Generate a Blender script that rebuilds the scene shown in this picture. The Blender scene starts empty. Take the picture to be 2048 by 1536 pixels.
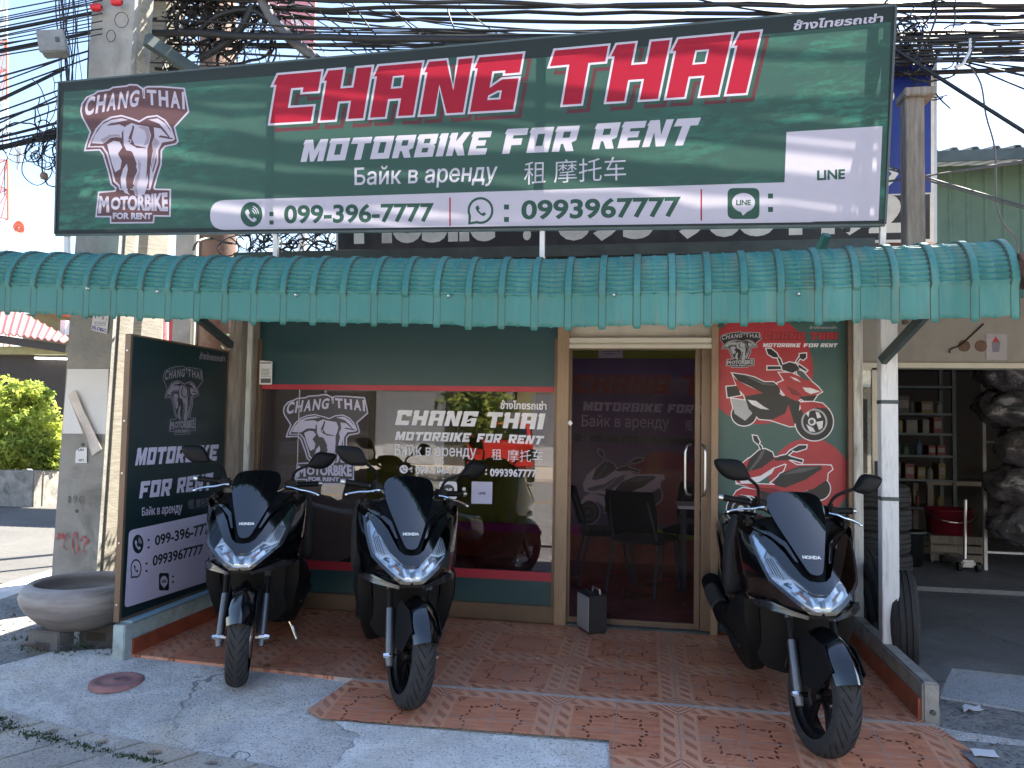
import bpy, bmesh, math, random
import numpy as np
from mathutils import Vector, Matrix, noise
from mathutils.geometry import delaunay_2d_cdt
R = math.radians
sc = bpy.context.scene
# ------------------------------------------------------------------ camera, sky, sun, exposure
FPX, CXP, CYP, CAMH = 1538.0, 1024.0, 768.0, 1.41
_dy = Vector((271, 82, FPX)).normalized()
_up = Vector((526, -28770, FPX)).normalized(); _up = (_up - _dy * _up.dot(_dy)).normalized()
_dx = _dy.cross(_up)
def _w(v): return Vector((_dx.dot(v), _dy.dot(v), _up.dot(v)))
cam = bpy.data.cameras.new('camera'); camo = bpy.data.objects.new('camera', cam); sc.collection.objects.link(camo)
_r, _u, _b = _w(Vector((1, 0, 0))), _w(Vector((0, -1, 0))), _w(Vector((0, 0, -1)))
camo.matrix_world = Matrix(((_r.x, _u.x, _b.x, 0), (_r.y, _u.y, _b.y, 0), (_r.z, _u.z, _b.z, CAMH), (0, 0, 0, 1)))
cam.sensor_width = 36; cam.lens = FPX / 2048 * 36; cam.clip_start = .05; cam.clip_end = 3000
sc.camera = camo
SUN_EL, SUN_AZ = R(54), R(36)          # azimuth measured from +Y towards +X
sd = Vector((math.sin(SUN_AZ) * math.cos(SUN_EL), math.cos(SUN_AZ) * math.cos(SUN_EL), math.sin(SUN_EL)))
w = bpy.data.worlds.new('World'); sc.world = w; w.use_nodes = True
nt = w.node_tree; bg = nt.nodes['Background']
sky = nt.nodes.new('ShaderNodeTexSky'); sky.sky_type = 'NISHITA'; sky.sun_disc = False
sky.sun_elevation = SUN_EL; sky.sun_rotation = SUN_AZ; sky.dust_density = .6; sky.air_density = 1.0; sky.ozone_density = 1.0
nt.links.new(sky.outputs[0], bg.inputs[0]); bg.inputs[1].default_value = .07
sl = bpy.data.lights.new('sun', 'SUN'); sl.energy = 4.4; sl.angle = R(.55); sl.color = (1, .92, .79)
so = bpy.data.objects.new('sun', sl); sc.collection.objects.link(so); so.rotation_euler = sd.to_track_quat('Z', 'Y').to_euler()
sc.view_settings.view_transform = 'Standard'; sc.view_settings.look = 'None'; sc.view_settings.gamma = 1
sc.view_settings.exposure = 2.6
sc.cycles.max_bounces = 8; sc.cycles.transparent_max_bounces = 16
# ------------------------------------------------------------------ measuring helpers (photo pixel -> point on a plane of the place)
def ray(px, py): return _w(Vector((px - CXP, py - CYP, FPX)))
CAMP = Vector((0, 0, CAMH))
def onY(px, py, Y): d = ray(px, py); return CAMP + d * (Y / d.y)
def onX(px, py, X): d = ray(px, py); return CAMP + d * (X / d.x)
def onZ(px, py, Z=0): d = ray(px, py); return CAMP + d * ((Z - CAMH) / d.z)
def onP(px, py, p0, n): d = ray(px, py); return CAMP + d * ((p0 - CAMP).dot(n) / d.dot(n))
# ------------------------------------------------------------------ object helpers
COL = sc.collection
def V(*a): return Vector(a)
def lerp(a, b, t): return a + (b - a) * t
def interp(tab, x):
    if x <= tab[0][0]: return tab[0][1]
    for (a, p), (b, q) in zip(tab, tab[1:]):
        if x <= b: return lerp(p, q, (x - a) / (b - a))
    return tab[-1][1]
def sinterp(tab, x):
    """smooth (Catmull) interpolation through a table"""
    n = len(tab)
    if x <= tab[0][0]: return tab[0][1]
    if x >= tab[-1][0]: return tab[-1][1]
    for i in range(n - 1):
        if x <= tab[i + 1][0]:
            x0, y0 = tab[i]; x1, y1 = tab[i + 1]
            m0 = (y1 - tab[i - 1][1]) / (x1 - tab[i - 1][0]) if i > 0 else (y1 - y0) / (x1 - x0)
            m1 = (tab[i + 2][1] - y0) / (tab[i + 2][0] - x0) if i + 2 < n else (y1 - y0) / (x1 - x0)
            h = x1 - x0; t = (x - x0) / h
            return (2*t**3 - 3*t*t + 1) * y0 + (t**3 - 2*t*t + t) * h * m0 + (3*t*t - 2*t**3) * y1 + (t**3 - t*t) * h * m1
def tag(o, label=None, cat=None, group=None, kind=None):
    if label: o['label'] = label
    if cat: o['category'] = cat
    if group: o['group'] = group
    if kind: o['kind'] = kind
    return o
def thing(name, label, cat, loc=(0, 0, 0), group=None, rz=0):
    o = bpy.data.objects.new(name, None); COL.objects.link(o); o.location = loc; o.rotation_euler = (0, 0, rz)
    o.empty_display_size = .1
    return tag(o, label, cat, group)
def clone(root, **kw):
    def cp(o, par):
        c = o.copy(); COL.objects.link(c)
        if par: c.parent = par
        for ch in list(o.children): cp(ch, c)
        return c
    return cp(root, None)
def linkmesh(name, me, mats, parent=None, smooth=False):
    o = bpy.data.objects.new(name, me); COL.objects.link(o)
    if not isinstance(mats, (list, tuple)): mats = [mats]
    for m in mats: me.materials.append(m)
    if smooth:
        me.polygons.foreach_set('use_smooth', [True] * len(me.polygons))
    if parent:
        o.parent = parent
        if parent.type == 'EMPTY' and parent.get('_w', 0):
            pass
    return o
class MB:
    """collects shapes, then links them as ONE mesh object; coordinates are world, made local to the parent on build"""
    def __init__(s): s.v = []; s.f = []; s.m = []
    def add(s, vs, fs, m=0):
        b = len(s.v); s.v += [Vector(p) for p in vs]; s.f += [[b + i for i in f] for f in fs]; s.m += [m] * len(fs); return s
    def box(s, a, b, m=0, bev=0, M=None):
        x0, x1 = sorted((a[0], b[0])); y0, y1 = sorted((a[1], b[1])); z0, z1 = sorted((a[2], b[2]))
        e = min(bev, (x1-x0)*.45, (y1-y0)*.45, (z1-z0)*.45)
        if e <= 0:
            vs = [V(x, y, z) for z in (z0, z1) for y in (y0, y1) for x in (x0, x1)]
            fs = [(0, 2, 3, 1), (4, 5, 7, 6), (0, 1, 5, 4), (2, 6, 7, 3), (0, 4, 6, 2), (1, 3, 7, 5)]
        else:
            bm = bmesh.new(); bmesh.ops.create_cube(bm, size=1)
            for q in bm.verts: q.co = V(lerp(x0, x1, q.co.x + .5), lerp(y0, y1, q.co.y + .5), lerp(z0, z1, q.co.z + .5))
            bmesh.ops.bevel(bm, geom=bm.edges[:], offset=e, segments=2, affect='EDGES')
            bm.verts.index_update(); vs = [q.co.copy() for q in bm.verts]; fs = [[q.index for q in f.verts] for f in bm.faces]; bm.free()
        if M: vs = [M @ q for q in vs]
        return s.add(vs, fs, m)
    def bar(s, p, q, wx, wy, m=0, up=(0, 0, 1), bev=0):
        p, q = Vector(p), Vector(q); d = q - p; L = d.length; d.normalize(); u = Vector(up)
        if abs(d.dot(u)) > .95: u = V(0, 1, 0)
        x = d.cross(u).normalized(); y = x.cross(d)
        M = Matrix((( x.x, y.x, d.x, p.x), (x.y, y.y, d.y, p.y), (x.z, y.z, d.z, p.z), (0, 0, 0, 1)))
        return s.box((-wx/2, -wy/2, 0), (wx/2, wy/2, L), m, bev, M)
    def tube(s, pts, r, n=8, m=0, cap=True):
        pts = [Vector(p) for p in pts]; N = len(pts); rs = r if isinstance(r, (list, tuple)) else [r] * N
        vs = []; fs = []; t0 = (pts[1] - pts[0]).normalized(); u = t0.orthogonal().normalized()
        for i, p in enumerate(pts):
            t = (pts[min(i+1, N-1)] - pts[max(i-1, 0)])
            t = t.normalized() if t.length > 1e-9 else t0
            u = (u - t * u.dot(t)); u = u.normalized() if u.length > 1e-6 else t.orthogonal().normalized(); w_ = t.cross(u)
            for k in range(n):
                a = 2 * math.pi * k / n; vs.append(p + (u * math.cos(a) + w_ * math.sin(a)) * rs[i])
        for i in range(N - 1):
            for k in range(n): fs.append((i*n+k, i*n+(k+1) % n, (i+1)*n+(k+1) % n, (i+1)*n+k))
        if cap: fs.append(tuple(range(n-1, -1, -1))); fs.append(tuple((N-1)*n+k for k in range(n)))
        return s.add(vs, fs, m)
    def cyl(s, p, q, r, n=16, m=0, r2=None): return s.tube([p, q], [r, r if r2 is None else r2], n, m)
    def lathe(s, prof, c=(0, 0, 0), axis='z', n=32, m=0, closed=False):
        c = Vector(c); vs = []; fs = []; L = len(prof)
        for k in range(n):
            a = 2 * math.pi * k / n; ca, sa = math.cos(a), math.sin(a)
            for r, h in prof:
                vs.append(c + (V(r*ca, r*sa, h) if axis == 'z' else V(h, r*ca, r*sa) if axis == 'x' else V(r*ca, h, r*sa)))
        for k in range(n):
            for i in range(L if closed else L - 1):
                j = (i + 1) % L; k2 = (k + 1) % n
                fs.append((k*L+i, k2*L+i, k2*L+j, k*L+j))
        return s.add(vs, fs, m)
    def grid(s, rows, m=0, close=False):
        n = len(rows[0]); vs = [p for r in rows for p in r]; fs = []
        for i in range(len(rows) - 1):
            for k in range(n if close else n - 1): fs.append((i*n+k, i*n+(k+1) % n, (i+1)*n+(k+1) % n, (i+1)*n+k))
        return s.add(vs, fs, m)
    def prism(s, poly, f0, f1, m=0):
        """poly: 2D points; f0, f1 map them to the two end caps"""
        n = len(poly); vs = [f0(*p) for p in poly] + [f1(*p) for p in poly]
        fs = [tuple(range(n-1, -1, -1)), tuple(range(n, 2*n))] + [(k, (k+1) % n, n+(k+1) % n, n+k) for k in range(n)]
        return s.add(vs, fs, m)
    def quad(s, a, b, c, d, m=0): return s.add([a, b, c, d], [(0, 1, 2, 3)], m)
    def build(s, name, mats, parent=None, smooth=False, auto=None, fix=True, local=False):
        me = bpy.data.meshes.new(name)
        off = V(0, 0, 0)
        if parent is not None and not local:
            p = parent
            while p: off += p.location; p = p.parent
        me.from_pydata([q - off for q in s.v], [], s.f); me.polygons.foreach_set('material_index', s.m)
        if fix:
            bm = bmesh.new(); bm.from_mesh(me); bmesh.ops.recalc_face_normals(bm, faces=bm.faces[:]); bm.to_mesh(me); bm.free()
        me.update()
        o = linkmesh(name, me, mats, parent, smooth or auto is not None)
        if auto is not None:
            try: me.set_sharp_from_angle(angle=R(auto))
            except Exception: pass
        return o
def thick(o, t, off=-1):
    """gives an open sheet real thickness (off -1: against the normal, 0: both sides, 1: along it)"""
    me = o.data; bm = bmesh.new(); bm.from_mesh(me); bm.normal_update(); vs = list(bm.verts); fs = list(bm.faces)
    nn = {v: v.normal.copy() for v in vs}; a, b = {-1: (0, -t), 0: (t / 2, -t / 2), 1: (t, 0)}[off]
    bd = [(e.verts[0], e.verts[1], e.link_faces[0]) for e in bm.edges if len(e.link_faces) == 1]
    dup = {v: bm.verts.new(v.co + nn[v] * b) for v in vs}
    for v in vs: v.co = v.co + nn[v] * a
    for f in fs:
        g = bm.faces.new([dup[v] for v in reversed(f.verts)]); g.material_index = f.material_index; g.smooth = f.smooth
    for p, q, f in bd:
        ls = [l.vert for l in f.loops]; i = ls.index(p)
        if ls[(i + 1) % len(ls)] == q: p, q = q, p
        g = bm.faces.new((p, q, dup[q], dup[p])); g.material_index = f.material_index; g.smooth = f.smooth
    bm.normal_update(); bm.to_mesh(me); bm.free(); me.update()
    try: me.set_sharp_from_angle(angle=R(42))
    except Exception: pass
    return o
# ------------------------------------------------------------------ flat art: polygons in layers, cut into ONE planar sheet
def area2(p): return sum(p[i-1][0] * p[i][1] - p[i][0] * p[i-1][1] for i in range(len(p))) / 2
def sheet(name, layers, fmap, mats, parent=None, refine=0, local=False, smooth=False, eps=1e-4, flip=False):
    verts = []; faces = []; meta = []; sgn = []
    for li, (mi, rule, loops) in enumerate(layers):
        for lp in loops:
            if len(lp) < 3 or abs(area2(lp)) < 1e-9: continue
            sgn.append(1 if area2(lp) > 0 else -1)
            if area2(lp) < 0: lp = lp[::-1]
            b = len(verts); verts += [Vector((p[0], p[1])) for p in lp]; faces.append(list(range(b, b + len(lp)))); meta.append(li)
    if refine:
        xs = [p.x for p in verts]; ys = [p.y for p in verts]
        nx = int((max(xs) - min(xs)) / refine) + 1; ny = int((max(ys) - min(ys)) / refine) + 1
        bv = np.array([(p.x, p.y) for p in verts])
        for i in range(nx + 1):
            for j in range(ny + 1):
                c_ = (min(xs) + (i + .37) * refine, min(ys) + (j + .41 + .5 * (i % 2)) * refine)
                if np.min((bv[:, 0] - c_[0]) ** 2 + (bv[:, 1] - c_[1]) ** 2) < (refine * .45) ** 2: continue
                verts.append(Vector(c_))
    ov, oe, of, a_, b_, orf = delaunay_2d_cdt(verts, [], faces, 0, eps, False)
    cen = np.array([[sum(ov[i].x for i in f) / len(f), sum(ov[i].y for i in f) / len(f)] for f in of])
    topl = np.full(len(of), -1); cur = -1; acc = np.zeros(len(of), int); fi = 0
    def flush(li):
        if li < 0: return
        hit = (acc % 2 == 1) if layers[li][1] == 'odd' else (acc != 0)
        topl[hit] = li; acc[:] = 0
    for f, li, sg in zip(faces, meta, sgn):
        if li != cur: flush(cur); cur = li
        P = np.array([[verts[i].x, verts[i].y] for i in f]); lo = P.min(0); hi = P.max(0)
        ix = np.nonzero((cen[:, 0] >= lo[0]) & (cen[:, 0] <= hi[0]) & (cen[:, 1] >= lo[1]) & (cen[:, 1] <= hi[1]))[0]
        if not len(ix): continue
        c = cen[ix]; ins = np.zeros(len(ix), bool)
        for p, q in zip(P, np.roll(P, -1, 0)):
            if p[1] == q[1]: continue
            ins ^= ((p[1] > c[:, 1]) != (q[1] > c[:, 1])) & (c[:, 0] < (q[0] - p[0]) * (c[:, 1] - p[1]) / (q[1] - p[1]) + p[0])
        acc[ix] += ins.astype(int) * (sg if layers[li][1] == 'wind' else 1)
    flush(cur)
    keep = []; mi_ = []; used = {}; vs = []
    off = V(0, 0, 0)
    if parent is not None and not local:
        p = parent
        while p: off += p.location; p = p.parent
    for f, top in zip(of, topl):
        if top < 0 or layers[top][0] is None: continue
        if len(f) < 3: continue
        ff = []
        for q in f:
            if q not in used: used[q] = len(vs); vs.append(fmap(ov[q].x, ov[q].y) - off)
            ff.append(used[q])
        keep.append(ff[::-1] if flip else ff); mi_.append(layers[top][0])
    me = bpy.data.meshes.new(name); me.from_pydata(vs, [], keep); me.polygons.foreach_set('material_index', mi_); me.update()
    return linkmesh(name, me, mats, parent, smooth)
_tc = {}
def dedup(lp):
    out = []
    for p in lp:
        if not out or (p[0] - out[-1][0]) ** 2 + (p[1] - out[-1][1]) ** 2 > 4e-6: out.append(p)
    return out
def texttris(body, bold=0., res=4):
    k = (body, bold, res)
    if k in _tc: return _tc[k]
    c = bpy.data.curves.new('t', 'FONT'); c.body = body; c.size = 1; c.offset = bold; c.resolution_u = res; c.fill_mode = 'NONE'
    o = bpy.data.objects.new('t', c); me = bpy.data.meshes.new_from_object(o)
    vs = [(q.co.x, q.co.y) for q in me.vertices]
    out = []; seen = set()
    adj = {}
    for e in me.edges:
        adj.setdefault(e.vertices[0], []).append(e.vertices[1]); adj.setdefault(e.vertices[1], []).append(e.vertices[0])
    for s0 in sorted(adj):                      # outlines: vertices are numbered along each loop
        if s0 in seen: continue
        lp = [s0]; seen.add(s0); cur = s0
        while True:
            nb = [q for q in adj[cur] if q not in seen]
            if not nb: break
            cur = min(nb, key=lambda q: abs(q - cur - 1)) if len(lp) > 1 or (s0 + 1) not in nb else s0 + 1
            seen.add(cur); lp.append(cur)
        if len(lp) > 2: out.append([vs[i] for i in lp])
    if bold:                                    # heavier stems: outer loops grow, counters shrink
        out = [dedup(lp) for lp in out]; big = max(out, key=lambda l: abs(area2(l))); sg = 1 if area2(big) > 0 else -1; new = []
        for lp in out:
            a_ = area2(lp); q = offset(lp, bold if a_ * sg > 0 else -bold)
            new.append(q if (area2(q) > 0) == (a_ > 0) else q[::-1])
        out = new
    al = [p for lp in out for p in lp]; x0 = min(p[0] for p in al); x1 = max(p[0] for p in al); y0 = min(p[1] for p in al); y1 = max(p[1] for p in al)
    out = [[((x - x0) / (x1 - x0), (y - y0) / (y1 - y0)) for x, y in lp] for lp in out]
    bpy.data.objects.remove(o); bpy.data.curves.remove(c); bpy.data.meshes.remove(me)
    _tc[k] = out; return out
def bil(q, u, v):
    bl, br, tr, tl = q
    return tuple((1-u)*(1-v)*bl[i] + u*(1-v)*br[i] + u*v*tr[i] + (1-u)*v*tl[i] for i in (0, 1))
def text(body, q, bold=0., res=4): return [[bil(q, *p) for p in t] for t in texttris(body, bold, res)]
def rect(x0, y0, x1, y1): return [(x0, y0), (x1, y0), (x1, y1), (x0, y1)]
def box4(x0, x1, yt0, yb0, yt1=None, yb1=None, sl=0):
    """text box: left x, right x, top/bottom y at the left and at the right, slant in px"""
    yt1 = yt0 if yt1 is None else yt1; yb1 = yb0 if yb1 is None else yb1
    return [(x0, yb0), (x1 - sl, yb1), (x1, yt1), (x0 + sl, yt0)]
def circ(x, y, r, n=28, ry=None, a0=0): return [(x + r*math.cos(a0 + 2*math.pi*k/n), y + (ry or r)*math.sin(a0 + 2*math.pi*k/n)) for k in range(n)]
def rrect(q, r, n=5):
    """rounded quad"""
    out = []
    for i in range(4):
        p = Vector(q[i]); a = Vector(q[i-1]); b = Vector(q[(i+1) % 4])
        s = p + (a - p).normalized() * r; e = p + (b - p).normalized() * r
        for k in range(n + 1):
            t = k / n; out.append(tuple(s * (1-t)**2 + p * 2*t*(1-t) + e * t*t))
    return out
def offset(poly, d):
    if area2(poly) < 0: poly = poly[::-1]
    n = len(poly); out = []
    for i in range(n):
        p0, p1, p2 = (Vector(poly[i-1]), Vector(poly[i]), Vector(poly[(i+1) % n]))
        a = (p1 - p0).normalized(); b = (p2 - p1).normalized(); na = Vector((a.y, -a.x)); nb = Vector((b.y, -b.x))
        m = na + nb; L = m.length
        if L < .2: out.append(tuple(p1 + na * d)); continue
        m /= L; out.append(tuple(p1 + m * min(d / max(m.dot(na), .35), 2.2 * abs(d)) if d > 0 else p1 + m * d / max(m.dot(na), .45)))
    return out
SP = [(0, 1), (-.07, .8), (0, .8)]
GL = {
 'C': (1, [[(0,0),(.95,0),(.95,.3),(.36,.3),(.36,.7),(.64,.7),(.64,.6),(1,.6),(1,1)]+SP]),
 'H': (1, [[(0,0),(.35,0),(.35,.36),(.65,.36),(.65,0),(1,0),(1,1),(.65,1),(.65,.62),(.35,.62),(.35,1)]+SP]),
 'A': (1, [[(0,0),(.35,0),(.35,.34),(.65,.34),(.65,0),(1,0),(1,1)]+SP, rect(.37,.54,.63,.78)]),
 'N': (1, [[(0,0),(.33,0),(.33,.55),(.62,0),(1,0),(1,1),(.68,1),(.68,.42),(.4,1)]+SP]),
 'G': (1, [[(0,0),(1,0),(1,.56),(.62,.56),(.36,.42),(.36,.72),(.66,.72),(.66,.66),(1,.66),(1,1)]+SP, [(.36,.2),(.66,.2),(.66,.36),(.56,.36),(.36,.28)]]),
 'T': (1, [[(.32,0),(.68,0),(.68,.72),(1,.72),(1,1),(0,1),(-.05,.72),(.32,.72)]]),
 'I': (.38, [[(0,0),(.38,0),(.38,1)]+SP]),
 'M': (1.2, [[(0,0),(.32,0),(.32,.5),(.5,0),(.7,0),(.88,.5),(.88,0),(1.2,0),(1.2,1),(.8,1),(.6,.5),(.4,1)]+SP]),
 'O': (1, [[(0,0),(1,0),(1,1)]+SP, rect(.34,.26,.66,.74)]),
 'R': (1, [[(0,0),(.34,0),(.34,.3),(.44,.3),(.64,0),(1,0),(.8,.34),(1,.42),(1,1)]+SP, rect(.34,.54,.66,.78)]),
 'B': (1, [[(0,0),(1,0),(1,.46),(.9,.52),(1,.58),(1,1)]+SP, rect(.34,.2,.66,.4), rect(.34,.6,.66,.8)]),
 'K': (1, [[(0,0),(.34,0),(.34,.36),(.62,0),(1,0),(.72,.5),(1,1),(.64,1),(.34,.62),(.34,1)]+SP]),
 'E': (.95, [[(0,0),(.95,0),(.95,.27),(.34,.27),(.34,.39),(.78,.39),(.78,.62),(.34,.62),(.34,.74),(.95,.74),(.95,1)]+SP]),
 'F': (.95, [[(0,0),(.34,0),(.34,.34),(.78,.34),(.78,.6),(.34,.6),(.34,.73),(.95,.73),(.95,1)]+SP]),
}
def block(word, q, gap=.16):
    """slanted block lettering; returns loops per letter in art coordinates"""
    tot = sum(GL[c][0] for c in word) + gap * (len(word) - 1); x = 0; out = []
    for c in word:
        wd, lps = GL[c]
        out.append([[bil(q, (x + px) / tot, py) for px, py in lp] for lp in lps]); x += wd + gap
    return out
def flat(gl): return [lp for g in gl for lp in g]
# ------------------------------------------------------------------ materials
class X:
    """arithmetic on shader sockets"""
    nt = None
    def __init__(s, v): s.v = v
    def _op(s, op, *o):
        n = X.nt.nodes.new('ShaderNodeMath'); n.operation = op
        for i, q in enumerate((s,) + o):
            q = q.v if isinstance(q, X) else q
            if isinstance(q, (int, float)): n.inputs[i].default_value = q
            else: X.nt.links.new(q, n.inputs[i])
        return X(n.outputs[0])
    def __add__(s, o): return s._op('ADD', o)
    def __radd__(s, o): return s._op('ADD', o)
    def __sub__(s, o): return s._op('SUBTRACT', o)
    def __rsub__(s, o): return X(o)._op('SUBTRACT', s)
    def __mul__(s, o): return s._op('MULTIPLY', o)
    def __rmul__(s, o): return s._op('MULTIPLY', o)
    def __truediv__(s, o): return s._op('DIVIDE', o)
    def lt(s, o): return s._op('LESS_THAN', o)
    def gt(s, o): return s._op('GREATER_THAN', o)
    def abs(s): return s._op('ABSOLUTE')
    def frac(s): return s._op('FRACT')
    def floor(s): return s._op('FLOOR')
    def sin(s): return s._op('SINE')
    def min(s, o): return s._op('MINIMUM', o)
    def max(s, o): return s._op('MAXIMUM', o)
    def sqrt(s): return s._op('SQRT')
    def atan2(s, o): return s._op('ARCTAN2', o)
    def clamp(s): return s._op('MINIMUM', 1)._op('MAXIMUM', 0)
MATS = {}
def newmat(name):
    m = bpy.data.materials.new(name); m.use_nodes = True; MATS[name] = m
    return m, m.node_tree, m.node_tree.nodes['Principled BSDF']
def c4(c): return (c[0], c[1], c[2], 1)
def mixc(nt, fac, a, b):
    n = nt.nodes.new('ShaderNodeMix'); n.data_type = 'RGBA'
    for sock, val in ((n.inputs[0], fac), (n.inputs[6], a), (n.inputs[7], b)):
        val = val.v if isinstance(val, X) else val
        if isinstance(val, (tuple, list)): sock.default_value = c4(val)
        elif isinstance(val, (int, float)): sock.default_value = val
        else: nt.links.new(val, sock)
    return n.outputs[2]
def tnoise(nt, scale, detail=4, rough=.55, coord='w', stretch=None, dist=0):
    if coord == 'w':
        g = nt.nodes.new('ShaderNodeNewGeometry'); out = g.outputs['Position']
    else:
        g = nt.nodes.new('ShaderNodeTexCoord'); out = g.outputs['Object']
    if stretch:
        mp = nt.nodes.new('ShaderNodeMapping'); mp.inputs['Scale'].default_value = stretch; nt.links.new(out, mp.inputs[0]); out = mp.outputs[0]
    n = nt.nodes.new('ShaderNodeTexNoise'); n.inputs['Scale'].default_value = scale; n.inputs['Detail'].default_value = detail
    n.inputs['Roughness'].default_value = rough; n.inputs['Distortion'].default_value = dist; nt.links.new(out, n.inputs['Vector'])
    return n.outputs['Fac']
def ramp(nt, fac, stops):
    n = nt.nodes.new('ShaderNodeValToRGB'); e = n.color_ramp.elements
    while len(e) < len(stops): e.new(.5)
    for q, (p, c) in zip(e, stops): q.position = p; q.color = c4(c) if not isinstance(c, (int, float)) else (c, c, c, 1)
    nt.links.new(fac.v if isinstance(fac, X) else fac, n.inputs[0]); return n.outputs[0]
def bump(nt, p, h, strength=.3, dist=.01):
    b = nt.nodes.new('ShaderNodeBump'); b.inputs['Strength'].default_value = strength; b.inputs['Distance'].default_value = dist
    nt.links.new(h.v if isinstance(h, X) else h, b.inputs['Height']); nt.links.new(b.outputs[0], p.inputs['Normal'])
def mat(name, col, rough=.6, metal=0, var=.12, scale=6, bmp=0, bscale=60, coat=0, spec=.5, col2=None, dirt=None, dscale=2.5, damt=.5, coord='w', stretch=None):
    """Principled material with colour mottling, optional second dirt colour and bump"""
    m, nt, p = newmat(name)
    a = tuple(max(0, c * (1 - var)) for c in col); b = col2 or tuple(c * (1 + var) for c in col)
    out = mixc(nt, ramp(nt, tnoise(nt, scale, 5, .6, coord, stretch), [(.3, 0), (.7, 1)]), a, b)
    if dirt:
        out = mixc(nt, ramp(nt, tnoise(nt, dscale, 6, .65, coord, stretch, .6), [(.5 - .0, 0), (.5 + .25, damt)]), out, dirt)
    nt.links.new(out, p.inputs['Base Color'])
    p.inputs['Roughness'].default_value = rough; p.inputs['Metallic'].default_value = metal
    p.inputs['Coat Weight'].default_value = coat; p.inputs['Coat Roughness'].default_value = .04; p.inputs['Specular IOR Level'].default_value = spec
    if bmp: bump(nt, p, tnoise(nt, bscale, 5, .6, coord), bmp, .01)
    return m
def emis(name, col, s):
    m, nt, p = newmat(name); p.inputs['Base Color'].default_value = c4(col)
    p.inputs['Emission Color'].default_value = c4(col); p.inputs['Emission Strength'].default_value = s; return m
def vinyl(name, col, var=.06, trans=.35, scale=8, rough=.45):
    """backlit-able banner vinyl: diffuse plus real translucency"""
    m, nt, p = newmat(name)
    out = mixc(nt, tnoise(nt, scale, 5), tuple(c*(1-var) for c in col), tuple(c*(1+var) for c in col))
    nt.links.new(out, p.inputs['Base Color']); p.inputs['Roughness'].default_value = rough; p.inputs['Specular IOR Level'].default_value = .15
    t = nt.nodes.new('ShaderNodeBsdfTranslucent'); nt.links.new(out, t.inputs[0])
    mx = nt.nodes.new('ShaderNodeMixShader'); mx.inputs[0].default_value = trans
    nt.links.new(p.outputs[0], mx.inputs[1]); nt.links.new(t.outputs[0], mx.inputs[2])
    nt.links.new(mx.outputs[0], nt.nodes['Material Output'].inputs[0]); return m
def glassm(name, tint=(.9, .95, .95), base=.08, rough=.0, blend=.25):
    """thin pane: fresnel mix of mirror and tinted see-through"""
    m, nt, p = newmat(name); nt.nodes.remove(p)
    tr = nt.nodes.new('ShaderNodeBsdfTransparent'); tr.inputs[0].default_value = c4(tint)
    gl = nt.nodes.new('ShaderNodeBsdfGlossy'); gl.inputs['Roughness'].default_value = rough
    fr = nt.nodes.new('ShaderNodeLayerWeight'); fr.inputs[0].default_value = blend
    X.nt = nt; f = (X(fr.outputs['Fresnel']) * (1 - base) + base).clamp()
    mx = nt.nodes.new('ShaderNodeMixShader'); nt.links.new(f.v, mx.inputs[0]); nt.links.new(tr.outputs[0], mx.inputs[1]); nt.links.new(gl.outputs[0], mx.inputs[2])
    nt.links.new(mx.outputs[0], nt.nodes['Material Output'].inputs[0]); return m
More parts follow.
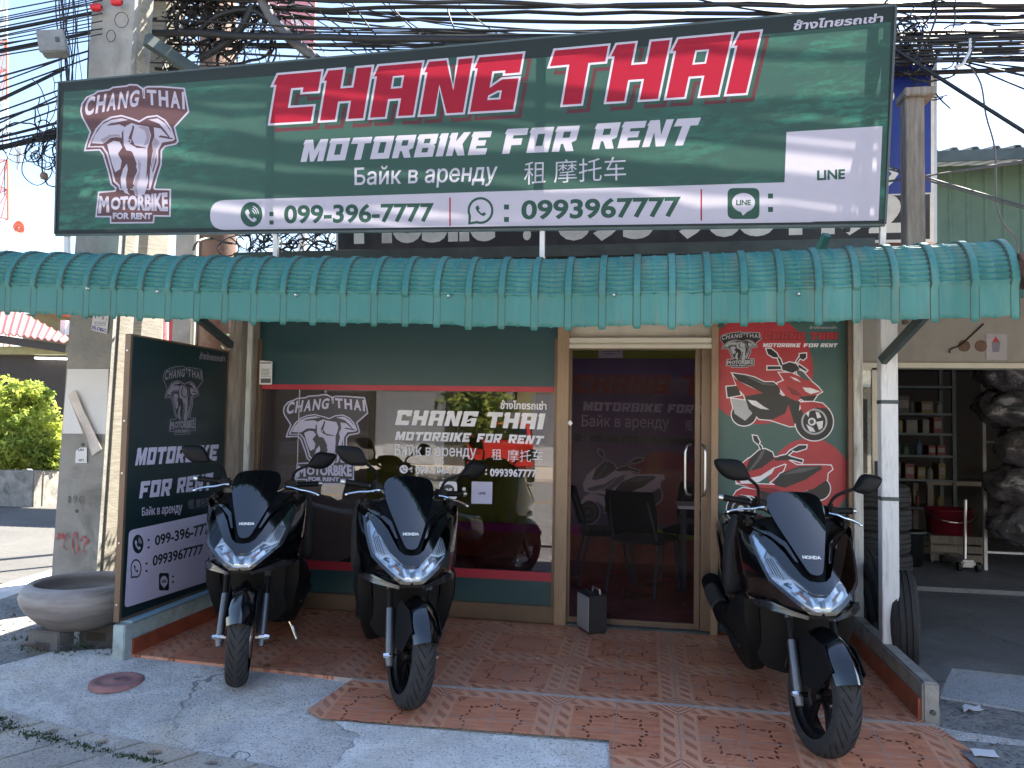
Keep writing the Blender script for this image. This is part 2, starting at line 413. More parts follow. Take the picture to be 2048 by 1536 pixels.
# ------------------------------------------------------------------ materials of the place
def m_tile():
    m, nt, p = newmat('terracotta_tile'); X.nt = nt
    g = nt.nodes.new('ShaderNodeNewGeometry'); s = nt.nodes.new('ShaderNodeSeparateXYZ'); nt.links.new(g.outputs['Position'], s.inputs[0])
    x, y = X(s.outputs[0]), X(s.outputs[1])
    ux, uy = (x + .44) / .6, (y - 4.05) / .6
    a = (ux.frac() - .5).abs() * 2; b = (uy.frac() - .5).abs() * 2
    mx = a.max(b); su = a + b
    streak = tnoise(nt, 9, 5, .6, 'w', (1, 6, 1)); streak2 = tnoise(nt, 7, 5, .6, 'w', (5, 1.2, 1))
    col = mixc(nt, ramp(nt, streak, [(.3, 0), (.72, 1)]), (.43, .155, .092), (.66, .28, .155))
    per = X(tnoise(nt, 1.3, 2))
    light = mixc(nt, streak2, (.60, .29, .18), (.68, .37, .24))
    # border band with slanted ovals
    band = mx.gt(.72)
    ov = ((a - b) * 16 + (ux * 2).floor() * 0).sin() * ((mx - .86) * 7).abs()._op('MULTIPLY', -1) + ((a + b) * 22).sin()
    ov = band * mx.lt(.96) * ((ux * 44 + uy * 44).sin().gt(.1)) * ((mx - .84).abs().lt(.085))
    col = mixc(nt, band * .8, col, light)
    col = mixc(nt, ov * .6, col, (.26, .07, .04))
    line = ((mx - .71).abs().lt(.012)).max((mx - .955).abs().lt(.012))
    col = mixc(nt, line * .8, col, (.60, .30, .17))
    # nested diamonds where four patterns meet, and at the pattern edges' middle
    dc = (1 - a) + (1 - b)
    dia = dc.lt(.40)
    col = mixc(nt, dia * .9, col, light)
    col = mixc(nt, dia * ((dc * 9).frac().lt(.35)) * .8, col, (.25, .055, .03))
    # fans in the corners of the field
    fx, fy = .70 - a, .70 - b
    fd = (fx * fx + fy * fy).sqrt(); fan = fx.gt(0) * fy.gt(0) * fd.lt(.17)
    fa = (fy.atan2(fx) * 12).sin().gt(-.1)
    col = mixc(nt, fan * fa * fd.gt(.03) * .85, col, (.10, .02, .014))
    rim = fx.gt(0) * fy.gt(0) * ((fd - .2).abs().lt(.016))
    col = mixc(nt, rim * .7, col, (.52, .22, .12))
    # dashed star round the centre
    st = (mx / .40).min(su / .54)
    dash = ((a - b) * 46).sin().gt(-.35)
    col = mixc(nt, ((st - 1).abs().lt(.055)) * dash * .9, col, (.07, .02, .016))
    col = mixc(nt, ((st - 1.16).abs().lt(.03)) * .35, col, (.5, .2, .1))
    dg = ((a - b).abs().lt(.018)) * mx.lt(.5) * 0
    col = mixc(nt, (per - .3).clamp() * .35, col, (.16, .04, .026))
    # grout
    gr = (a.min(1 - a)).min(b.min(1 - b))
    grout = gr.lt(.011)
    col = mixc(nt, grout, col, (.34, .25, .21))
    seam = ((y - 4.055).abs()).lt(.014)
    col = mixc(nt, seam, col, mixc(nt, tnoise(nt, 30), (.25, .22, .2), (.62, .55, .5)))
    dirt = ramp(nt, tnoise(nt, 3.1, 7, .7, 'w', None, .5), [(.5, 0), (.78, .55)])
    col = mixc(nt, dirt, col, (.40, .24, .18))
    nt.links.new(col, p.inputs['Base Color'])
    nt.links.new(ramp(nt, tnoise(nt, 4, 6, .7), [(.3, .22), (.75, .5)]), p.inputs['Roughness'])
    h = (1 - grout.max(seam)) + X(streak) * .12
    bump(nt, p, h, .25, .004)
    return m
def m_concrete(name, c1, c2, dark, rough=.9, sc_=1.6, crack=True, pebble=90, warm=None, bstr=.5):
    m, nt, p = newmat(name); X.nt = nt
    n1 = tnoise(nt, sc_, 8, .68, 'w', None, .7); n2 = tnoise(nt, 14, 6, .7); n3 = tnoise(nt, pebble, 3, .6)
    col = mixc(nt, ramp(nt, n1, [(.33, 0), (.66, 1)]), c1, c2)
    col = mixc(nt, ramp(nt, n2, [(.48, 0), (.8, .6)]), col, dark)
    if warm: col = mixc(nt, ramp(nt, tnoise(nt, .9, 4, .6, 'w', (1, 1.3, 1), 1.2), [(.5, 0), (.72, .6)]), col, warm)
    col = mixc(nt, ramp(nt, n3, [(.34, .7), (.47, 0)]), col, tuple(q * .45 for q in dark))
    col = mixc(nt, ramp(nt, n3, [(.62, 0), (.72, .35)]), col, tuple(min(.8, q * 1.5) for q in c2))
    if crack:
        vo = nt.nodes.new('ShaderNodeTexVoronoi'); vo.feature = 'DISTANCE_TO_EDGE'; vo.inputs['Scale'].default_value = .75
        g = nt.nodes.new('ShaderNodeNewGeometry'); mp = nt.nodes.new('ShaderNodeVectorMath'); mp.operation = 'ADD'
        nz = nt.nodes.new('ShaderNodeTexNoise'); nz.inputs['Scale'].default_value = 5; nz.inputs['Detail'].default_value = 6
        nt.links.new(g.outputs['Position'], nz.inputs['Vector'])
        sv = nt.nodes.new('ShaderNodeVectorMath'); sv.operation = 'SCALE'; sv.inputs['Scale'].default_value = .35; nt.links.new(nz.outputs['Color'], sv.inputs[0])
        nt.links.new(g.outputs['Position'], mp.inputs[0]); nt.links.new(sv.outputs[0], mp.inputs[1]); nt.links.new(mp.outputs[0], vo.inputs['Vector'])
        cr = X(vo.outputs['Distance']).lt(.005) * X(ramp(nt, tnoise(nt, .7, 2), [(.45, 0), (.6, 1)]))
        col = mixc(nt, cr * .75, col, (.05, .05, .05))
    nt.links.new(col, p.inputs['Base Color']); p.inputs['Roughness'].default_value = rough
    bump(nt, p, X(n3) * .5 + X(n2) * .8 + X(n1) * 1.2, bstr, .02)
    return m
M = MATS
m_tile()
m_concrete('pavement', (.36, .355, .35), (.70, .69, .67), (.24, .24, .235), warm=(.66, .58, .44), bstr=1.0)
m_concrete('cement_patch', (.50, .49, .48), (.78, .77, .75), (.42, .42, .41), crack=False, warm=(.5, .46, .38), sc_=3.5, bstr=.7)
m_concrete('slab', (.28, .26, .24), (.46, .43, .38), (.16, .15, .14), crack=False, warm=(.48, .37, .25), sc_=3)
m_concrete('asphalt', (.085, .084, .082), (.125, .123, .118), (.06, .06, .06), crack=False, sc_=.6, pebble=130)
m_concrete('gravel', (.18, .18, .178), (.33, .32, .31), (.05, .05, .05), crack=False, pebble=28, bstr=1)
m_concrete('old_concrete', (.30, .29, .27), (.45, .43, .40), (.14, .135, .125), crack=False, sc_=3)
m_concrete('smooth_floor', (.16, .165, .17), (.27, .275, .28), (.10, .10, .105), crack=True, rough=.55, bstr=.12, pebble=160)
m_concrete('ramp_cement', (.34, .36, .38), (.48, .50, .52), (.25, .26, .28), crack=False, bstr=.2)
mat('curb_paint', (.36, .46, .47), .8, var=.2, scale=9, dirt=(.22, .21, .2), dscale=7, damt=.8, bmp=.2)
mat('curb_blue', (.28, .47, .60), .7, var=.12, dirt=(.3, .33, .34), damt=.5)
mat('curb_grey', (.30, .29, .27), .9, var=.25, scale=8, dirt=(.08, .08, .08), dscale=5, damt=.9, bmp=.5)
mat('skirt_tile', (.30, .075, .04), .35, var=.3, scale=9, dirt=(.2, .1, .07))
mat('wood_jamb', (.30, .20, .12), .45, var=.16, scale=14, coord='o', stretch=(6, 6, .5), dirt=(.20, .13, .08))
mat('old_wood', (.22, .19, .16), .9, var=.35, scale=10, coord='w', stretch=(5, 5, .5), dirt=(.38, .35, .31), bmp=.4, bscale=30)
mat('white_wood', (.66, .67, .68), .75, var=.07, scale=12, coord='w', stretch=(6, 6, .7), dirt=(.30, .29, .28), dscale=6, damt=.75, bmp=.15)
mat('weathered_white', (.55, .54, .50), .85, var=.18, scale=9, coord='w', stretch=(6, 6, .8), dirt=(.22, .18, .14), dscale=4, damt=.9, bmp=.25)
mat('wall_green', (.045, .085, .085), .5, var=.05, scale=3)
mat('red_vinyl', (.42, .03, .05), .45, var=.06)
mat('green_vinyl', (.018, .065, .072), .4, var=.08, scale=2)
mat('beige', (.55, .50, .42), .7, var=.08, dirt=(.3, .27, .23), damt=.5)
mat('cream_alu', (.62, .58, .48), .4, var=.05)
mat('brown_alu', (.16, .11, .075), .4, var=.1, metal=.3)
mat('steel', (.62, .62, .63), .3, metal=1, var=.05)
mat('galv', (.55, .56, .57), .5, metal=.6, var=.12, dirt=(.35, .3, .25), damt=.4)
mat('dark_steel', (.07, .09, .09), .55, var=.2, metal=.4)
mat('black_plastic', (.012, .013, .015), .5, var=.1)
mat('white_plastic', (.72, .73, .72), .45, var=.03)
mat('lime_wall', (.30, .36, .06), .7, var=.08)
mat('magenta', (.35, .03, .2), .6)
mat('dark_room', (.09, .08, .075), .8, var=.2); mat('room_paint', (.72, .72, .68), .8, var=.06)
mat('ceiling_white', (.72, .72, .70), .9)
mat('paper', (.74, .74, .76), .85, var=.03, scale=4)
mat('ink', (.03, .035, .05), .8)
mat('ink_blue', (.06, .08, .35), .8)
mat('ink_red', (.45, .10, .10), .9, var=.2)
glassm('window_glass', (.75, .72, .76), .085)
glassm('door_glass', (.90, .87, .92), .0, 0, .08)
glassm('clear_glass', (.85, .9, .9), .06)
def lay(name, pts, z, m, kind='structure', base=None):
    """a flat sheet of ground; pts are world (x, y)"""
    mb = MB(); n = len(pts)
    mb.add([V(x, y, z) for x, y in pts], [tuple(range(n))]); 
    if base is not None:
        mb.add([V(x, y, z) for x, y in pts] + [V(x, y, base) for x, y in pts], [(k, (k+1) % n, n+(k+1) % n, n+k) for k in range(n)])
    return tag(mb.build(name, m), kind=kind)
def gz(y): return 0 if y > 4.055 else -.12 * (4.055 - max(y, 3.2))
def slope(name, pts, dz, m, kind='structure', skirt=.06):
    """a sheet that follows the fall of the forecourt towards the street"""
    o = sheet(name, [(0, 'any', [pts])], lambda x, y: V(x, y, gz(y) + dz), m, refine=.25)
    mb = MB(); n = len(pts)
    return tag(o, kind=kind)
def zp(px, py, z): q = onZ(px, py, z); return (q.x, q.y)
# ------------------------------------------------------------------ ground, road, pavement, floors
lay('ground', [(-400, -400), (400, -400), (400, 600), (-400, 600)], -.20, M['gravel'])
lay('road', [(-60, -9.5), (60, -9.5), (60, 1.1), (-60, 1.1)], -.16, m_concrete('concrete_road', (.20, .195, .185), (.30, .295, .28), (.14, .137, .13), crack=False))                # the street behind the camera
mat('line_yellow', (.6, .35, .05), .7, var=.2); mat('line_white', (.7, .7, .68), .7, var=.15)
lay('road_line', [(-40, -4.15), (40, -4.15), (40, -4.03), (-40, -4.03)], -.155, M['line_yellow'])
lay('side_road', [(-40, 6.3), (-4.2, 6.3), (-4.0, 13.2), (-40, 12.4)], -.165, M['asphalt'])
lay('kerb_strip', [zp(-60, 1220, -.12), zp(-60, 1187, -.12), zp(118, 1135, -.12), zp(160, 1135, -.12), zp(160, 1148, -.12), zp(60, 1178, -.12)], -.12, M['cement_patch'], base=-.2)
lay('gravel_patch', [zp(-200, 1260, -.1), zp(160, 1150, -.1), (-3.3, 6.0), (-3.0, 5.5), (-3.0, 3.9), (-9, 3.9)], -.10, M['gravel'])
DRAIN = [(-140, 1398), (-10, 1424), (90, 1455), (190, 1477), (290, 1494), (400, 1514), (520, 1534), (640, 1560)]
DE = [zp(x, y, gz(zp(x, y, -.06)[1]) - .02) for x, y in DRAIN]; _dd = (Vector(DE[-1]) - Vector(DE[0])).normalized()
slope('pavement', [tuple(Vector(DE[0]) - _dd * 3)] + DE + [tuple(Vector(DE[-1]) + _dd * 8), (6, 3.3), (1.45, 4.05), (1.3, 4.12), (-2.99, 4.21), (-3.1, 4.35), zp(100, 1310, -.03), zp(0, 1330, -.03), (-8, 4.0)], -.014, M['pavement'])
# cement skirt in front of the tile strip
SK = [zp(612, 1427, -.07), zp(640, 1443, -.07), zp(900, 1466, -.07), zp(1218, 1493, -.07), zp(1222, 1600, -.07), zp(900, 1600, -.07), zp(650, 1530, -.07), zp(690, 1500, -.07), zp(720, 1470, -.07)]
SK2 = []
for _i in range(len(SK)):
    _a, _b = SK[_i], SK[(_i + 1) % len(SK)]
    for _k in range(8):
        _q = V(lerp(_a[0], _b[0], _k / 8), lerp(_a[1], _b[1], _k / 8), 0); _j = .035 if _i > 3 else .008; SK2.append((_q.x + _j * noise.noise(_q * 14), _q.y + _j * noise.noise(_q * 14 + V(5, 5, 0))))
slope('cement_skirt', SK2, -.009, M['cement_patch'])
lay('tile_floor', [(-2.995, 5.45), (-2.995, 4.172), (-1.57, 4.06), (1.335, 4.06), (1.328, 5.45)], 0, M['terracotta_tile'], base=-.06)
slope('tile_ramp', [(-1.57, 4.06), zp(612, 1425, -.055), zp(640, 1440, -.06), zp(1218, 1490, -.07), zp(1222, 1600, -.09), zp(2025, 1600, -.1), zp(1962, 1536, -.08), zp(1868, 1452, -.01), (1.335, 4.06)], 0, M['terracotta_tile'])
lay('neighbour_floor', [(1.41, 7.4), (1.41, 4.25), zp(1905, 1337, -.01), zp(2048, 1352, -.01), (7, 4.2), (7, 7.4)], -.008, M['smooth_floor'], base=-.1)
lay('neighbour_inner_floor', [(1.5, 11), (1.5, 7.4), (7, 7.4), (7, 11)], .03, M['smooth_floor'], base=-.05)
lay('neighbour_ramp', [zp(1880, 1395, -.02), zp(1905, 1337, -.02), zp(2048, 1352, -.02), (7, 4.2), (7, 3.9), zp(2048, 1422, -.02)], -.016, M['ramp_cement'], base=-.1)
lay('forecourt', [zp(1868, 1455, -.026), zp(1885, 1395, -.026), zp(2048, 1424, -.026), (7, 3.9), (7, 3.0), zp(2048, 1620, -.026), zp(1962, 1540, -.026)], -.026, M['gravel'])
# ------------------------------------------------------------------ the shop building
def shop():
    t = thing('shop_building', 'single-storey motorbike rental shop with green vinyl window front and glass door', 'shop', (-.8, 5.5, 0))
    for xa, xb in ((-3.10, -3.0), (1.34, 1.44)): MB().box((xa, 5.56, -.1), (xb, 8.1, 2.6)).build('side_wall', M['room_paint'], t)
    MB().box((-3.0, 8.0, .27), (1.34, 8.1, 2.6)).build('back_wall', M['lime_wall'], t)
    MB().box((-3.0, 7.985, 0), (1.34, 8.0, .27)).build('wainscot', M['skirt_tile'], t)
    mb = MB(); mb.box((-3.0, 7.975, .27), (-.25, 7.995, .36), 0); mb.box((-.25, 7.975, .27), (1.34, 7.995, .36), 1)
    mb.build('baseboard', [M['magenta'], M['lime_wall']], t)
    MB().box((-3.0, 5.56, -.05), (1.34, 8.0, .005)).build('interior_floor', mat('glossy_floor', (.30, .10, .07), .18, var=.25, scale=3), t)
    MB().box((-3.15, 5.4, 2.6), (1.48, 8.15, 2.68)).build('roof', M['dark_steel'], t)
    MB().box((-3.0, 5.56, 2.52), (1.34, 8.0, 2.598)).build('ceiling', M['ceiling_white'], t)
    # fascia above the openings
    MB().box((-3.0, 5.52, 2.02), (1.4, 5.56, 2.6)).build('fascia', M['beige'], t)
    # window: frame, panes and vinyl bands
    f = MB(); f.box((-2.96, 5.46, .0), (-.63, 5.54, .118), 0, .006); f.box((-2.96, 5.47, .118), (-2.93, 5.53, 2.02), 0)
    f.box((-.66, 5.47, .118), (-.635, 5.53, 2.02), 0)
    fr = f.build('window', M['brown_alu'], t)
    MB().box((-2.93, 5.505, .118), (-.66, 5.511, 2.02)).build('pane', M['window_glass'], fr)
    for z0_, z1_ in ((1.672, 2.20), (.118, .286)): MB().box((-2.955, 5.492, z0_), (-.64, 5.5, z1_)).build('green_band', M['green_vinyl'], fr)
    for z0_, z1_ in ((1.634, 1.672), (.286, .349)): MB().box((-2.955, 5.49, z0_), (-.64, 5.4985, z1_)).build('red_band', M['red_vinyl'], fr)
    MB().box((-2.62, 5.494, .349), (-2.615, 5.503, 1.634)).build('pane_joint', M['galv'], fr)
    # jambs, door
    MB().box((-.635, 5.43, 0), (-.552, 5.56, 2.1), 0, .004).build('door_jamb', M['wood_jamb'], t)
    MB().box((.43, 5.43, 0), (.478, 5.56, 2.1), 0, .004).build('door_jamb', M['wood_jamb'], t)
    d = MB(); d.box((-.552, 5.44, 1.985), (.43, 5.5, 2.02)); d.box((-.552, 5.43, 1.945), (.43, 5.45, 1.972)); d.box((-.552, 5.46, 1.97), (.43, 5.5, 1.986))
    d.build('door_track', M['cream_alu'], t)
    MB().box((-.55, 5.44, .0), (.43, 5.56, .012)).build('threshold', M['dark_steel'], t)
    dr = MB(); dr.box((.325, 5.5, .012), (.362, 5.535, 1.97), 0, .003); dr.box((-.55, 5.5, .012), (.325, 5.53, .05)); dr.box((-.552, 5.5, .05), (-.535, 5.53, 1.94))
    dr.box((-.55, 5.5, 1.94), (.325, 5.53, 1.97))
    do = dr.build('door', M['brown_alu'], t)
    MB().box((-.535, 5.512, .05), (.325, 5.518, 1.94)).build('pane', M['door_glass'], do)
    h = MB(); z0, z1 = .93, 1.28
    for yy in (5.46,):
        h.tube([(.30, 5.5, z0), (.27, yy, z0 + .01), (.258, yy - .005, z0 + .05), (.258, yy - .005, z1 - .05), (.27, yy, z1 - .01), (.30, 5.5, z1)], .009, 8)
    h.build('handle', M['steel'], do, smooth=True)
    d2 = MB(); d2.box((.366, 5.47, .012), (.40, 5.497, 1.97), 0, .003); d2.box((.40, 5.475, .012), (.43, 5.49, 1.97))
    d2o = d2.build('sliding_leaf', M['brown_alu'], t)
    h = MB(); h.tube([(.372, 5.47, z0), (.385, 5.43, z0 + .01), (.39, 5.425, z0 + .05), (.39, 5.425, z1 - .05), (.385, 5.43, z1 - .01), (.372, 5.47, z1)], .009, 8)
    h.build('handle', M['steel'], d2o, smooth=True)
    # wall behind the scooter poster, weathered end posts
    MB().box((.478, 5.52, 0), (1.34, 5.56, 2.02)).build('front_wall', M['wall_green'], t)
    a = onY(1692, 700, 5.5).x; b_ = onY(1701, 700, 5.5).x; c = onY(1718, 700, 5.5).x
    MB().box((a, 5.44, 0), (b_, 5.56, 2.5)).build('corner_post', M['brown_alu'], t)
    MB().box((b_, 5.42, 0), (c, 5.52, 2.5), 0, .004).build('corner_post', M['weathered_white'], t)
    e = onY(499, 700, 5.5).x; f_ = onY(515, 700, 5.5).x; g = onY(523, 700, 5.5).x
    MB().box((e, 5.42, 0), (f_, 5.52, 2.5), 0, .004).build('corner_post', M['weathered_white'], t)
    MB().box((f_, 5.43, 0), (-2.961, 5.54, 2.5), 0, .003).build('corner_post', M['old_wood'], t)
    return t, fr
SHOP, WIN = shop()
def curbs():
    t = thing('low_curb', 'low pale blue curb with orange tile skirting along the left edge of the tiled floor', 'curb', (-3.03, 4.8, 0))
    MB().box((-3.075, 4.1, -.12), (-2.997, 5.42, .185), 0, .006).build('curb_body', M['curb_paint'], t)
    MB().box((-3.08, 4.16, .185), (-2.99, 5.42, .197), 0, .003).build('coping', M['curb_blue'], t)
    MB().box((-2.997, 4.17, 0), (-2.985, 5.42, .09)).build('skirting', M['skirt_tile'], t)
    t = thing('low_curb', 'low weathered grey concrete curb with tile skirting beside the right motorbike', 'curb', (1.37, 4.8, 0))
    MB().box((1.328, 4.1, -.12), (1.406, 5.42, .185), 0, .01).build('curb_body', M['curb_grey'], t)
    MB().box((1.312, 4.12, 0), (1.328, 5.42, .10)).build('skirting', M['skirt_tile'], t)
    MB().cyl((1.372, 4.085, .045), (1.372, 4.1, .045), .012, 12).build('bolt_hole', M['dark_steel'], t)
curbs()
# posts under the canopy
def post_right():
    t = thing('wooden_post', 'white painted wooden post with two black tape bands, standing on the right curb', 'post', (1.365, 4.8, .185))
    MB().box((1.333, 4.76, .185), (1.425, 4.84, 2.12), 0, .004).build('shaft', M['white_wood'], t)
    for z in (onY(1768, 804, 4.78).z, onY(1770, 997, 4.78).z):
        MB().box((1.331, 4.758, z - .011), (1.427, 4.842, z + .011)).build('tape_band', M['dark_steel'], t)
post_right()
def post_left():
    a = onY(455, 800, 5.2); b = onY(480, 800, 5.2)
    t = thing('wooden_post', 'grey weathered wooden post behind the back edge of the upright left sign', 'post', (a.x, 5.2, .19))
    MB().box((a.x, 5.2, .19), (b.x, 5.28, 2.2), 0, .004).build('shaft', M['old_wood'], t)
post_left()
# ------------------------------------------------------------------ canopy of teal corrugated sheet
def m_teal():
    m, nt, p = newmat('teal_sheet'); X.nt = nt
    g = nt.nodes.new('ShaderNodeNewGeometry'); s = nt.nodes.new('ShaderNodeSeparateXYZ'); nt.links.new(g.outputs['Position'], s.inputs[0])
    n = tnoise(nt, 3, 5, .6, 'w', (3, 3, .5)); col = mixc(nt, n, (.018, .125, .115), (.030, .17, .158))
    st = ramp(nt, tnoise(nt, 5, 5, .7, 'w', (5, 1, .35)), [(.5, 0), (.72, .65)])
    right = ((X(s.outputs[0]) + 1.6) / 2.2).clamp()
    col = mixc(nt, X(st) * (right * .8 + .12), col, (.16, .13, .085))
    wash = ramp(nt, tnoise(nt, 2.2, 4, .6, 'w', (2, 1, .4)), [(.45, 0), (.75, .5)])
    col = mixc(nt, X(wash) * (right * .8 + .1), col, (.12, .36, .35))  # patchy paler teal, with lens flare wash painted in towards the right
    nt.links.new(col, p.inputs['Base Color']); p.inputs['Roughness'].default_value = .5
    bump(nt, p, tnoise(nt, 12, 3, .5), .06, .02); return m
m_teal()
CANZ = [(-9, 2.10), (-4.3, 2.062), (-2.5, 1.99), (-.53, 1.94), (.5, 1.955), (1.85, 1.99)]
def canopy():
    t = thing('awning', 'teal corrugated metal awning with curved ribbed front edge over the shop front', 'awning', (-1.5, 4.8, 1.9))
    path = []                                   # (y, z above lower edge, crimp)
    for z in (0, .035, .07, .10, .135, .17): path.append((4.2, z, 0, (0, -1)))
    Rr = .25; cyy, czz = 4.2 + Rr, .17
    NC = 11; per = 4
    for k in range(NC * per + 1):
        a = R(78) * k / (NC * per); path.append((cyy - Rr * math.cos(a), czz + Rr * math.sin(a), 1 if 0 < k < NC * per else 0, (-math.cos(a), math.sin(a)), k % per))
    a = R(78); ty, tz = math.sin(a), math.cos(a); y0, z0 = cyy - Rr * math.cos(a), czz + Rr * math.sin(a)
    for L in (.15, .4, .7, 1.05): path.append((y0 + L * .995, z0 + L * .09, 0, (-.1, 1)))
    sp = .187; x = 1.83; xs = []
    prof = [(0, 0), (.005, .85), (.009, 1), (.036, 1), (.040, .85), (.046, 0), (.108, 0), (.112, .22), (.122, .22), (.126, 0), (.160, 0)]
    k = 0
    while x - k * sp > -6.2:
        for u, h in prof: xs.append((x - k * sp - u, h))
        k += 1
    rows = []
    random.seed(5)
    wob = {}
    for i, q in enumerate(path):
        y, z, cr, n = q[:4]; row = []
        for xx, h in xs:
            hh = .020 * h
            if cr and h < .3: hh += (.008 if q[4] in (1, 2) else -.003)
            elif cr and h < .9: hh += .004 if q[4] in (1, 2) else -.002
            key = round(xx / sp); w_ = wob.setdefault(key, random.uniform(-.006, .006))
            row.append(V(xx, y + n[0] * hh + w_ * .6, z + n[1] * hh + interp(CANZ, xx) + w_ * (1 if i < 6 else .3)))
        rows.append(row)
    mb = MB(); mb.grid(rows); n_ = len(xs)
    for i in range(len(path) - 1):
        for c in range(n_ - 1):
            if c % 11 in (0, 4): mb.m[i * (n_ - 1) + c] = 1  # steep rib sides darkened: dirt lines, plus shade painted in to define the ribs
    o = mb.build('roof_sheet', [M['teal_sheet'], mat('teal_grime_shade', (.05, .075, .06), .8, var=.35, scale=9)], t, auto=50)
    so_ = o.modifiers.new('thick', 'SOLIDIFY'); so_.thickness = .002
    for px, py in ((175, 577), (315, 583), (592, 590), (897, 592), (1228, 590), (1597, 588)):
        c = onY(px, py, 4.19); 
        MB().lathe([(0, -.012), (.005, -.012), (.0075, -.008), (.0075, -.002), (.011, 0), (.011, .012)], c, 'y', 10).build('screw', M['steel'], t, smooth=True)
    f = MB()
    for yy, zz in ((4.5, 2.21), (5.3, 2.27)):
        f.bar((-6, yy, zz + .1), (1.78, yy, zz + .02), .04, .06)
    for xx in (-5, -3.02, 1.36): f.bar((xx, 4.26, interp(CANZ, xx) + .12), (xx, 5.45, interp(CANZ, xx) + .33), .04, .05)
    f.build('purlin', M['dark_steel'], t)
    a = onY(395, 634, 4.42); b = onY(462, 690, 5.15)
    MB().bar(a, b, .035, .05).build('brace', M['dark_steel'], t)
    a = onY(1850, 630, 4.5); b = onY(1764, 722, 4.76)
    MB().bar(a, b, .035, .05).build('brace', M['dark_steel'], t)
canopy()
# ------------------------------------------------------------------ writing: inks
INK = {}
def vin(n, c, t=.26, **k): INK[n] = vinyl('vinyl_' + n, c, trans=t, **k); return INK[n]
vin('white', (.47, .45, .53)); vin('red', (.31, .016, .034)); vin('maroon', (.10, .055, .06)); vin('green', (.035, .085, .065)); vin('black', (.03, .04, .04))
vin('mid', (.27, .23, .28)); vin('lilac', (.40, .37, .46)); vin('brown', (.20, .125, .13)); vin('drop', (.10, .035, .042))
def m_camo():
    m, nt, p = newmat('banner_green'); X.nt = nt
    n = tnoise(nt, 1.5, 6, .72, 'w', (1, 1, 2.6), .4); n2 = tnoise(nt, 18, 3, .6, 'w', (.35, 1, 1.5))
    f = X(ramp(nt, n, [(.46, 0), (.62, 1)])) * X(ramp(nt, n2, [(.42, 0), (.52, 1)]))
    g = nt.nodes.new('ShaderNodeNewGeometry'); s = nt.nodes.new('ShaderNodeSeparateXYZ'); nt.links.new(g.outputs['Position'], s.inputs[0])
    ends = (((X(s.outputs[0]) + 1.3).abs() - 1.0) / 1.2).clamp()
    col = mixc(nt, f * ends * .8, (.042, .090, .075), (.055, .20, .145))
    nt.links.new(col, p.inputs['Base Color']); p.inputs['Roughness'].default_value = .45; p.inputs['Specular IOR Level'].default_value = .15
    t = nt.nodes.new('ShaderNodeBsdfTranslucent'); nt.links.new(col, t.inputs[0]); mx = nt.nodes.new('ShaderNodeMixShader'); mx.inputs[0].default_value = .26
    nt.links.new(p.outputs[0], mx.inputs[1]); nt.links.new(t.outputs[0], mx.inputs[2]); nt.links.new(mx.outputs[0], nt.nodes['Material Output'].inputs[0])
    INK['camo'] = m
m_camo()
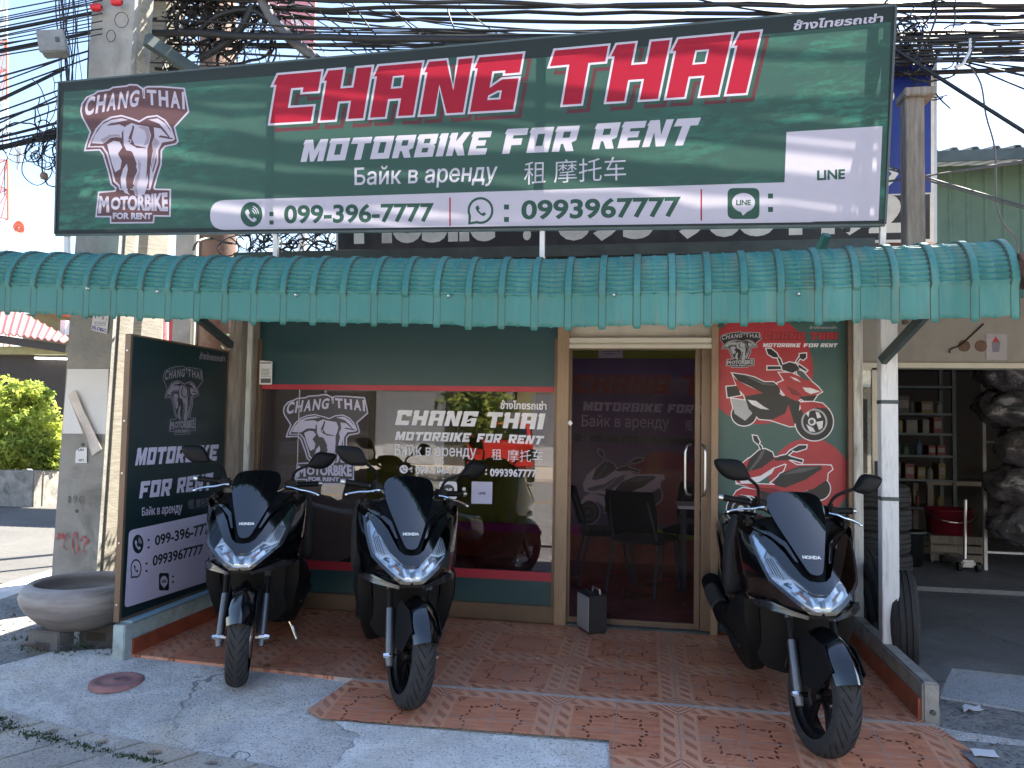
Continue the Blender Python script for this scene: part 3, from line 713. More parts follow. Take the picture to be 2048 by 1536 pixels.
# ---- emblem: elephant head under a shield, traced once in its own coordinates
def s_(pts): return [(x, y) for x, y in pts]
EMB_Q = [(470, 1308), (1108, 1308), (1108, 490), (470, 490)]
EMB = dict(
 shield=[(478,650),(484,610),(512,572),(552,556),(572,540),(640,530),(662,516),(740,508),(760,500),(800,502),(830,522),(838,575),(848,576),(848,520),(864,512),(950,512),(1074,522),(1098,652),(1016,742),(1036,826),(1026,838),(962,852),(940,880),(938,960),(914,1036),(896,1100),(905,1112),(992,1114),(990,1260),(898,1258),(893,1298),(652,1300),(652,1263),(567,1263),(582,1130),(676,1122),(684,1098),(656,1076),(638,1000),(608,900),(586,872),(502,876),(510,842),(534,772),(486,684)],
 rim_l=[(512,862),(530,812),(560,752),(600,708),(650,682),(710,672),(770,690),(815,706),(860,680),(920,672),(968,700),(1004,750),(1024,812),(1012,824),(950,834),(926,880),(926,952),(900,1032),(880,1110),(700,1112),(690,1088),(664,1064),(650,1000),(622,900),(596,862)],
 fill=[(524,856),(542,812),(570,757),(606,716),(654,691),(712,682),(770,700),(815,717),(860,690),(918,682),(962,708),(996,757),(1014,808),(1004,815),(944,824),(916,874),(916,948),(890,1028),(872,1104),(706,1104),(700,1082),(674,1058),(660,1000),(632,896),(604,854)],
 ear_l=[(536,838),(556,790),(590,742),(640,735),(700,728),(735,745),(712,776),(712,806),(680,802),(648,806),(622,828),(600,842)],
 ear_l_rim=[(566,776),(600,728),(650,702),(712,692),(750,702),(700,712),(645,722),(604,750)],
 flap_l=[(628,846),(664,824),(700,830),(716,862),(690,900),(712,942),(704,988),(674,1008),(656,960),(640,900)],
 ear_r_rim=[(868,700),(922,692),(966,722),(1000,772),(1016,806),(996,806),(972,770),(930,722)],
 ear_r=[(900,745),(940,752),(984,800),(940,792),(925,802),(1004,816),(945,828),(920,872),(906,952),(890,1000),(884,940),(896,880),(888,840),(904,800)],
 head=[(722,768),(738,736),(770,720),(800,730),(830,735),(868,742),(884,790),(872,842),(862,868),(872,930),(860,1000),(868,1060),(846,1138),(792,1146),(776,1090),(786,1040),(804,1000),(786,940),(768,884),(740,880),(724,846)],
 brow=[(755,800),(770,760),(776,732),(786,740),(780,770),(770,810),(790,850),(850,862),(856,868),(800,866),(762,842),(748,826)],
 shade_head=[(806,742),(830,738),(866,746),(880,790),(868,840),(838,856),(858,806),(846,764)], shade_trunk=[(812,1000),(790,1044),(780,1090),(794,1144),(810,1142),(800,1090),(816,1042),(826,960),(806,930)], shade_ear=[(602,838),(622,824),(648,802),(680,798),(710,802),(694,786),(640,788),(588,818)], shade_ear_r=[(906,802),(890,842),(898,880),(888,940),(894,985),(904,950),(914,875),(934,832)],
 eye=circ(757, 826, 12, 12), pupil=circ(757, 826, 6, 10),
 trunk_line=[(772,884),(790,930),(800,960),(790,1000),(770,1040),(760,1100),(776,1146),(750,1130),(744,1060),(762,1000),(768,940)],
 trunk_line_r=[(862,868),(884,872),(874,940),(866,1000),(852,1060),(858,1000),(862,930)],
 tusk_l=[(742,958),(748,990),(736,1050),(742,1110),(760,1140),(730,1128),(708,1090),(706,1040),(720,990)],
 tusk_r=[(880,960),(894,1010),(888,1070),(868,1120),(874,1060)],
 curl=[(756,1050),(776,1030),(770,1070),(786,1084),(770,1108),(758,1080)])
def toquad(pts, q):
    return [bil(q, (x - 470) / 638, (1308 - y) / 818) for x, y in pts]
def emblem(q, ink):
    """ink: dict outline, fill, light -> material index; returns layers"""
    T = lambda k: [toquad(EMB[k], q)]
    sc_ = (Vector(q[1]) - Vector(q[0])).length / 638
    sh = toquad(EMB['shield'], q)
    L = [(ink['o'], 'any', [offset(sh, 9 * sc_)]), (ink['f'], 'any', [sh]), (ink['o'], 'any', T('rim_l')), (ink['f'], 'any', [toquad(EMB['fill'], q)])]
    for k in ('ear_l', 'ear_l_rim', 'flap_l', 'ear_r_rim', 'ear_r', 'head', 'tusk_l', 'tusk_r'): L.append((ink['l'], 'any', T(k)))
    for k in ('shade_head', 'shade_trunk', 'shade_ear', 'shade_ear_r'): L.append((ink.get('m', ink['l']), 'any', T(k)))
    for k in ('brow', 'trunk_line', 'trunk_line_r', 'curl'): L.append((ink['f'], 'any', T(k)))
    L.append((ink['l'], 'any', T('eye'))); L.append((ink['f'], 'any', T('pupil')))
    # arched words
    def arch(word, x0, x1, yb, yt, tiltb):
        n = len(word); out = []; wd = [.26 if c == 'I' else 1 for c in word]; tot = sum(wd) + .22 * (n - 1); x = 0
        for c, w_ in zip(word, wd):
            u0, u1 = x / tot, (x + w_) / tot; x += w_ + .22
            xa, xb = lerp(x0, x1, u0), lerp(x0, x1, u1)
            qq = [(xa, yb(u0)), (xb, yb(u1)), (xb + tiltb, yt(u1)), (xa + tiltb, yt(u0))]
            out += text(c, qq, .035)
        return [toquad(t, q) for t in out]
    L.append((ink['l'], 'wind', arch('CHANG', 492, 806, lambda u: lerp(682, 622, u ** .8), lambda u: lerp(572, 524, u ** .7), 14)))
    L.append((ink['l'], 'wind', arch('THAI', 862, 1082, lambda u: lerp(612, 640, u), lambda u: lerp(524, 538, u), -4)))
    L.append((ink['l'], 'wind', [toquad(t, q) for t in text('M', [(574, 1250), (640, 1242), (636, 1150), (582, 1146)], .05) + text('OTORBIKE', [(646, 1226), (984, 1238), (980, 1124), (650, 1156)], .05)]))
    L.append((ink['l'], 'wind', [toquad(t, q) for t in text('FOR RENT', [(660, 1282), (888, 1284), (890, 1246), (660, 1244)], .05)]))
    return L
def handset(cx, cy, r, rot=0):
    pts = [(-.62,-.38),(-.40,-.62),(-.26,-.56),(-.10,-.22),(-.24,-.06),(-.02,.22),(.24,.36),(.36,.18),(.64,.32),(.68,.46),(.42,.66),(.10,.58),(-.34,.22),(-.58,-.16)]
    return [(cx + r * (x * math.cos(rot) - y * math.sin(rot)), cy + r * (x * math.sin(rot) + y * math.cos(rot))) for x, y in pts]
def arcband(cx, cy, r0, r1, a0, a1, n=8):
    return [(cx + r1*math.cos(R(lerp(a0, a1, k/n))), cy + r1*math.sin(R(lerp(a0, a1, k/n)))) for k in range(n+1)] + [(cx + r0*math.cos(R(lerp(a1, a0, k/n))), cy + r0*math.sin(R(lerp(a1, a0, k/n)))) for k in range(n+1)]
def ic_phone(cx, cy, rx, ry, d, l):
    S = lambda P: [(cx + x * rx, cy + y * ry) for x, y in P]
    return [(d, 'any', [S(circ(0, 0, 1))]), (l, 'any', [S(handset(-.08, .08, .8)), S(arcband(.0, -.05, .22, .3, -80, 0)), S(arcband(.0, -.05, .4, .48, -80, 0)), S(arcband(.0, -.05, .58, .66, -80, 0))])]
def ic_bubble(cx, cy, rx, ry, d, l):
    S = lambda P: [(cx + x * rx, cy + y * ry) for x, y in P]
    tail = [(-.95, 1.05), (-.92, .3), (-.2, .95)]
    return [(d, 'any', [S(circ(0, 0, 1)), S(tail)]), (l, 'any', [S(circ(0, 0, .82)), S([(-.76, .86), (-.72, .35), (-.3, .78)])]), (d, 'any', [S(handset(0, 0, .62))])]
def ic_line(x0, y0, x1, y1, d, l, x0b=None, word=True):
    w_, h = x1 - x0, y1 - y0; c = ((x0+x1)/2, y0 + h*.47)
    return [(d, 'any', [rrect([(x0, y1), (x1, y1), (x1, y0), (x0, y0)], w_*.2)]), (l, 'any', [circ(*c, w_*.36, 24, h*.31), [(c[0]-w_*.1, c[1]+h*.26), (c[0]+w_*.16, c[1]+h*.26), (c[0]-w_*.02, c[1]+h*.42)]]),
            (d, 'wind', text('LINE', [(c[0]-w_*.23, c[1]+h*.09), (c[0]+w_*.23, c[1]+h*.09), (c[0]+w_*.23, c[1]-h*.09), (c[0]-w_*.23, c[1]-h*.09)], .04))]
def colon(x, y0, y1, s): return [rect(x - s, y0 - s, x + s, y0 + s), rect(x - s, y1 - s, x + s, y1 + s)]
THAI = 'ช้างไทยรถเช่า'
RU = 'Байк в аренду'; ZH1 = '租'; ZH2 = '摩托车'
# ------------------------------------------------------------------ the big billboard
def billboard():
    YL, YR = 4.85, 4.48
    a = onY(110, 468, YL); b = onY(1770, 447, YR); n = V(b.y - a.y, -(b.x - a.x), 0).normalized()
    F = lambda x, y: onP(x, y, a, n)
    t = thing('billboard', 'long dark green rental billboard with red and white lettering above the awning', 'billboard', (-1.3, 4.7, 2.5))
    mats = [INK['camo'], INK['black'], INK['white'], INK['red'], INK['drop'], INK['maroon'], INK['green'], INK['mid'], INK['lilac']]
    CA, BK, WH, RD, DR, MR, GN, MD, LC = range(9)
    L = [(BK, 'any', [[(118,166),(1792,12),(1770,447),(110,468)]]),
         (CA, 'any', [[(128,184),(540,152),(700,136),(1000,106),(1060,118),(1300,92),(1560,66),(1782,44),(1768,438),(118,460)]])]
    # white phone strip and square
    L.append((WH, 'any', [rrect([(420,460),(1650,444),(1650,362),(420,401)], 30), [(1560,444),(1757,441),(1760,362),(1560,366)], [(1566,444),(1757,441),(1765,252),(1573,264)]]))
    for word, q in (('CHANG', [(540,247),(1026,219),(1046,107),(556,150)]), ('THAI', [(1092,212),(1492,186),(1521,63),(1110,101)])):
        g = block(word, q); sh = [[(x + 12, y + 12) for x, y in lp] for lp in flat(g)]
        L.append((DR, 'any', [offset([(x + 13, y + 13) for x, y in gl[0]], 4) for gl in g]))
        L.append((GN, 'any', [offset([(x + 11, y + 11) for x, y in gl[0]], -1.2) for gl in g]))
        L.append((WH, 'any', [offset(gl[0], 4.2) for gl in g]))
        for gl in g:
            L.append((RD, 'odd', [gl[0]]))
            for hole in gl[1:]:
                L.append((WH, 'any', [hole])); L.append((CA, 'any', [offset(hole, -3.6)]))
    for word, q in (('MOTORBIKE', [(601,324),(971,309),(984,262),(611,280)]), ('FOR', [(1004,308),(1147,302),(1160,251),(1015,258)]), ('RENT', [(1183,299),(1380,290),(1402,235),(1195,247)])):
        for gl in block(word, q): L.append((WH, 'odd', gl))
    L.append((WH, 'wind', text(RU, [(709,380),(990,372),(997,322),(709,334)], .01)))
    L.append((WH, 'wind', text(ZH1, [(1048,370),(1091,366),(1092,322),(1049,324)], -.004) + text(ZH2, [(1108,366),(1252,360),(1252,312),(1108,320)], -.004)))
    L += ic_phone(503, 429, 22, 25, GN, WH)
    L.append((GN, 'any', colon(543, 428, 445, 4.2) + colon(1013, 414, 439, 5) + colon(1541, 392, 419, 5)))
    L.append((GN, 'wind', text('099-396-7777', [(568,448),(867,444),(868,405),(568,410)], .03)))
    L.append((GN, 'wind', text('0993967777', [(1042,440),(1361,434),(1362,392),(1043,400)], .03)))
    L.append((RD, 'any', [rect(898.5, 395, 901.5, 452), rect(1401, 378, 1404, 441)]))
    L += ic_bubble(961, 421, 26, 27, GN, WH)
    L += ic_line(1455, 376, 1519, 438, GN, WH)
    L.append((GN, 'wind', text('LINE', [(1634,361),(1690,358),(1690,338),(1634,341)], .04)))
    L.append((WH, 'wind', text(THAI, [(1585,61),(1765,44),(1768,26),(1590,40)], .03)))
    L += emblem([(x / 2.926, y / 2.926) for x, y in EMB_Q], dict(o=LC, f=MR, l=LC, m=MD))
    sheet('banner', L, F, mats, t, eps=1e-3)
    # steel frame behind the vinyl
    back = n * -1
    if back.y < 0: back = -back
    P = lambda x, y, d=.035: F(x, y) + back * d
    f = MB()
    for p, q in (((120,170),(1790,16)), ((113,464),(1770,443)), ((121,168),(113,466)), ((1788,14),(1767,445)), ((549,132),(543,462)), ((1090,82),(1082,452)), ((1755,30),(1735,440))):
        f.bar(P(*p), P(*q), .038, .038)
    f.build('frame', M['galv'], t)
    e = MB()
    for p, q in (((118,166),(1792,12)), ((110,468),(1770,447)), ((118,166),(110,468)), ((1792,12),(1770,447))):
        e.bar(F(*p) + back * .008, F(*q) + back * .008, .012, .028)
    e.build('edge_trim', M['dark_steel'], t)
    for x in (128, 547, 1083, 1768):
        p = F(x, 450 if x > 700 else 462) + back * .03
        MB().bar((p.x, p.y, p.z), (p.x, p.y + .02, interp(CANZ, p.x) + .37), .03, .03).build('support_leg', M['galv'], t)
    p = F(1758, 70) + back * .06; q = V(p.x - .3, p.y + .75, 2.45)
    p2 = F(1660, 470)
    MB().bar(F(1775, 60) + back * .05, F(1700, 452) + back * .12, .035, .035).build('strut', M['dark_steel'], t)
    MB().bar(F(1668, 448) + back * .25, F(1648, 488) + back * .35, .04, .04).build('strut', M['teal_sheet'], t)
billboard()
# ------------------------------------------------------------------ motor scooters
mat('gloss_black', (.004, .0042, .005), .12, var=.05, coat=1); mat('smoke_screen', (.004, .004, .005), .05, var=.02, coat=1)
mat('matte_black', (.0048, .005, .0058), .55, var=.12, spec=.2); mat('matte_grey', (.018, .019, .022), .6, var=.1, spec=.3)
mat('tyre', (.03, .03, .032), .75, spec=.3, var=.2, scale=30); mat('tyre_groove', (.006, .006, .007), .9)
mat('rim_black', (.01, .01, .011), .35, metal=.4); mat('fork_grey', (.14, .145, .16), .4, metal=.75, var=.06); mat('chrome', (.75, .76, .78), .12, metal=1, var=.03)
mat('trim_grey', (.02, .02, .022), .2, coat=.6); mat('seat_vinyl', (.014, .014, .015), .6, bmp=.1, bscale=200)
glassm('lamp_cover', (.97, .98, .98), .03); mat('amber', (.5, .2, .04), .3); mat('tail_red', (.35, .01, .01), .2, coat=1); mat('drl', (.75, .80, .88), .12, var=.02, coat=1)
def m_reflector():
    m, nt, p = newmat('reflector'); X.nt = nt
    tc = nt.nodes.new('ShaderNodeTexCoord'); mp = nt.nodes.new('ShaderNodeMapping'); mp.inputs['Scale'].default_value = (1, .5, .6); nt.links.new(tc.outputs['Object'], mp.inputs[0])
    vo = nt.nodes.new('ShaderNodeTexVoronoi'); vo.inputs['Scale'].default_value = 46; nt.links.new(mp.outputs[0], vo.inputs['Vector'])
    col = ramp(nt, X(vo.outputs['Color']), [(.2, (.03, .03, .035)), (.45, (.42, .44, .47)), (.7, (.9, .9, .9))])
    nt.links.new(col, p.inputs['Base Color']); p.inputs['Metallic'].default_value = .85; p.inputs['Roughness'].default_value = .16
    bump(nt, p, vo.outputs['Color'], .9, .02); return m
m_reflector(); mat('amber_lens', (.30, .12, .05), .3, var=.3); mat('lamp_inner', (.40, .42, .46), .35, metal=.15, var=.3, scale=60, coord='o', stretch=(1, 1, 6))
def y0(z): return sinterp([(.56, -.02), (.63, -.035), (.70, -.005), (.80, .085), (.90, .19), (1.0, .305), (1.13, .47)], z)
def face(off=0, k=2.1, q=1.0):
    def f(x, z):
        if z > .63: z = .63 + (z - .63) * q
        y = y0(z) + k * x * x; n = V(-2 * k * x, 1, -(y0(z + .01) - y0(z - .01)) / .02).normalized()   # pointing backwards
        return V(x, y, z) + n * -off
    return f
LQ = 1.0
def scr(off):
    def f(x, z): return V(x, .052 + (z - .778) * 1.13 + 1.35 * x * x, z) + V(-2.7 * x, 1, -1.13).normalized() * -off
    return f
def mir(p): return [(-x, z) for x, z in p]
def sym(p): return p + [(-x, z) for x, z in reversed(p) if x > 1e-6]
def smoothpoly(p, n=3, closed=True):
    out = []; N = len(p)
    for i in range(N if closed else N - 1):
        a, b, c, d = (Vector(p[(i + k) % N]) if closed else Vector(p[max(0, min(N - 1, i + k))]) for k in (-1, 0, 1, 2))
        for q in range(n):
            t = q / n; out.append(tuple(.5 * ((2*b) + (c - a)*t + (2*a - 5*b + 4*c - d)*t*t + (3*b - a - 3*c + d)*t**3)))
    if not closed: out.append(tuple(p[-1]))
    return out
def panel(name, poly, fm, m, par, refine=.03, th=.006, flip=False):
    o = sheet(name, [(0, 'any', poly)], fm, m, par, refine=refine, local=True, smooth=True, eps=1e-5, flip=flip); return thick(o, th)
LAMP_IN = [(0, .70), (.036, .70), (.106, .757), (.155, .826), (.200, .886), (.228, .926)]
LAMP_OUT = [(.236, .914), (.227, .86), (.211, .80), (.192, .747), (.120, .688), (.048, .633), (0, .630)]
def dens(p, n=2): return [tuple(Vector(p[i]).lerp(Vector(p[i + 1]), k / n)) for i in range(len(p) - 1) for k in range(n)] + [p[-1]]
def pillow(mb, poly, f, depth, back, m=0):
    """rounded pad from an outline: f(u, v, d) maps to 3D with d = outwards"""
    c = (sum(p[0] for p in poly) / len(poly), sum(p[1] for p in poly) / len(poly)); rows = []
    for s, d in ((.96, -back), (1, -back * .4), (1, 0), (.94, depth * .45), (.8, depth * .78), (.55, depth * .95), (.25, depth)):
        rows.append([f(c[0] + (u - c[0]) * s, c[1] + (v - c[1]) * s, d) for u, v in poly])
    n0 = len(mb.v); mb.grid(rows, m, close=True); n = len(poly)
    mb.f.append([n0 + k for k in range(n - 1, -1, -1)]); mb.m.append(m); mb.f.append([n0 + 6 * n + k for k in range(n)]); mb.m.append(m)
def loft(mb, secs, m=0, n=20, e=2.6):
    """superellipse sections (y, half width, z bottom, z top)"""
    rows = []
    for y, w_, zb, zt in secs:
        row = []
        for k in range(n):
            a = 2 * math.pi * k / n; ca, sa = math.cos(a), math.sin(a)
            row.append(V(w_ * math.copysign(abs(ca) ** (2 / e), ca), y, (zb + zt) / 2 + (zt - zb) / 2 * math.copysign(abs(sa) ** (2 / e), sa)))
        rows.append(row)
    b = len(mb.v); mb.grid(rows, m, close=True); N = len(rows)
    mb.f.append([b + k for k in range(n - 1, -1, -1)]); mb.m.append(m); mb.f.append([b + (N - 1) * n + k for k in range(n)]); mb.m.append(m)
def tyre_mesh(mb, cy, cz, Rt, wd, rim, N=240, K=26):
    """tyre with chevron tread; faces in grooves take material 1"""
    rows = []; h = (Rt - rim) * .55; rc = Rt - h; PER = N // 30
    P = []
    for k in range(K + 1):
        ph = lerp(-112, 112, k / K); P.append((ph, wd / 2 * math.sin(R(ph)) if abs(ph) <= 90 else wd / 2 * math.copysign(1 - .02 * (abs(ph) - 90) / 22, ph), rc + h * math.cos(R(ph)) if abs(ph) < 90 else lerp(rc, rim, (abs(ph) - 90) / 22)))
    def groove(i, ph):
        a = abs(ph)
        if a < 10 or a > 72: return False
        j = i + (PER // 2 if ph > 0 else 0)
        return j % PER < 2 and not (a > 52 and (j // PER) % 2)
    for i in range(N):
        row = []
        for ph, x, r in P:
            t = 2 * math.pi * (i - min(abs(ph), 80) / 74 * 2.1 * PER) / N
            rr = r - (.003 if groove(i, ph) else 0); row.append(V(x, cy + rr * math.cos(t), cz + rr * math.sin(t)))
        rows.append(row)
    rows.append(rows[0]); b = len(mb.f); mb.grid(rows)
    for i in range(N):
        for k in range(K):
            if groove(i, (P[k][0] + P[k + 1][0]) / 2): mb.m[b + i * K + k] = 1
def wheel_rim(mb, cy, cz, rim, wd, spokes=5):
    mb.lathe([(rim + .004, -wd*.42), (rim - .006, -wd*.40), (rim - .022, -wd*.30), (rim - .026, 0), (rim - .022, wd*.30), (rim - .006, wd*.40), (rim + .004, wd*.42)], (0, cy, cz), 'x', 48)
    mb.lathe([(0, -.045), (.028, -.045), (.034, -.03), (.034, .03), (.028, .045), (0, .045)], (0, cy, cz), 'x', 20)
    for s in range(spokes):
        for d in (-.16, .16):
            a = 2 * math.pi * s / spokes + .3; p0 = V(.01 if d > 0 else -.01, cy + .028 * math.cos(a + d * 2), cz + .028 * math.sin(a + d * 2)); p1 = V(0, cy + (rim - .018) * math.cos(a + d), cz + (rim - .018) * math.sin(a + d))
            mb.bar(p0, p1, .022, .013, up=(1, 0, 0), bev=.003)
ST_D = V(0, math.sin(R(26.5)), math.cos(R(26.5)))
def axis(z, x=0, f=0): return V(x, -.078 + .4986 * z - f, z)
def scooter():
    t = thing('motor_scooter', 'x', 'motorbike'); S = []          # S: parts that turn with the handlebar
    def B(mb, name, m, par=t, steer=False, smooth=True, auto=35):
        o = mb.build(name, m, par, local=True, auto=auto)
        if steer: S.append(o)
        return o
    # ---- front wheel and fork
    mb = MB(); tyre_mesh(mb, 0, .255, .255, .112, .180); tw = B(mb, 'front_tyre', [M['tyre'], M['tyre_groove']], steer=True)
    mb = MB(); wheel_rim(mb, 0, .255, .180, .095); rim = B(mb, 'rim', M['rim_black'], tw)
    mb = MB(); mb.lathe([(.055, .052), (.11, .052), (.11, .056), (.055, .056)], (0, 0, .255), 'x', 36, closed=True)
    for k in range(5):
        a = k * 2 * math.pi / 5; mb.bar((.054, .02*math.cos(a), .255+.02*math.sin(a)), (.054, .06*math.cos(a+.3), .255+.06*math.sin(a+.3)), .014, .004, up=(1, 0, 0))
    B(mb, 'brake_disc', M['steel'], tw)
    mb = MB(); mb.box((.045, .05, .30), (.085, .115, .37), bev=.012); B(mb, 'brake_caliper', M['dark_steel'], tw)
    for s in (-1, 1):
        lo = V(s*.108, -.006, .205); d = ST_D
        mb = MB(); mb.tube([lo, lo + d*.03, lo + d*.20, lo + d*.285], [.017, .022, .0205, .019], 14); fk = B(mb, 'fork_leg', M['fork_grey'], steer=True)
        mb = MB(); mb.tube([lo + d*.28, lo + d*.62], .016, 12); B(mb, 'stanchion', M['matte_black'], fk); mb = MB(); mb.tube([lo + d*.385, lo + d*.47], .0185, 12); B(mb, 'fork_sleeve', M['fork_grey'], fk)
        mb = MB(); mb.cyl((s*.075, 0, .255), (s*.137, 0, .255), .011, 10); mb.cyl((s*.12, 0, .255), (s*.147, 0, .255), .016, 6, r2=.011); B(mb, 'axle_bolt', M['chrome'], fk)
    mb = MB(); mb.tube([(.13, .09, .33), (.15, .12, .38), (.14, .14, .45), (.12, .17, .55), (.08, .2, .62)], .005, 6); B(mb, 'brake_hose', M['matte_black'], steer=True)
    # ---- fender
    rows = []
    for k in range(22):
        a = R(lerp(28, 168, k / 21)); row = []
        for j in range(-6, 7):
            u = j / 6; ww = .074 * (1 if k > 2 else .86 + .05 * k); rr = .287 - .052 * abs(u) ** 2.2 + (.012 * max(0, 1 - abs(u) * 2.2))
            row.append(V(u * ww, -rr * math.cos(a), .255 + rr * math.sin(a)))
        rows.append(row)
    mb = MB(); mb.grid(rows); o = B(mb, 'front_fender', M['gloss_black'], steer=True); thick(o, .004)
    mb = MB()
    for s in (-1, 1):
        mb.add([V(s*.076, -.19, .42), V(s*.084, -.10, .30), V(s*.088, .0, .30), V(s*.088, .10, .36), V(s*.082, .16, .44), V(s*.074, .05, .52), V(s*.074, -.1, .50)], [(0, 1, 2, 3, 4, 5, 6)])
    o = B(mb, 'fender_stay', M['matte_black'], steer=True); thick(o, .006, 0)
    # ---- handlebar with grips, levers, mirrors
    mb = MB(); c = axis(.99)
    mb.tube(smoothpoly3([(-.30, .478, 1.052), (-.20, .44, 1.045), (-.10, .415, 1.00), (0, .405, .985), (.10, .415, 1.00), (.20, .44, 1.045), (.30, .478, 1.052)]), .0115, 10)
    mb.cyl(c - ST_D * .12, c, .022, 12); bar_ = B(mb, 'handlebar', M['trim_grey'], steer=True)
    for s in (-1, 1):
        mb = MB(); a = V(s*.225, .451, 1.049); b = V(s*.345, .495, 1.055); d = (b - a)
        mb.tube([a, a + d*.04, a + d*.06, a + d*.95, b], [.019, .019, .0165, .0165, .0185], 14); g = B(mb, 'grip', M['matte_black'], bar_)
        mb = MB(); mb.tube([b, b + d.normalized()*.004, b + d.normalized()*.026, b + d.normalized()*.03], [.012, .0155, .0155, .011], 14); B(mb, 'bar_end', M['steel'], bar_)
        mb = MB(); mb.box((s*.150, .405, 1.015), (s*.222, .465, 1.072), bev=.012); mb.box((s*.165, .375, 1.03), (s*.215, .41, 1.075), bev=.008); B(mb, 'switch_box', M['matte_black'], bar_)
        mb = MB(); pts = smoothpoly3([(s*.165, .385, 1.038), (s*.20, .372, 1.035), (s*.24, .378, 1.024), (s*.29, .395, 1.016), (s*.335, .405, 1.003), (s*.352, .408, .995)])
        mb.tube(pts, [.0075 - .003 * k / len(pts) for k in range(len(pts))], 8); mb.lathe([(0, -.0095), (.0068, -.0068), (.0095, 0), (.0068, .0068), (0, .0095)], (s*.354, .409, .994), 'x', 10)
        B(mb, 'brake_lever', M['chrome'], bar_)
        mb = MB(); mb.tube(smoothpoly3([(s*.195, .43, 1.06), (s*.195, .425, 1.10), (s*.215, .405, 1.135), (s*.255, .385, 1.16), (s*.30, .375, 1.185)]), .0085, 8)
        mb.cyl((s*.195, .43, 1.05), (s*.195, .43, 1.085), .014, 10)
        st = B(mb, 'mirror_stalk', M['matte_black'], bar_)
        poly = smoothpoly([(.445, 1.243), (.385, 1.256), (.325, 1.252), (.288, 1.20), (.278, 1.168), (.318, 1.155), (.372, 1.156), (.42, 1.188)], 3)
        mb = MB(); pillow(mb, poly, lambda u, v, d: V(s*u, .385 - d + (u - .36) * .3, v), .034, .022); B(mb, 'mirror', M['matte_black'], bar_)
    # ---- front body
    lamp = dens(LAMP_IN[1:]); lout = dens(LAMP_OUT)
    for s in (-1, 1):
        flipx = (lambda p: p) if s > 0 else mir
        full = [LAMP_IN[0]] + lamp + lout
        cov = panel('headlight', [flipx(full)], face(.004, q=LQ), M['lamp_cover'], t, .03, .002)
        inner = offset(full, -.006)
        sheet('reflector', [(0, 'any', [flipx(full)]), 
            (4, 'any', [flipx([(.116, .764), (.158, .822), (.187, .860), (.209, .815), (.192, .762), (.165, .748), (.135, .752)])]),
            (1, 'any', [flipx([(.140 + .013 * q, .757 + .004 * q), (.144 + .013 * q, .757 + .004 * q), (.178 + .008 * q, .836 - .002 * q), (.174 + .008 * q, .838 - .002 * q)]) for q in range(4)]),
            (2, 'any', [flipx([(.190, .866), (.226, .918), (.232, .905), (.222, .86), (.212, .826)])]),
            (3, 'any', [flipx([(.188, .737), (.118, .681), (.046, .638), (0, .636), (0, .645), (.043, .647), (.112, .692), (.181, .746)]), flipx([(.052, .713), (.109, .752), (.150, .741), (.190, .751), (.188, .760), (.150, .751), (.107, .763), (.048, .722)])]),
            (1, 'any', [flipx([(.118, .722), (.150, .734), (.146, .739), (.114, .728)])]),
            (5, 'any', [flipx([(.062, .676), (.098, .708), (.090, .716), (.054, .684)])])],
            face(-.016, q=LQ), [M['reflector'], M['matte_grey'], M['chrome'], M['drl'], M['lamp_inner'], M['amber_lens']], cov, refine=.016, local=True, eps=1e-5)
        # trim under the lamp, side cowl swept back
        ring = lout + [(x + .009, z - .013 if z < .9 else z - .002) for x, z in reversed(lout)]
        panel('lamp_trim', [flipx([(max(0, x), z) for x, z in ring])], face(.004, q=LQ), M['trim_grey'], t, .03, .012)
        Rr = [(.262, .50, .975), (.272, .56, .88), (.274, .59, .78), (.270, .57, .69), (.258, .45, .632), (.245, .28, .608), (.0, .22, .60)]
        rows = []
        nO = len(LAMP_OUT) - 1
        for kk in range(nO * 3 + 1):
            (x, z) = dens(LAMP_OUT, 3)[kk]; i0 = min(kk // 3, nO - 1); q = V(*Rr[i0]).lerp(V(*Rr[i0 + 1]), kk / 3 - i0)
            p = face(0, q=LQ)(x + .008, z - .008 if z < .9 else z + .004); row = []
            for k in range(9):
                u = k / 8; r_ = p.lerp(q, u); r_ = r_ + V(.030 * math.sin(math.pi * u) * (1 if x > 0 else 0), 0, 0); row.append(V(s * r_.x, r_.y, r_.z))
            rows.append(row)
        mb = MB(); mb.grid(rows); o = B(mb, 'side_cowl', M['gloss_black']); thick(o, .004)
        # wing edge under the nose
        mb = MB(); mb.add([V(s*.06, -.03, .612), V(s*.12, .03, .622), V(s*.19, .12, .640), V(s*.236, .20, .632), V(s*.245, .30, .612), V(s*.245, .30, .598), V(s*.236, .19, .604), V(s*.18, .08, .602), V(s*.06, -.025, .594)], [(0, 1, 7, 8), (1, 2, 6, 7), (2, 3, 5, 6), (3, 4, 5)])
        o = B(mb, 'nose_wing', M['trim_grey']); thick(o, .008, 0)
        # knee panel
        poly = smoothpoly([(.50, .975), (.57, .985), (.65, .94), (.71, .84), (.745, .70), (.73, .59), (.68, .55), (.615, .58), (.585, .68), (.56, .78), (.52, .88)], 3)
        sd_ = lambda x0: (lambda y, z: V(s * (x0 - .10 * max(0, .75 - z) - .05 * max(0, y - .6)), y, z))
        mb = MB(); pillow(mb, poly, lambda u, v, d: V(s * (.285 + d - .10 * abs(u - .62) - .08 * max(0, v - .8)), u, v), .025, .08); B(mb, 'knee_panel', M['matte_grey'])
        poly = smoothpoly([(.33, .605), (.45, .600), (.60, .545), (.72, .46), (.95, .43), (1.04, .36), (1.0, .25), (.85, .195), (.60, .185), (.45, .235), (.36, .37)], 2)
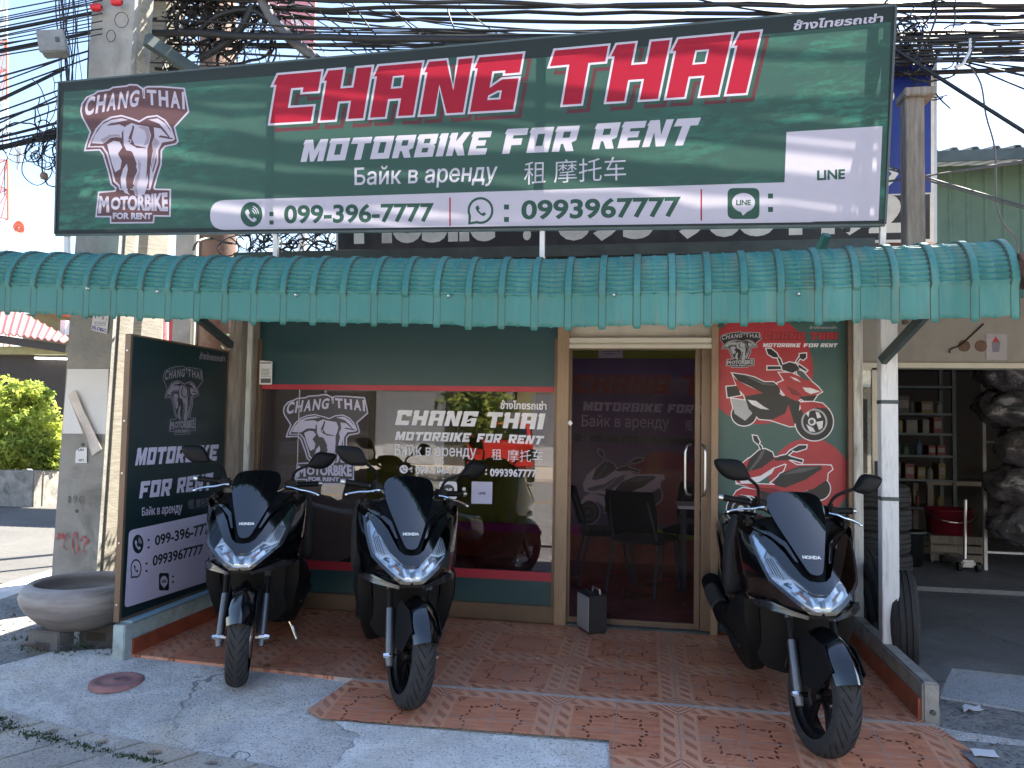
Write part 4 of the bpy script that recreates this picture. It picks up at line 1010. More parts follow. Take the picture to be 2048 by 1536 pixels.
        mb = MB(); pillow(mb, poly, lambda u, v, d: V(s * (.262 + d - .22 * max(0, .5 - v)), u, v), .024, .07); B(mb, 'floor_side_panel', M['matte_black'])
        mb = MB(); mb.box((s*.10, .50, .315), (s*.265, .98, .335), bev=.008); B(mb, 'footboard', M['matte_grey'])
        # rear side cowl
        poly = smoothpoly([(.90, .66), (1.10, .70), (1.35, .745), (1.60, .81), (1.74, .83), (1.70, .76), (1.45, .62), (1.20, .51), (1.0, .45), (.88, .50)], 2)
        mb = MB(); pillow(mb, poly, lambda u, v, d: V(s * (.185 - .10 * max(0, u - 1.2) + d), u, v), .035, .05); B(mb, 'rear_cowl', M['gloss_black'])
        mb = MB(); p, q = V(s*.13, 1.36, .27), V(s*.13, 1.42, .60); mb.cyl(p, q, .012, 8)
        for k in range(9): 
            c_ = p.lerp(q, .25 + .07 * k); mb.lathe([(.024, -.006), (.03, 0), (.024, .006)], c_, 'z', 12)
        B(mb, 'shock_absorber', M['dark_steel'])
    nose = [(0, .70), (.036, .70), (.106, .757), (.155, .826), (.200, .886), (.228, .926), (.218, .935), (.190, .926), (.150, .897), (.115, .856), (.088, .808), (.063, .768), (.036, .750), (0, .746)]
    panel('nose_panel', [sym(nose)], face(.006, q=LQ), M['gloss_black'], t, .03, .008)
    for s in (-1, 1):
        fx = (lambda p: p) if s > 0 else mir
        panel('nose_ridge', [fx([(.222, .950), (.150, .930), (.096, .893), (.066, .815), (.078, .818), (.108, .874), (.155, .913), (.212, .940)])], face(.016, 2.0), M['gloss_black'], t, .02, .014)
    ws = [(0, .778), (.028, .786), (.052, .83), (.083, .90), (.112, .965), (.136, 1.035), (.136, 1.075), (.120, 1.106), (.076, 1.122), (0, 1.126)]
    wsp = sym(smoothpoly(ws, 3, False))
    wo = panel('windscreen', [wsp], scr(.0), M['smoke_screen'], t, .025, .004)
    sheet('lettering', [(0, 'wind', text('HONDA', [(-.042, .838), (.042, .838), (.042, .852), (-.042, .852)], .05))], scr(.0025), M['white_plastic'], wo, refine=.02, local=True, eps=1e-6)
    panel('screen_bed', [sym([(0, .735), (.05, .76), (.075, .82), (.10, .885), (.135, .94), (.18, .985), (.225, .990), (.215, 1.0), (.12, 1.03), (0, 1.04)])], face(-.035, 1.9), M['matte_black'], t, .03, .01)
    mb = MB()
    for s in (-1, 1): mb.box((s*.215, .36, .955), (s*.262, .56, 1.0), bev=.014)
    mb.box((-.215, .40, .93), (.215, .56, .985), bev=.02); B(mb, 'cockpit', M['matte_black'])
    mb = MB(); mb.box((-.085, .40, .99), (.085, .44, 1.04), bev=.012); B(mb, 'instrument_display', M['smoke_screen'])
    # front inner cowl and wheel arch
    low = [(0, .602), (.20, .602), (.246, .60), (.252, .555), (.236, .45), (.195, .335), (.14, .255), (0, .235)]
    panel('leg_shield', [sym(smoothpoly(low, 2, False))], lambda x, z: V(x, .315 + 1.1 * x * x + .18 * max(0, .6 - z) ** 1.5, z), M['matte_black'], t, .04, .02)
    mb = MB(); mb.add([V(-.07, -.02, .60), V(.07, -.02, .60), V(.16, .10, .603), V(.24, .28, .603), V(.24, .42, .603), V(-.24, .42, .603), V(-.24, .28, .603), V(-.16, .10, .603)], [(0, 1, 2, 3, 4, 5, 6, 7)]); o = B(mb, 'wheel_arch', M['matte_black']); thick(o, .012, 1)
    # ---- centre and rear body, seat
    mb = MB(); loft(mb, [(.40, .20, .26, .93), (.50, .215, .24, .95), (.58, .20, .23, .86), (.68, .17, .22, .70), (.80, .16, .23, .63), (.92, .165, .25, .66), (1.02, .175, .36, .73), (1.2, .185, .44, .745), (1.45, .155, .55, .78), (1.65, .09, .68, .82), (1.74, .04, .75, .83)]); B(mb, 'main_body', M['matte_black'])
    mb = MB(); loft(mb, [(.80, .05, .66, .70), (.84, .10, .67, .755), (.95, .145, .69, .772), (1.1, .16, .70, .768), (1.25, .155, .71, .79), (1.32, .145, .72, .835), (1.45, .13, .75, .845), (1.6, .095, .79, .86), (1.66, .05, .81, .85)]); B(mb, 'seat', M['seat_vinyl'])
    mb = MB(); mb.tube(smoothpoly3([(-.13, 1.45, .84), (-.12, 1.62, .865), (-.07, 1.72, .87), (.07, 1.72, .87), (.12, 1.62, .865), (.13, 1.45, .84)]), .012, 8); B(mb, 'grab_rail', M['gloss_black'])
    mb = MB(); mb.box((-.10, 1.70, .735), (.10, 1.765, .80), bev=.02); B(mb, 'tail_light', M['tail_red'])
    mb = MB(); tyre_mesh(mb, 1.315, .256, .256, .13, .168, 180, 18); rw = B(mb, 'rear_tyre', [M['tyre'], M['tyre_groove']])
    mb = MB(); wheel_rim(mb, 1.315, .256, .168, .11); B(mb, 'rim', M['rim_black'], rw)
    mb = MB(); mb.box((.06, .92, .19), (.16, 1.38, .36), bev=.05); mb.box((-.12, .85, .2), (.06, 1.15, .42), bev=.05); B(mb, 'engine', M['dark_steel'])
    mb = MB(); mb.tube(smoothpoly3([(-.13, .95, .24), (-.165, 1.08, .27), (-.18, 1.2, .30), (-.185, 1.35, .34), (-.19, 1.6, .40), (-.19, 1.68, .42)]), [.025] * 4 + [.05] * 4 + [.062] * 12 + [.05], 14); mu = B(mb, 'muffler', M['matte_black'])
    mb = MB(); mb.tube([(-.205, 1.28, .345), (-.212, 1.5, .395)], .052, 14); B(mb, 'heat_shield', M['fork_grey'], mu)
    mb = MB(); mb.box((-.07, 1.45, .38), (.07, 1.70, .70), bev=.02); mb.box((-.07, 1.66, .42), (.07, 1.70, .60), bev=.01); B(mb, 'rear_mudguard', M['matte_black'])
    mb = MB(); mb.tube([(.10, .86, .20), (.16, .80, .10), (.215, .755, -.012)], .011, 8); mb.box((.195, .735, -.03), (.245, .775, -.018)); B(mb, 'side_stand', M['chrome'])
    mb = MB()
    for s in (-1, 1): mb.tube([(s*.10, 1.0, .22), (s*.13, 1.15, .12)], .012, 8)
    mb.cyl((-.1, 1.0, .22), (.1, 1.0, .22), .012, 8); B(mb, 'centre_stand', M['dark_steel'])
    for o in S: o['steer'] = 1
    return t
def smoothpoly3(p, n=4):
    out = []; N = len(p)
    for i in range(N - 1):
        a, b, c, d = (Vector(p[max(0, min(N - 1, i + k))]) for k in (-1, 0, 1, 2))
        for q in range(n):
            t = q / n; out.append(.5 * ((2*b) + (c - a)*t + (2*a - 5*b + 4*c - d)*t*t + (3*b - a - 3*c + d)*t**3))
    out.append(Vector(p[-1])); return out
def pose(o, x, y, psi, lean, steer, label):
    o.location = (x, y, gz(y) - (.012 if x < -2 else 0)); o.rotation_euler = (0, R(lean), R(psi)); o['label'] = label; o['group'] = 'black rental motorbikes parked in front of the shop'
    P0 = axis(1.0); Mx = Matrix.Translation(P0) @ Matrix.Rotation(R(steer), 4, ST_D) @ Matrix.Translation(-P0)
    for c in o.children:
        if c.get('steer'): c.matrix_local = Mx
BIKE = scooter()
B2 = clone(BIKE); B3 = clone(BIKE)
pose(BIKE, -1.178, 3.80, 21.5, .5, 14, 'black motorbike facing the street in front of the shop window, in the middle of three')
pose(B2, -2.16, 3.91, 17.5, -.8, 8, 'black motorbike beside the upright left sign, its front wheel on the grey pavement')
pose(B3, .775, 3.70, 5.5, 0, 12, 'black motorbike in front of the red scooter poster, next to the right curb')
# ------------------------------------------------------------------ printed signs, window lettering, posters
def pm(n, c, rough=.4, **k): return mat('print_' + n, c, rough, **k)
pm('navy', (.010, .026, .030), .3, var=.1); pm('lilac', (.52, .50, .66), .45, var=.03); pm('grey', (.20, .19, .24), .45); pm('shade', (.055, .05, .06), .4)
pm('red', (.42, .035, .045)); pm('dred', (.20, .012, .02)); pm('teal', (.05, .115, .105), var=.05); pm('black', (.018, .018, .02)); pm('white', (.78, .77, .81)); pm('silver', (.42, .43, .46))
pm('plum', (.12, .085, .16)); pm('plum2', (.55, .52, .60)); pm('brick', (.26, .06, .08)); pm('dgreen', (.02, .05, .05)); pm('steelgrey', (.09, .095, .105))
def clip(poly, x0, y0, x1, y1):
    for ax, lim, sg in ((0, x0, 1), (0, x1, -1), (1, y0, 1), (1, y1, -1)):
        out = []
        for i in range(len(poly)):
            a, b = poly[i - 1], poly[i]; da, db = (a[ax] - lim) * sg, (b[ax] - lim) * sg
            if (da < 0) != (db < 0):
                t = da / (da - db); out.append((a[0] + (b[0] - a[0]) * t, a[1] + (b[1] - a[1]) * t))
            if db >= 0: out.append(b)
        poly = out
        if not poly: return []
    return poly
def words(L, mi, items):
    for word, q in items:
        for gl in block(word, q): L.append((mi, 'odd', gl))
def left_sign():
    XS = -3.045; F = lambda x, y: onX(x, y, XS)
    t = thing('upright_sign', 'tall dark rental sign with emblem and phone numbers standing on the left curb', 'sign', (-3.05, 4.65, .197))
    q = lambda y, z: (lambda p: p)(projx(V(XS, y, z)))
    c = [q(4.125, .215), q(5.19, .215), q(5.19, 1.888), q(4.125, 1.888)]
    NV, LI, GR, SH = range(4)
    L = [(NV, 'any', [c])]
    L += emblem([(328, 871), (404, 868), (407, 735), (326, 727)], dict(o=GR, f=NV, l=GR, m=SH))
    L.append((GR, 'wind', text(THAI, [(398, 718), (450, 724), (450, 710), (401, 703)], .03)))
    words(L, LI, [('MOTORBIKE', [(270, 931), (433, 921), (438, 889), (276, 896)]), ('FOR', [(278, 997), (340, 991), (345, 957), (283, 963)]), ('RENT', [(353, 986), (422, 980), (427, 945), (357, 956)])])
    L.append((LI, 'wind', text(RU, [(284, 1036), (363, 1030), (365, 1004), (284, 1015)], .012)))
    L.append((GR, 'wind', text(ZH1, [(376, 1018), (388, 1017), (388, 998), (376, 1000)]) + text(ZH2, [(392, 1017), (420, 1013), (420, 994), (392, 998)])))
    L.append((LI, 'any', [rrect([(249, 1216), (416, 1163), (419, 1026), (258, 1061)], 9)]))
    L += ic_phone(276, 1088, 11, 19, NV, LI); L += ic_bubble(272, 1137, 11, 19, NV, LI); L += ic_line(318, 1146, 338, 1181, NV, LI)
    L.append((NV, 'any', colon(297, 1080, 1095, 2) + colon(293, 1127, 1142, 2) + colon(346, 1153, 1164, 1.8)))
    L.append((NV, 'wind', text('099-396-7777', [(310, 1092), (430, 1065), (430, 1041), (310, 1071)], .03)))
    L.append((NV, 'wind', text('0993967777', [(305, 1133), (406, 1108), (407, 1087), (306, 1111)], .03)))
    sheet('printed_face', L, F, [M['print_navy'], M['print_lilac'], M['print_grey'], M['print_shade']], t, eps=1e-4)
    f = MB(); f.box((XS - .006, 4.125, .215), (XS - .03, 5.19, 1.888)); f.build('backing_board', M['dark_steel'], t)
    f = MB(); f.box((XS - .032, 4.105, .20), (XS + .004, 4.125, 1.9)); f.box((XS - .032, 5.19, .20), (XS + .004, 5.205, 1.9)); f.box((XS - .032, 4.125, 1.888), (XS + .004, 5.19, 1.9)); f.box((XS - .032, 4.125, .20), (XS + .004, 5.19, .215))
    f.build('frame', M['brown_alu'], t)
    for z in (.30, .66, 1.07, 1.38, 1.80):
        MB().lathe([(0, -.004), (.006, -.003), (.007, 0)], (XS - .014, 4.103, z), 'y', 8).build('screw', M['steel'], t)
def projx(p):
    d = p - CAMP; c = Vector((_dx.x, _dx.y, _dx.z)) * d.x + _dy * d.y + _up * d.z
    return (CXP + FPX * c.x / c.z, CYP + FPX * c.y / c.z)
left_sign()
def window_decals():
    Y = 5.499; F = lambda x, y: onY(x, y, Y)
    WH, BR, LI = 0, 1, 2; L = []
    sheet('emblem', emblem([(566, 967), (737, 969), (737, 790), (566, 787)], dict(o=LI, f=BR, l=LI)), F, [M['print_white'], M['print_shade'], M['print_lilac']], WIN, eps=1e-4)
    L.append((WH, 'wind', text(THAI, [(1000, 818), (1093, 820), (1093, 802), (1002, 800)], .03)))
    words(L, WH, [('CHANG', [(790, 850), (949, 853), (958, 823), (797, 820)]), ('THAI', [(971, 855), (1085, 859), (1091, 827), (977, 824)]), ('MOTORBIKE', [(790, 880), (938, 884), (943, 866), (794, 863)]), ('FOR', [(953, 884), (1000, 886), (1005, 868), (957, 867)]), ('RENT', [(1016, 886), (1082, 889), (1089, 872), (1020, 869)])])
    L.append((WH, 'wind', text(RU, [(790, 917), (952, 920), (953, 890), (790, 887)], .01) + text(ZH1, [(983, 920), (1003, 920), (1003, 898), (983, 898)]) + text(ZH2, [(1015, 923), (1086, 925), (1086, 900), (1015, 899)])))
    L += ic_phone(807.5, 938.6, 8.6, 8.6, WH, BR); L += ic_bubble(955, 942, 8.5, 8.8, WH, BR)
    L.append((WH, 'any', colon(823, 936, 943, 1.6) + colon(972, 940, 948, 1.6) + colon(928, 978, 990, 3)))
    L.append((WH, 'wind', text('099-396-7777', [(831, 948), (935, 949), (935, 934), (831, 932)], .03) + text('0993967777', [(980, 953), (1073, 955), (1073, 939), (980, 937)], .03)))
    L += ic_line(878, 963, 914, 999, WH, BR)
    sheet('window_lettering', L, F, [M['print_white'], M['print_shade'], M['print_lilac']], WIN, eps=1e-4); L = []
    L.append((LI, 'any', [[(942.5, 1007), (984, 1008), (985, 964), (943.5, 963)]]))
    L.append((BR, 'wind', text('LINE', [(957, 989), (971, 989), (971, 984), (957, 984)], .04)))
    sheet('code_label', L, F, [M['print_white'], M['print_shade'], M['print_lilac']], WIN, eps=1e-4)
window_decals()
A_PARTS = [  # printed scooter, red with black seat: (ink, polygon)
 ('k', [(480,245),(520,245),(570,285),(585,320),(540,318),(495,290)]), ('k', [(575,310),(600,330),(620,385),(603,388),(582,340)]), ('k', [(765,290),(820,285),(820,320),(795,340),(765,325)]), ('k', [(770,320),(745,362),(733,360),(758,318)]),
 ('k', [(490,395),(600,395),(610,418),(490,422)]), ('k', [(760,380),(830,430),(820,440),(750,400)]), ('k', circ(290, 805, 105, 28, 96)), ('k', [(140,570),(240,560),(262,640),(150,660)]), ('s', [(180,670),(320,690),(360,800),(300,860),(210,800)]),
 ('k', [(590,650),(690,640),(770,700),(745,880),(690,895),(650,800)]), ('k', [(290,640),(450,622),(600,630),(665,700),(645,795),(560,855),(420,845),(330,760),(308,690)]), ('r', [(195,478),(240,520),(330,565),(455,622),(300,652),(235,580)]),
 ('k', [(190,455),(300,470),(380,490),(460,530),(540,530),(592,570),(602,622),(560,642),(450,622),(330,560),(240,520)]), ('g', [(300,478),(380,498),(455,538),(540,545),(560,560),(450,552),(370,515)]),
 ('l', [(320,680),(392,690),(462,740),(508,766),(430,757),(358,722)]), ('r', [(520,855),(645,795),(668,720),(725,905),(680,908)]),
 ('k', circ(890, 868, 160, 36)), ('s', circ(890, 868, 112, 30)), ('k', circ(890, 868, 96, 30)), ('l', [(900,780),(930,790),(950,830),(915,840)]), ('l', [(905,870),(965,860),(960,920),(930,940)]), ('l', [(820,890),(880,920),(900,955),(850,950)]), ('l', [(815,790),(850,780),(840,830)]), ('l', circ(870, 868, 34, 16)), ('g', circ(868, 868, 20, 12)),
 ('r', [(765,702),(880,698),(960,712),(1008,755),(905,747),(845,772),(800,805),(775,760)]), ('r', [(590,450),(690,450),(760,480),(860,520),(920,570),(955,612),(900,642),(820,652),(742,692),(690,672),(640,642),(578,562),(574,540),(632,515)]),
 ('k', [(755,655),(830,648),(915,640),(880,690),(800,690)]), ('k', [(610,385),(680,360),(735,375),(765,420),(705,452),(618,425)]), ('g', [(735,420),(792,440),(866,522),(800,508),(745,462)]), ('l', [(790,575),(860,580),(942,610),(860,632),(815,610)]), ('l', [(680,480),(740,500),(778,532),(720,512)]), ('d', [(650,560),(740,600),(790,650),(700,640)])]
B_PARTS = [
 ('k', circ(930, 1440, 95, 24)), ('k', circ(262, 1612, 118, 28)), ('s', circ(262, 1612, 80, 24)), ('k', circ(262, 1612, 64, 24)), ('l', circ(262, 1612, 30, 12)),
 ('k', [(365,985),(400,990),(425,1040),(412,1062),(375,1030)]), ('k', [(408,1050),(440,1075),(447,1108),(432,1104)]), ('k', [(690,1110),(760,1070),(825,1070),(820,1096),(740,1122)]), ('k', [(690,1110),(648,1152),(660,1158),(706,1120)]),
 ('k', [(425,1455),(640,1500),(860,1450),(820,1560),(600,1640),(430,1610)]), ('r', [(172,1545),(225,1462),(280,1432),(425,1452),(440,1560),(360,1500),(260,1490)]),
 ('r', [(228,1400),(420,1440),(520,1470),(640,1505),(880,1442),(1000,1362),(1004,1300),(800,1415),(570,1408),(300,1395)]),
 ('r', [(330,1180),(260,1240),(213,1330),(228,1388),(300,1402),(400,1372),(540,1262),(640,1225),(655,1232),(632,1292),(520,1388),(570,1412),(800,1425),(1000,1310),(1045,1272),(1032,1242),(950,1238),(740,1238),(640,1178),(540,1168),(430,1178)]),
 ('k', [(545,1185),(600,1160),(650,1150),(700,1170),(792,1195),(786,1217),(700,1192),(560,1202)]), ('k', [(420,1110),(470,1100),(532,1130),(548,1182),(440,1262),(335,1292),(300,1282),(340,1180)]), ('g', [(470,1110),(440,1180),(350,1285),(330,1285),(400,1190),(440,1120)]),
 ('l', [(255,1370),(330,1350),(430,1330),(552,1253),(522,1302),(420,1372),(330,1397),(265,1397)]), ('k', [(540,1387),(600,1310),(760,1250),(940,1245),(962,1265),(820,1360),(640,1432),(560,1412)]), ('g', [(620,1320),(760,1262),(930,1255),(800,1300)]), ('d', [(300,1420),(520,1480),(640,1470),(560,1440)])]
def scooter_print(L, parts, S, ink, ow):
    polys = [[S(*p) for p in pl] for k, pl in parts]
    L.append((ink['o'], 'any', [offset(p, ow) for p in polys]))
    for (k, pl), p in zip(parts, polys): L.append((ink[k], 'any', [p]))
def poster():
    Y = 5.505; F = lambda x, y: onY(1420 + x / 4.267, 640 + y / 4.267, Y)
    t = thing('poster', 'green and red poster picturing two red scooters, fixed beside the glass door', 'poster', (.9, 5.5, .1))
    TE, RD, WH, BK, SV, GY, DR, DG = range(8); X0, Y0, X1, Y1 = 74, 0, 1160, 2380
    L = [(TE, 'any', [rect(X0, Y0, X1, Y1)])]
    L.append((RD, 'any', [clip(circ(410, 420, 470, 60), X0, Y0, X1, Y1), clip(circ(850, 1355, 345, 60), X0, Y0, X1, Y1)]))
    I = dict(o=WH, k=BK, r=RD, g=GY, s=SV, l=WH, d=DR)
    scooter_print(L, A_PARTS, lambda x, y: (x, y), I, 9); scooter_print(L, B_PARTS, lambda x, y: (x, y), I, 9)
    L += emblem([(85, 405), (440, 405), (440, 100), (85, 100)], dict(o=SV, f=BK, l=SV, m=GY))
    for word, q in (('CHANG', [(462, 167), (808, 165), (816, 108), (470, 106)]), ('THAI', [(856, 167), (1083, 165), (1091, 108), (862, 108)])):
        g = block(word, q); L.append((DR, 'any', [offset(gl[0], 5) for gl in g]))
        for gl in g: L.append((RD, 'odd', gl))
    words(L, WH, [('MOTORBIKE', [(452, 230), (766, 232), (774, 200), (458, 198)]), ('FOR', [(798, 232), (920, 232), (928, 200), (804, 200)]), ('RENT', [(942, 232), (1080, 232), (1090, 200), (950, 200)])])
    L.append((SV, 'wind', text(THAI, [(850, 75), (1078, 75), (1080, 50), (852, 50)], .02)))
    sheet('print', L, F, [M['print_' + k] for k in ('teal', 'red', 'white', 'black', 'silver', 'steelgrey', 'dred', 'dgreen')], t, eps=1e-3)
    a, b = F(X0, Y0), F(X1, Y1); MB().box((a.x, 5.507, b.z), (b.x, 5.519, a.z)).build('backing_board', M['dark_steel'], t)
poster()
def inner_banner():
    Y = 7.965; F = lambda x, y: onY(x, y, Y)
    t = thing('wall_banner', 'dark banner with white scooter on the back wall seen through the glass door', 'banner', (.2, 7.97, .4))
    PL, LI, RD, DR, BK, GY, GN, WH = range(8)
    tl = projx(V(-1.15, Y, 2.09)); tr = projx(V(1.3, Y, 2.09)); br = projx(V(1.3, Y, .365)); bl = projx(V(-1.15, Y, .365))
    L = [(PL, 'any', [[bl, br, tr, tl]])]
    L.append((DR, 'any', [circ(1330, 975, 74, 40)]))
    for word, q in (('CHANG', [(1143, 785), (1335, 788), (1343, 750), (1149, 749)]), ('THAI', [(1362, 789), (1517, 792), (1525, 752), (1368, 750)])):
        for gl in block(word, q): L.append((RD, 'any', [offset(gl[0], 1.2)])); L.append((DR, 'odd', gl))
    words(L, LI, [('MOTORBIKE', [(1166, 821), (1322, 825), (1326, 808), (1168, 803)]), ('FOR', [(1335, 825), (1384, 827), (1388, 810), (1338, 808)]), ('RENT', [(1397, 828), (1468, 830), (1475, 813), (1401, 811)])])
    L.append((LI, 'wind', text(RU, [(1163, 859), (1338, 863), (1338, 832), (1164, 829)], .005) + text(ZH1, [(1370, 861), (1384, 862), (1384, 840), (1370, 840)]) + text(ZH2, [(1398, 862), (1452, 864), (1452, 841), (1398, 841)])))
    L.append((GY, 'any', [rrect([(1141, 882), (1520, 897), (1520, 877), (1142, 865)], 7)]))
    L += ic_phone(1157, 875, 7, 7.5, BK, GY); L += ic_bubble(1313, 880, 7, 7.5, BK, GY)
    L.append((BK, 'any', colon(1171, 871, 879, 1.6) + colon(1329, 877, 885, 1.6)))
    L.append((BK, 'wind', text('099-396-7777', [(1180, 884), (1276, 888), (1276, 873), (1180, 869)], .03) + text('0993967777', [(1339, 890), (1430, 894), (1430, 879), (1339, 876)], .03)))
    S = lambda x, y: (1100 + (172 + (x - 150) * 550 / 900) / 3.148, 640 + (810 + (y - 975) * 475 / 755) / 3.148)
    scooter_print(L, B_PARTS, S, dict(o=LI, k=BK, r=LI, g=GY, s=GY, l=GY, d=GY), 1.6)
    sheet('print', L, F, [M['print_' + k] for k in ('plum', 'plum2', 'brick', 'dred', 'black', 'steelgrey', 'dgreen', 'white')], t, eps=1e-4)
    MB().box((-1.15, Y + .001, .365), (1.3, Y + .006, 2.09)).build('backing', M['dark_room'], t)
inner_banner()
def printed_lines(L, mi, x0, x1, y0, y1, n, rnd, th=.5):
    """rows of small print, as dashes"""
    for k in range(n):
        y = lerp(y0, y1, (k + .5) / n); x = x0; h = (y1 - y0) / n * th / 2
        while x < x1 - (x1 - x0) * .1:
            e = min(x1, x + (x1 - x0) * rnd.uniform(.08, .3)); L.append((mi, 'any', [rect(x, y - h, e, y + h)])); x = e + (x1 - x0) * .04
def small_notices():
    rnd = random.Random(3)
    t = thing('notice_card', 'small white printed card stuck at the upper left corner of the shop window', 'notice', (-2.9, 5.48, 1.67))
    F = lambda x, y: onY(x, y, 5.47)
    L = [(0, 'any', [rrect([(519, 769), (544, 769), (545, 723), (520, 721)], 2)])]
    printed_lines(L, 1, 523, 541, 737, 754, 6, rnd, .35); L.append((1, 'any', [rect(521, 725, 543, 727)])); L.append((2, 'any', [rect(522, 757, 542, 766)]))
    o = sheet('card', L, F, [M['paper'], M['ink'], M['print_steelgrey']], t, eps=1e-3); thick(o, .004, -1)
    o.location.y -= 0
small_notices()
# ------------------------------------------------------------------ poles, pot, covers in front
mat('pole_concrete', (.30, .295, .28), .92, var=.16, scale=5, dirt=(.13, .125, .115), dscale=2.2, damt=.8, bmp=.5, bscale=35)
mat('pole_form', (.27, .25, .21), .92, var=.25, scale=6, stretch=(1, 1, 14), dirt=(.15, .14, .12), bmp=.4)
mat('rust_brown', (.16, .09, .065), .85, var=.3, scale=7, dirt=(.30, .25, .2), bmp=.3); mat('rubber_cable', (.012, .012, .013), .6, var=.2); mat('grey_cable', (.10, .10, .105), .6)
mat('red_rubber', (.55, .02, .03), .5); mat('glaze_grey', (.27, .245, .235), .55, var=.35, scale=3, stretch=(1, 1, 7), dirt=(.34, .32, .31), dscale=6, damt=.9, bmp=.2)
mat('cinder', (.17, .165, .16), .95, var=.25, bmp=.7, bscale=80); mat('manhole_red', (.26, .13, .125), .8, var=.2, scale=12, dirt=(.16, .12, .12), damt=.9, bmp=.3)
def taper(mb, a, b, z0, z1, m=0):
    """a, b: (x0, x1, y0, y1) at bottom and top"""
    vs = [V(x, y, z0) for y in a[2:] for x in a[:2]] + [V(x, y, z1) for y in b[2:] for x in b[:2]]
    mb.add(vs, [(0, 2, 3, 1), (4, 5, 7, 6), (0, 1, 5, 4), (2, 6, 7, 3), (0, 4, 6, 2), (1, 3, 7, 5)], m)
def poles():
    t = thing('utility_pole', 'thick square concrete utility pole with white paper and red paint behind the pot', 'pole', (-4.45, 5.62, -.18))
    mb = MB(); taper(mb, (-4.70, -4.30, 5.5, 5.76), (-4.52, -4.13, 5.5, 5.72), -.2, 6.2); mb.build('shaft', M['pole_concrete'], t)
    mb = MB(); taper(mb, (-4.31, -4.285, 5.56, 5.70), (-4.14, -4.115, 5.56, 5.66), -.2, 6.2); mb.build('side_groove', M['pole_form'], t)
    F = lambda x, y: onY(x, y, 5.49); rnd = random.Random(8)
    L = [(0, 'any', [[(124, 867), (212, 868), (217, 738), (135, 738)]])]
    sheet('white_paper', L, F, [M['paper']], t)
    t2 = thing('paper_strip', 'long torn cream paper strip hanging slanted across the white paper on the pole', 'paper', F(170, 850))
    L = [(0, 'any', [[(136, 790), (150, 780), (204, 898), (184, 911)]])]
    for k in range(16):
        for off in (.36, .62):
            u = .36 + k * .036; c = (lerp(143, 194, u) + (off - .5) * 13, lerp(785, 904, u) - (off - .5) * 7)
            if rnd.random() < .8: L.append((1, 'any', [[(c[0] - 1.1, c[1]), (c[0] + .4, c[1] - 1.8), (c[0] + 1.4, c[1] + .5), (c[0] - .2, c[1] + 1.7)]]))
    o = sheet('strip', L, lambda x, y: onY(x, y, 5.468 + .012 * math.sin(y * .06)), [mat('cream_paper', (.66, .60, .56), .85), M['print_silver']], t2, refine=8, eps=1e-3); thick(o, .003, -1)
    t3 = thing('notice_sheet', 'small white notice with blue print high on the concrete pole under the awning', 'notice', F(198, 640))
    L = [(0, 'any', [[(183, 660), (214, 668), (220, 618), (188, 612)]])]
    L.append((1, 'wind', text('4 ถึง 6 บ.', [(189, 637), (215, 641), (217, 632), (190, 628)], .03) + text('093-5780612', [(184, 659), (213, 666), (214, 658), (185, 651)], .04)))
    printed_lines(L, 1, 189, 213, 643, 652, 3, rnd, .35)
    o = sheet('print', L, lambda x, y: onY(x, y, 5.488), [M['paper'], M['ink_blue']], t3, eps=1e-3); thick(o, .003, -1)
    t4 = thing('notice_sheet', 'tiny white tag reading NT1 on the pole below the paper strip', 'notice', F(163, 912))
    L = [(0, 'any', [[(151, 926), (174, 926), (174, 895), (161, 895), (152, 902)]]), (1, 'wind', text('LAN', [(157, 902), (168, 902), (168, 897), (157, 897)], .04) + text('NT1', [(158, 923), (168, 923), (168, 918), (158, 918)], .05))]
    o = sheet('print', L, lambda x, y: onY(x, y, 5.488), [M['paper'], M['ink']], t4, eps=1e-3); thick(o, .003, -1)
    # stencilled number and red brush marks on the shaft, bolt holes
    L = [(0, 'wind', text('1', [(136, 1006), (140, 1006), (140, 992), (136, 992)], -.01) + text('9', [(146, 1006), (153, 1006), (153, 991), (146, 991)], -.01) + text('0', [(158, 1007), (167, 1007), (167, 992), (158, 992)], -.01))]
    sheet('stencil', L, F, [M['print_steelgrey']], t, eps=1e-3)
    def stroke(pts, wd): 
        pts = [Vector(p) for p in smoothpoly(pts, 4, False)]; l = []; r = []
        for i, p in enumerate(pts):
            d = (pts[min(i + 1, len(pts) - 1)] - pts[max(0, i - 1)]).normalized(); n = Vector((-d.y, d.x)) * wd * (.6 + .4 * math.sin(i * 1.3 + 1)); l.append(tuple(p + n)); r.append(tuple(p - n))
        return l + r[::-1]
    L = [(0, 'any', [stroke(p, w_)]) for p, w_ in (([(114, 1080), (116, 1066), (120, 1078), (124, 1066), (128, 1078), (133, 1068), (139, 1076)], 1.6), ([(133, 1078), (127, 1088), (128, 1098), (136, 1098)], 1.1),
        ([(150, 1064), (145, 1080), (147, 1104), (152, 1106), (156, 1092), (152, 1066)], 1.7), ([(160, 1082), (166, 1074), (174, 1078), (174, 1087), (168, 1086)], 2.3), ([(170, 1088), (166, 1100), (170, 1108)], 1.2))]
    sheet('paint_mark', L, F, [M['ink_red']], t, eps=1e-3)
    for px, py in ((154, 1022), (173, 761), (166, 889), (182, 632)):
        p = onY(px, py, 5.5); MB().cyl(p + V(0, -.006, 0), p + V(0, .02, 0), .014, 12).build('bolt_hole', M['dark_steel'], t)
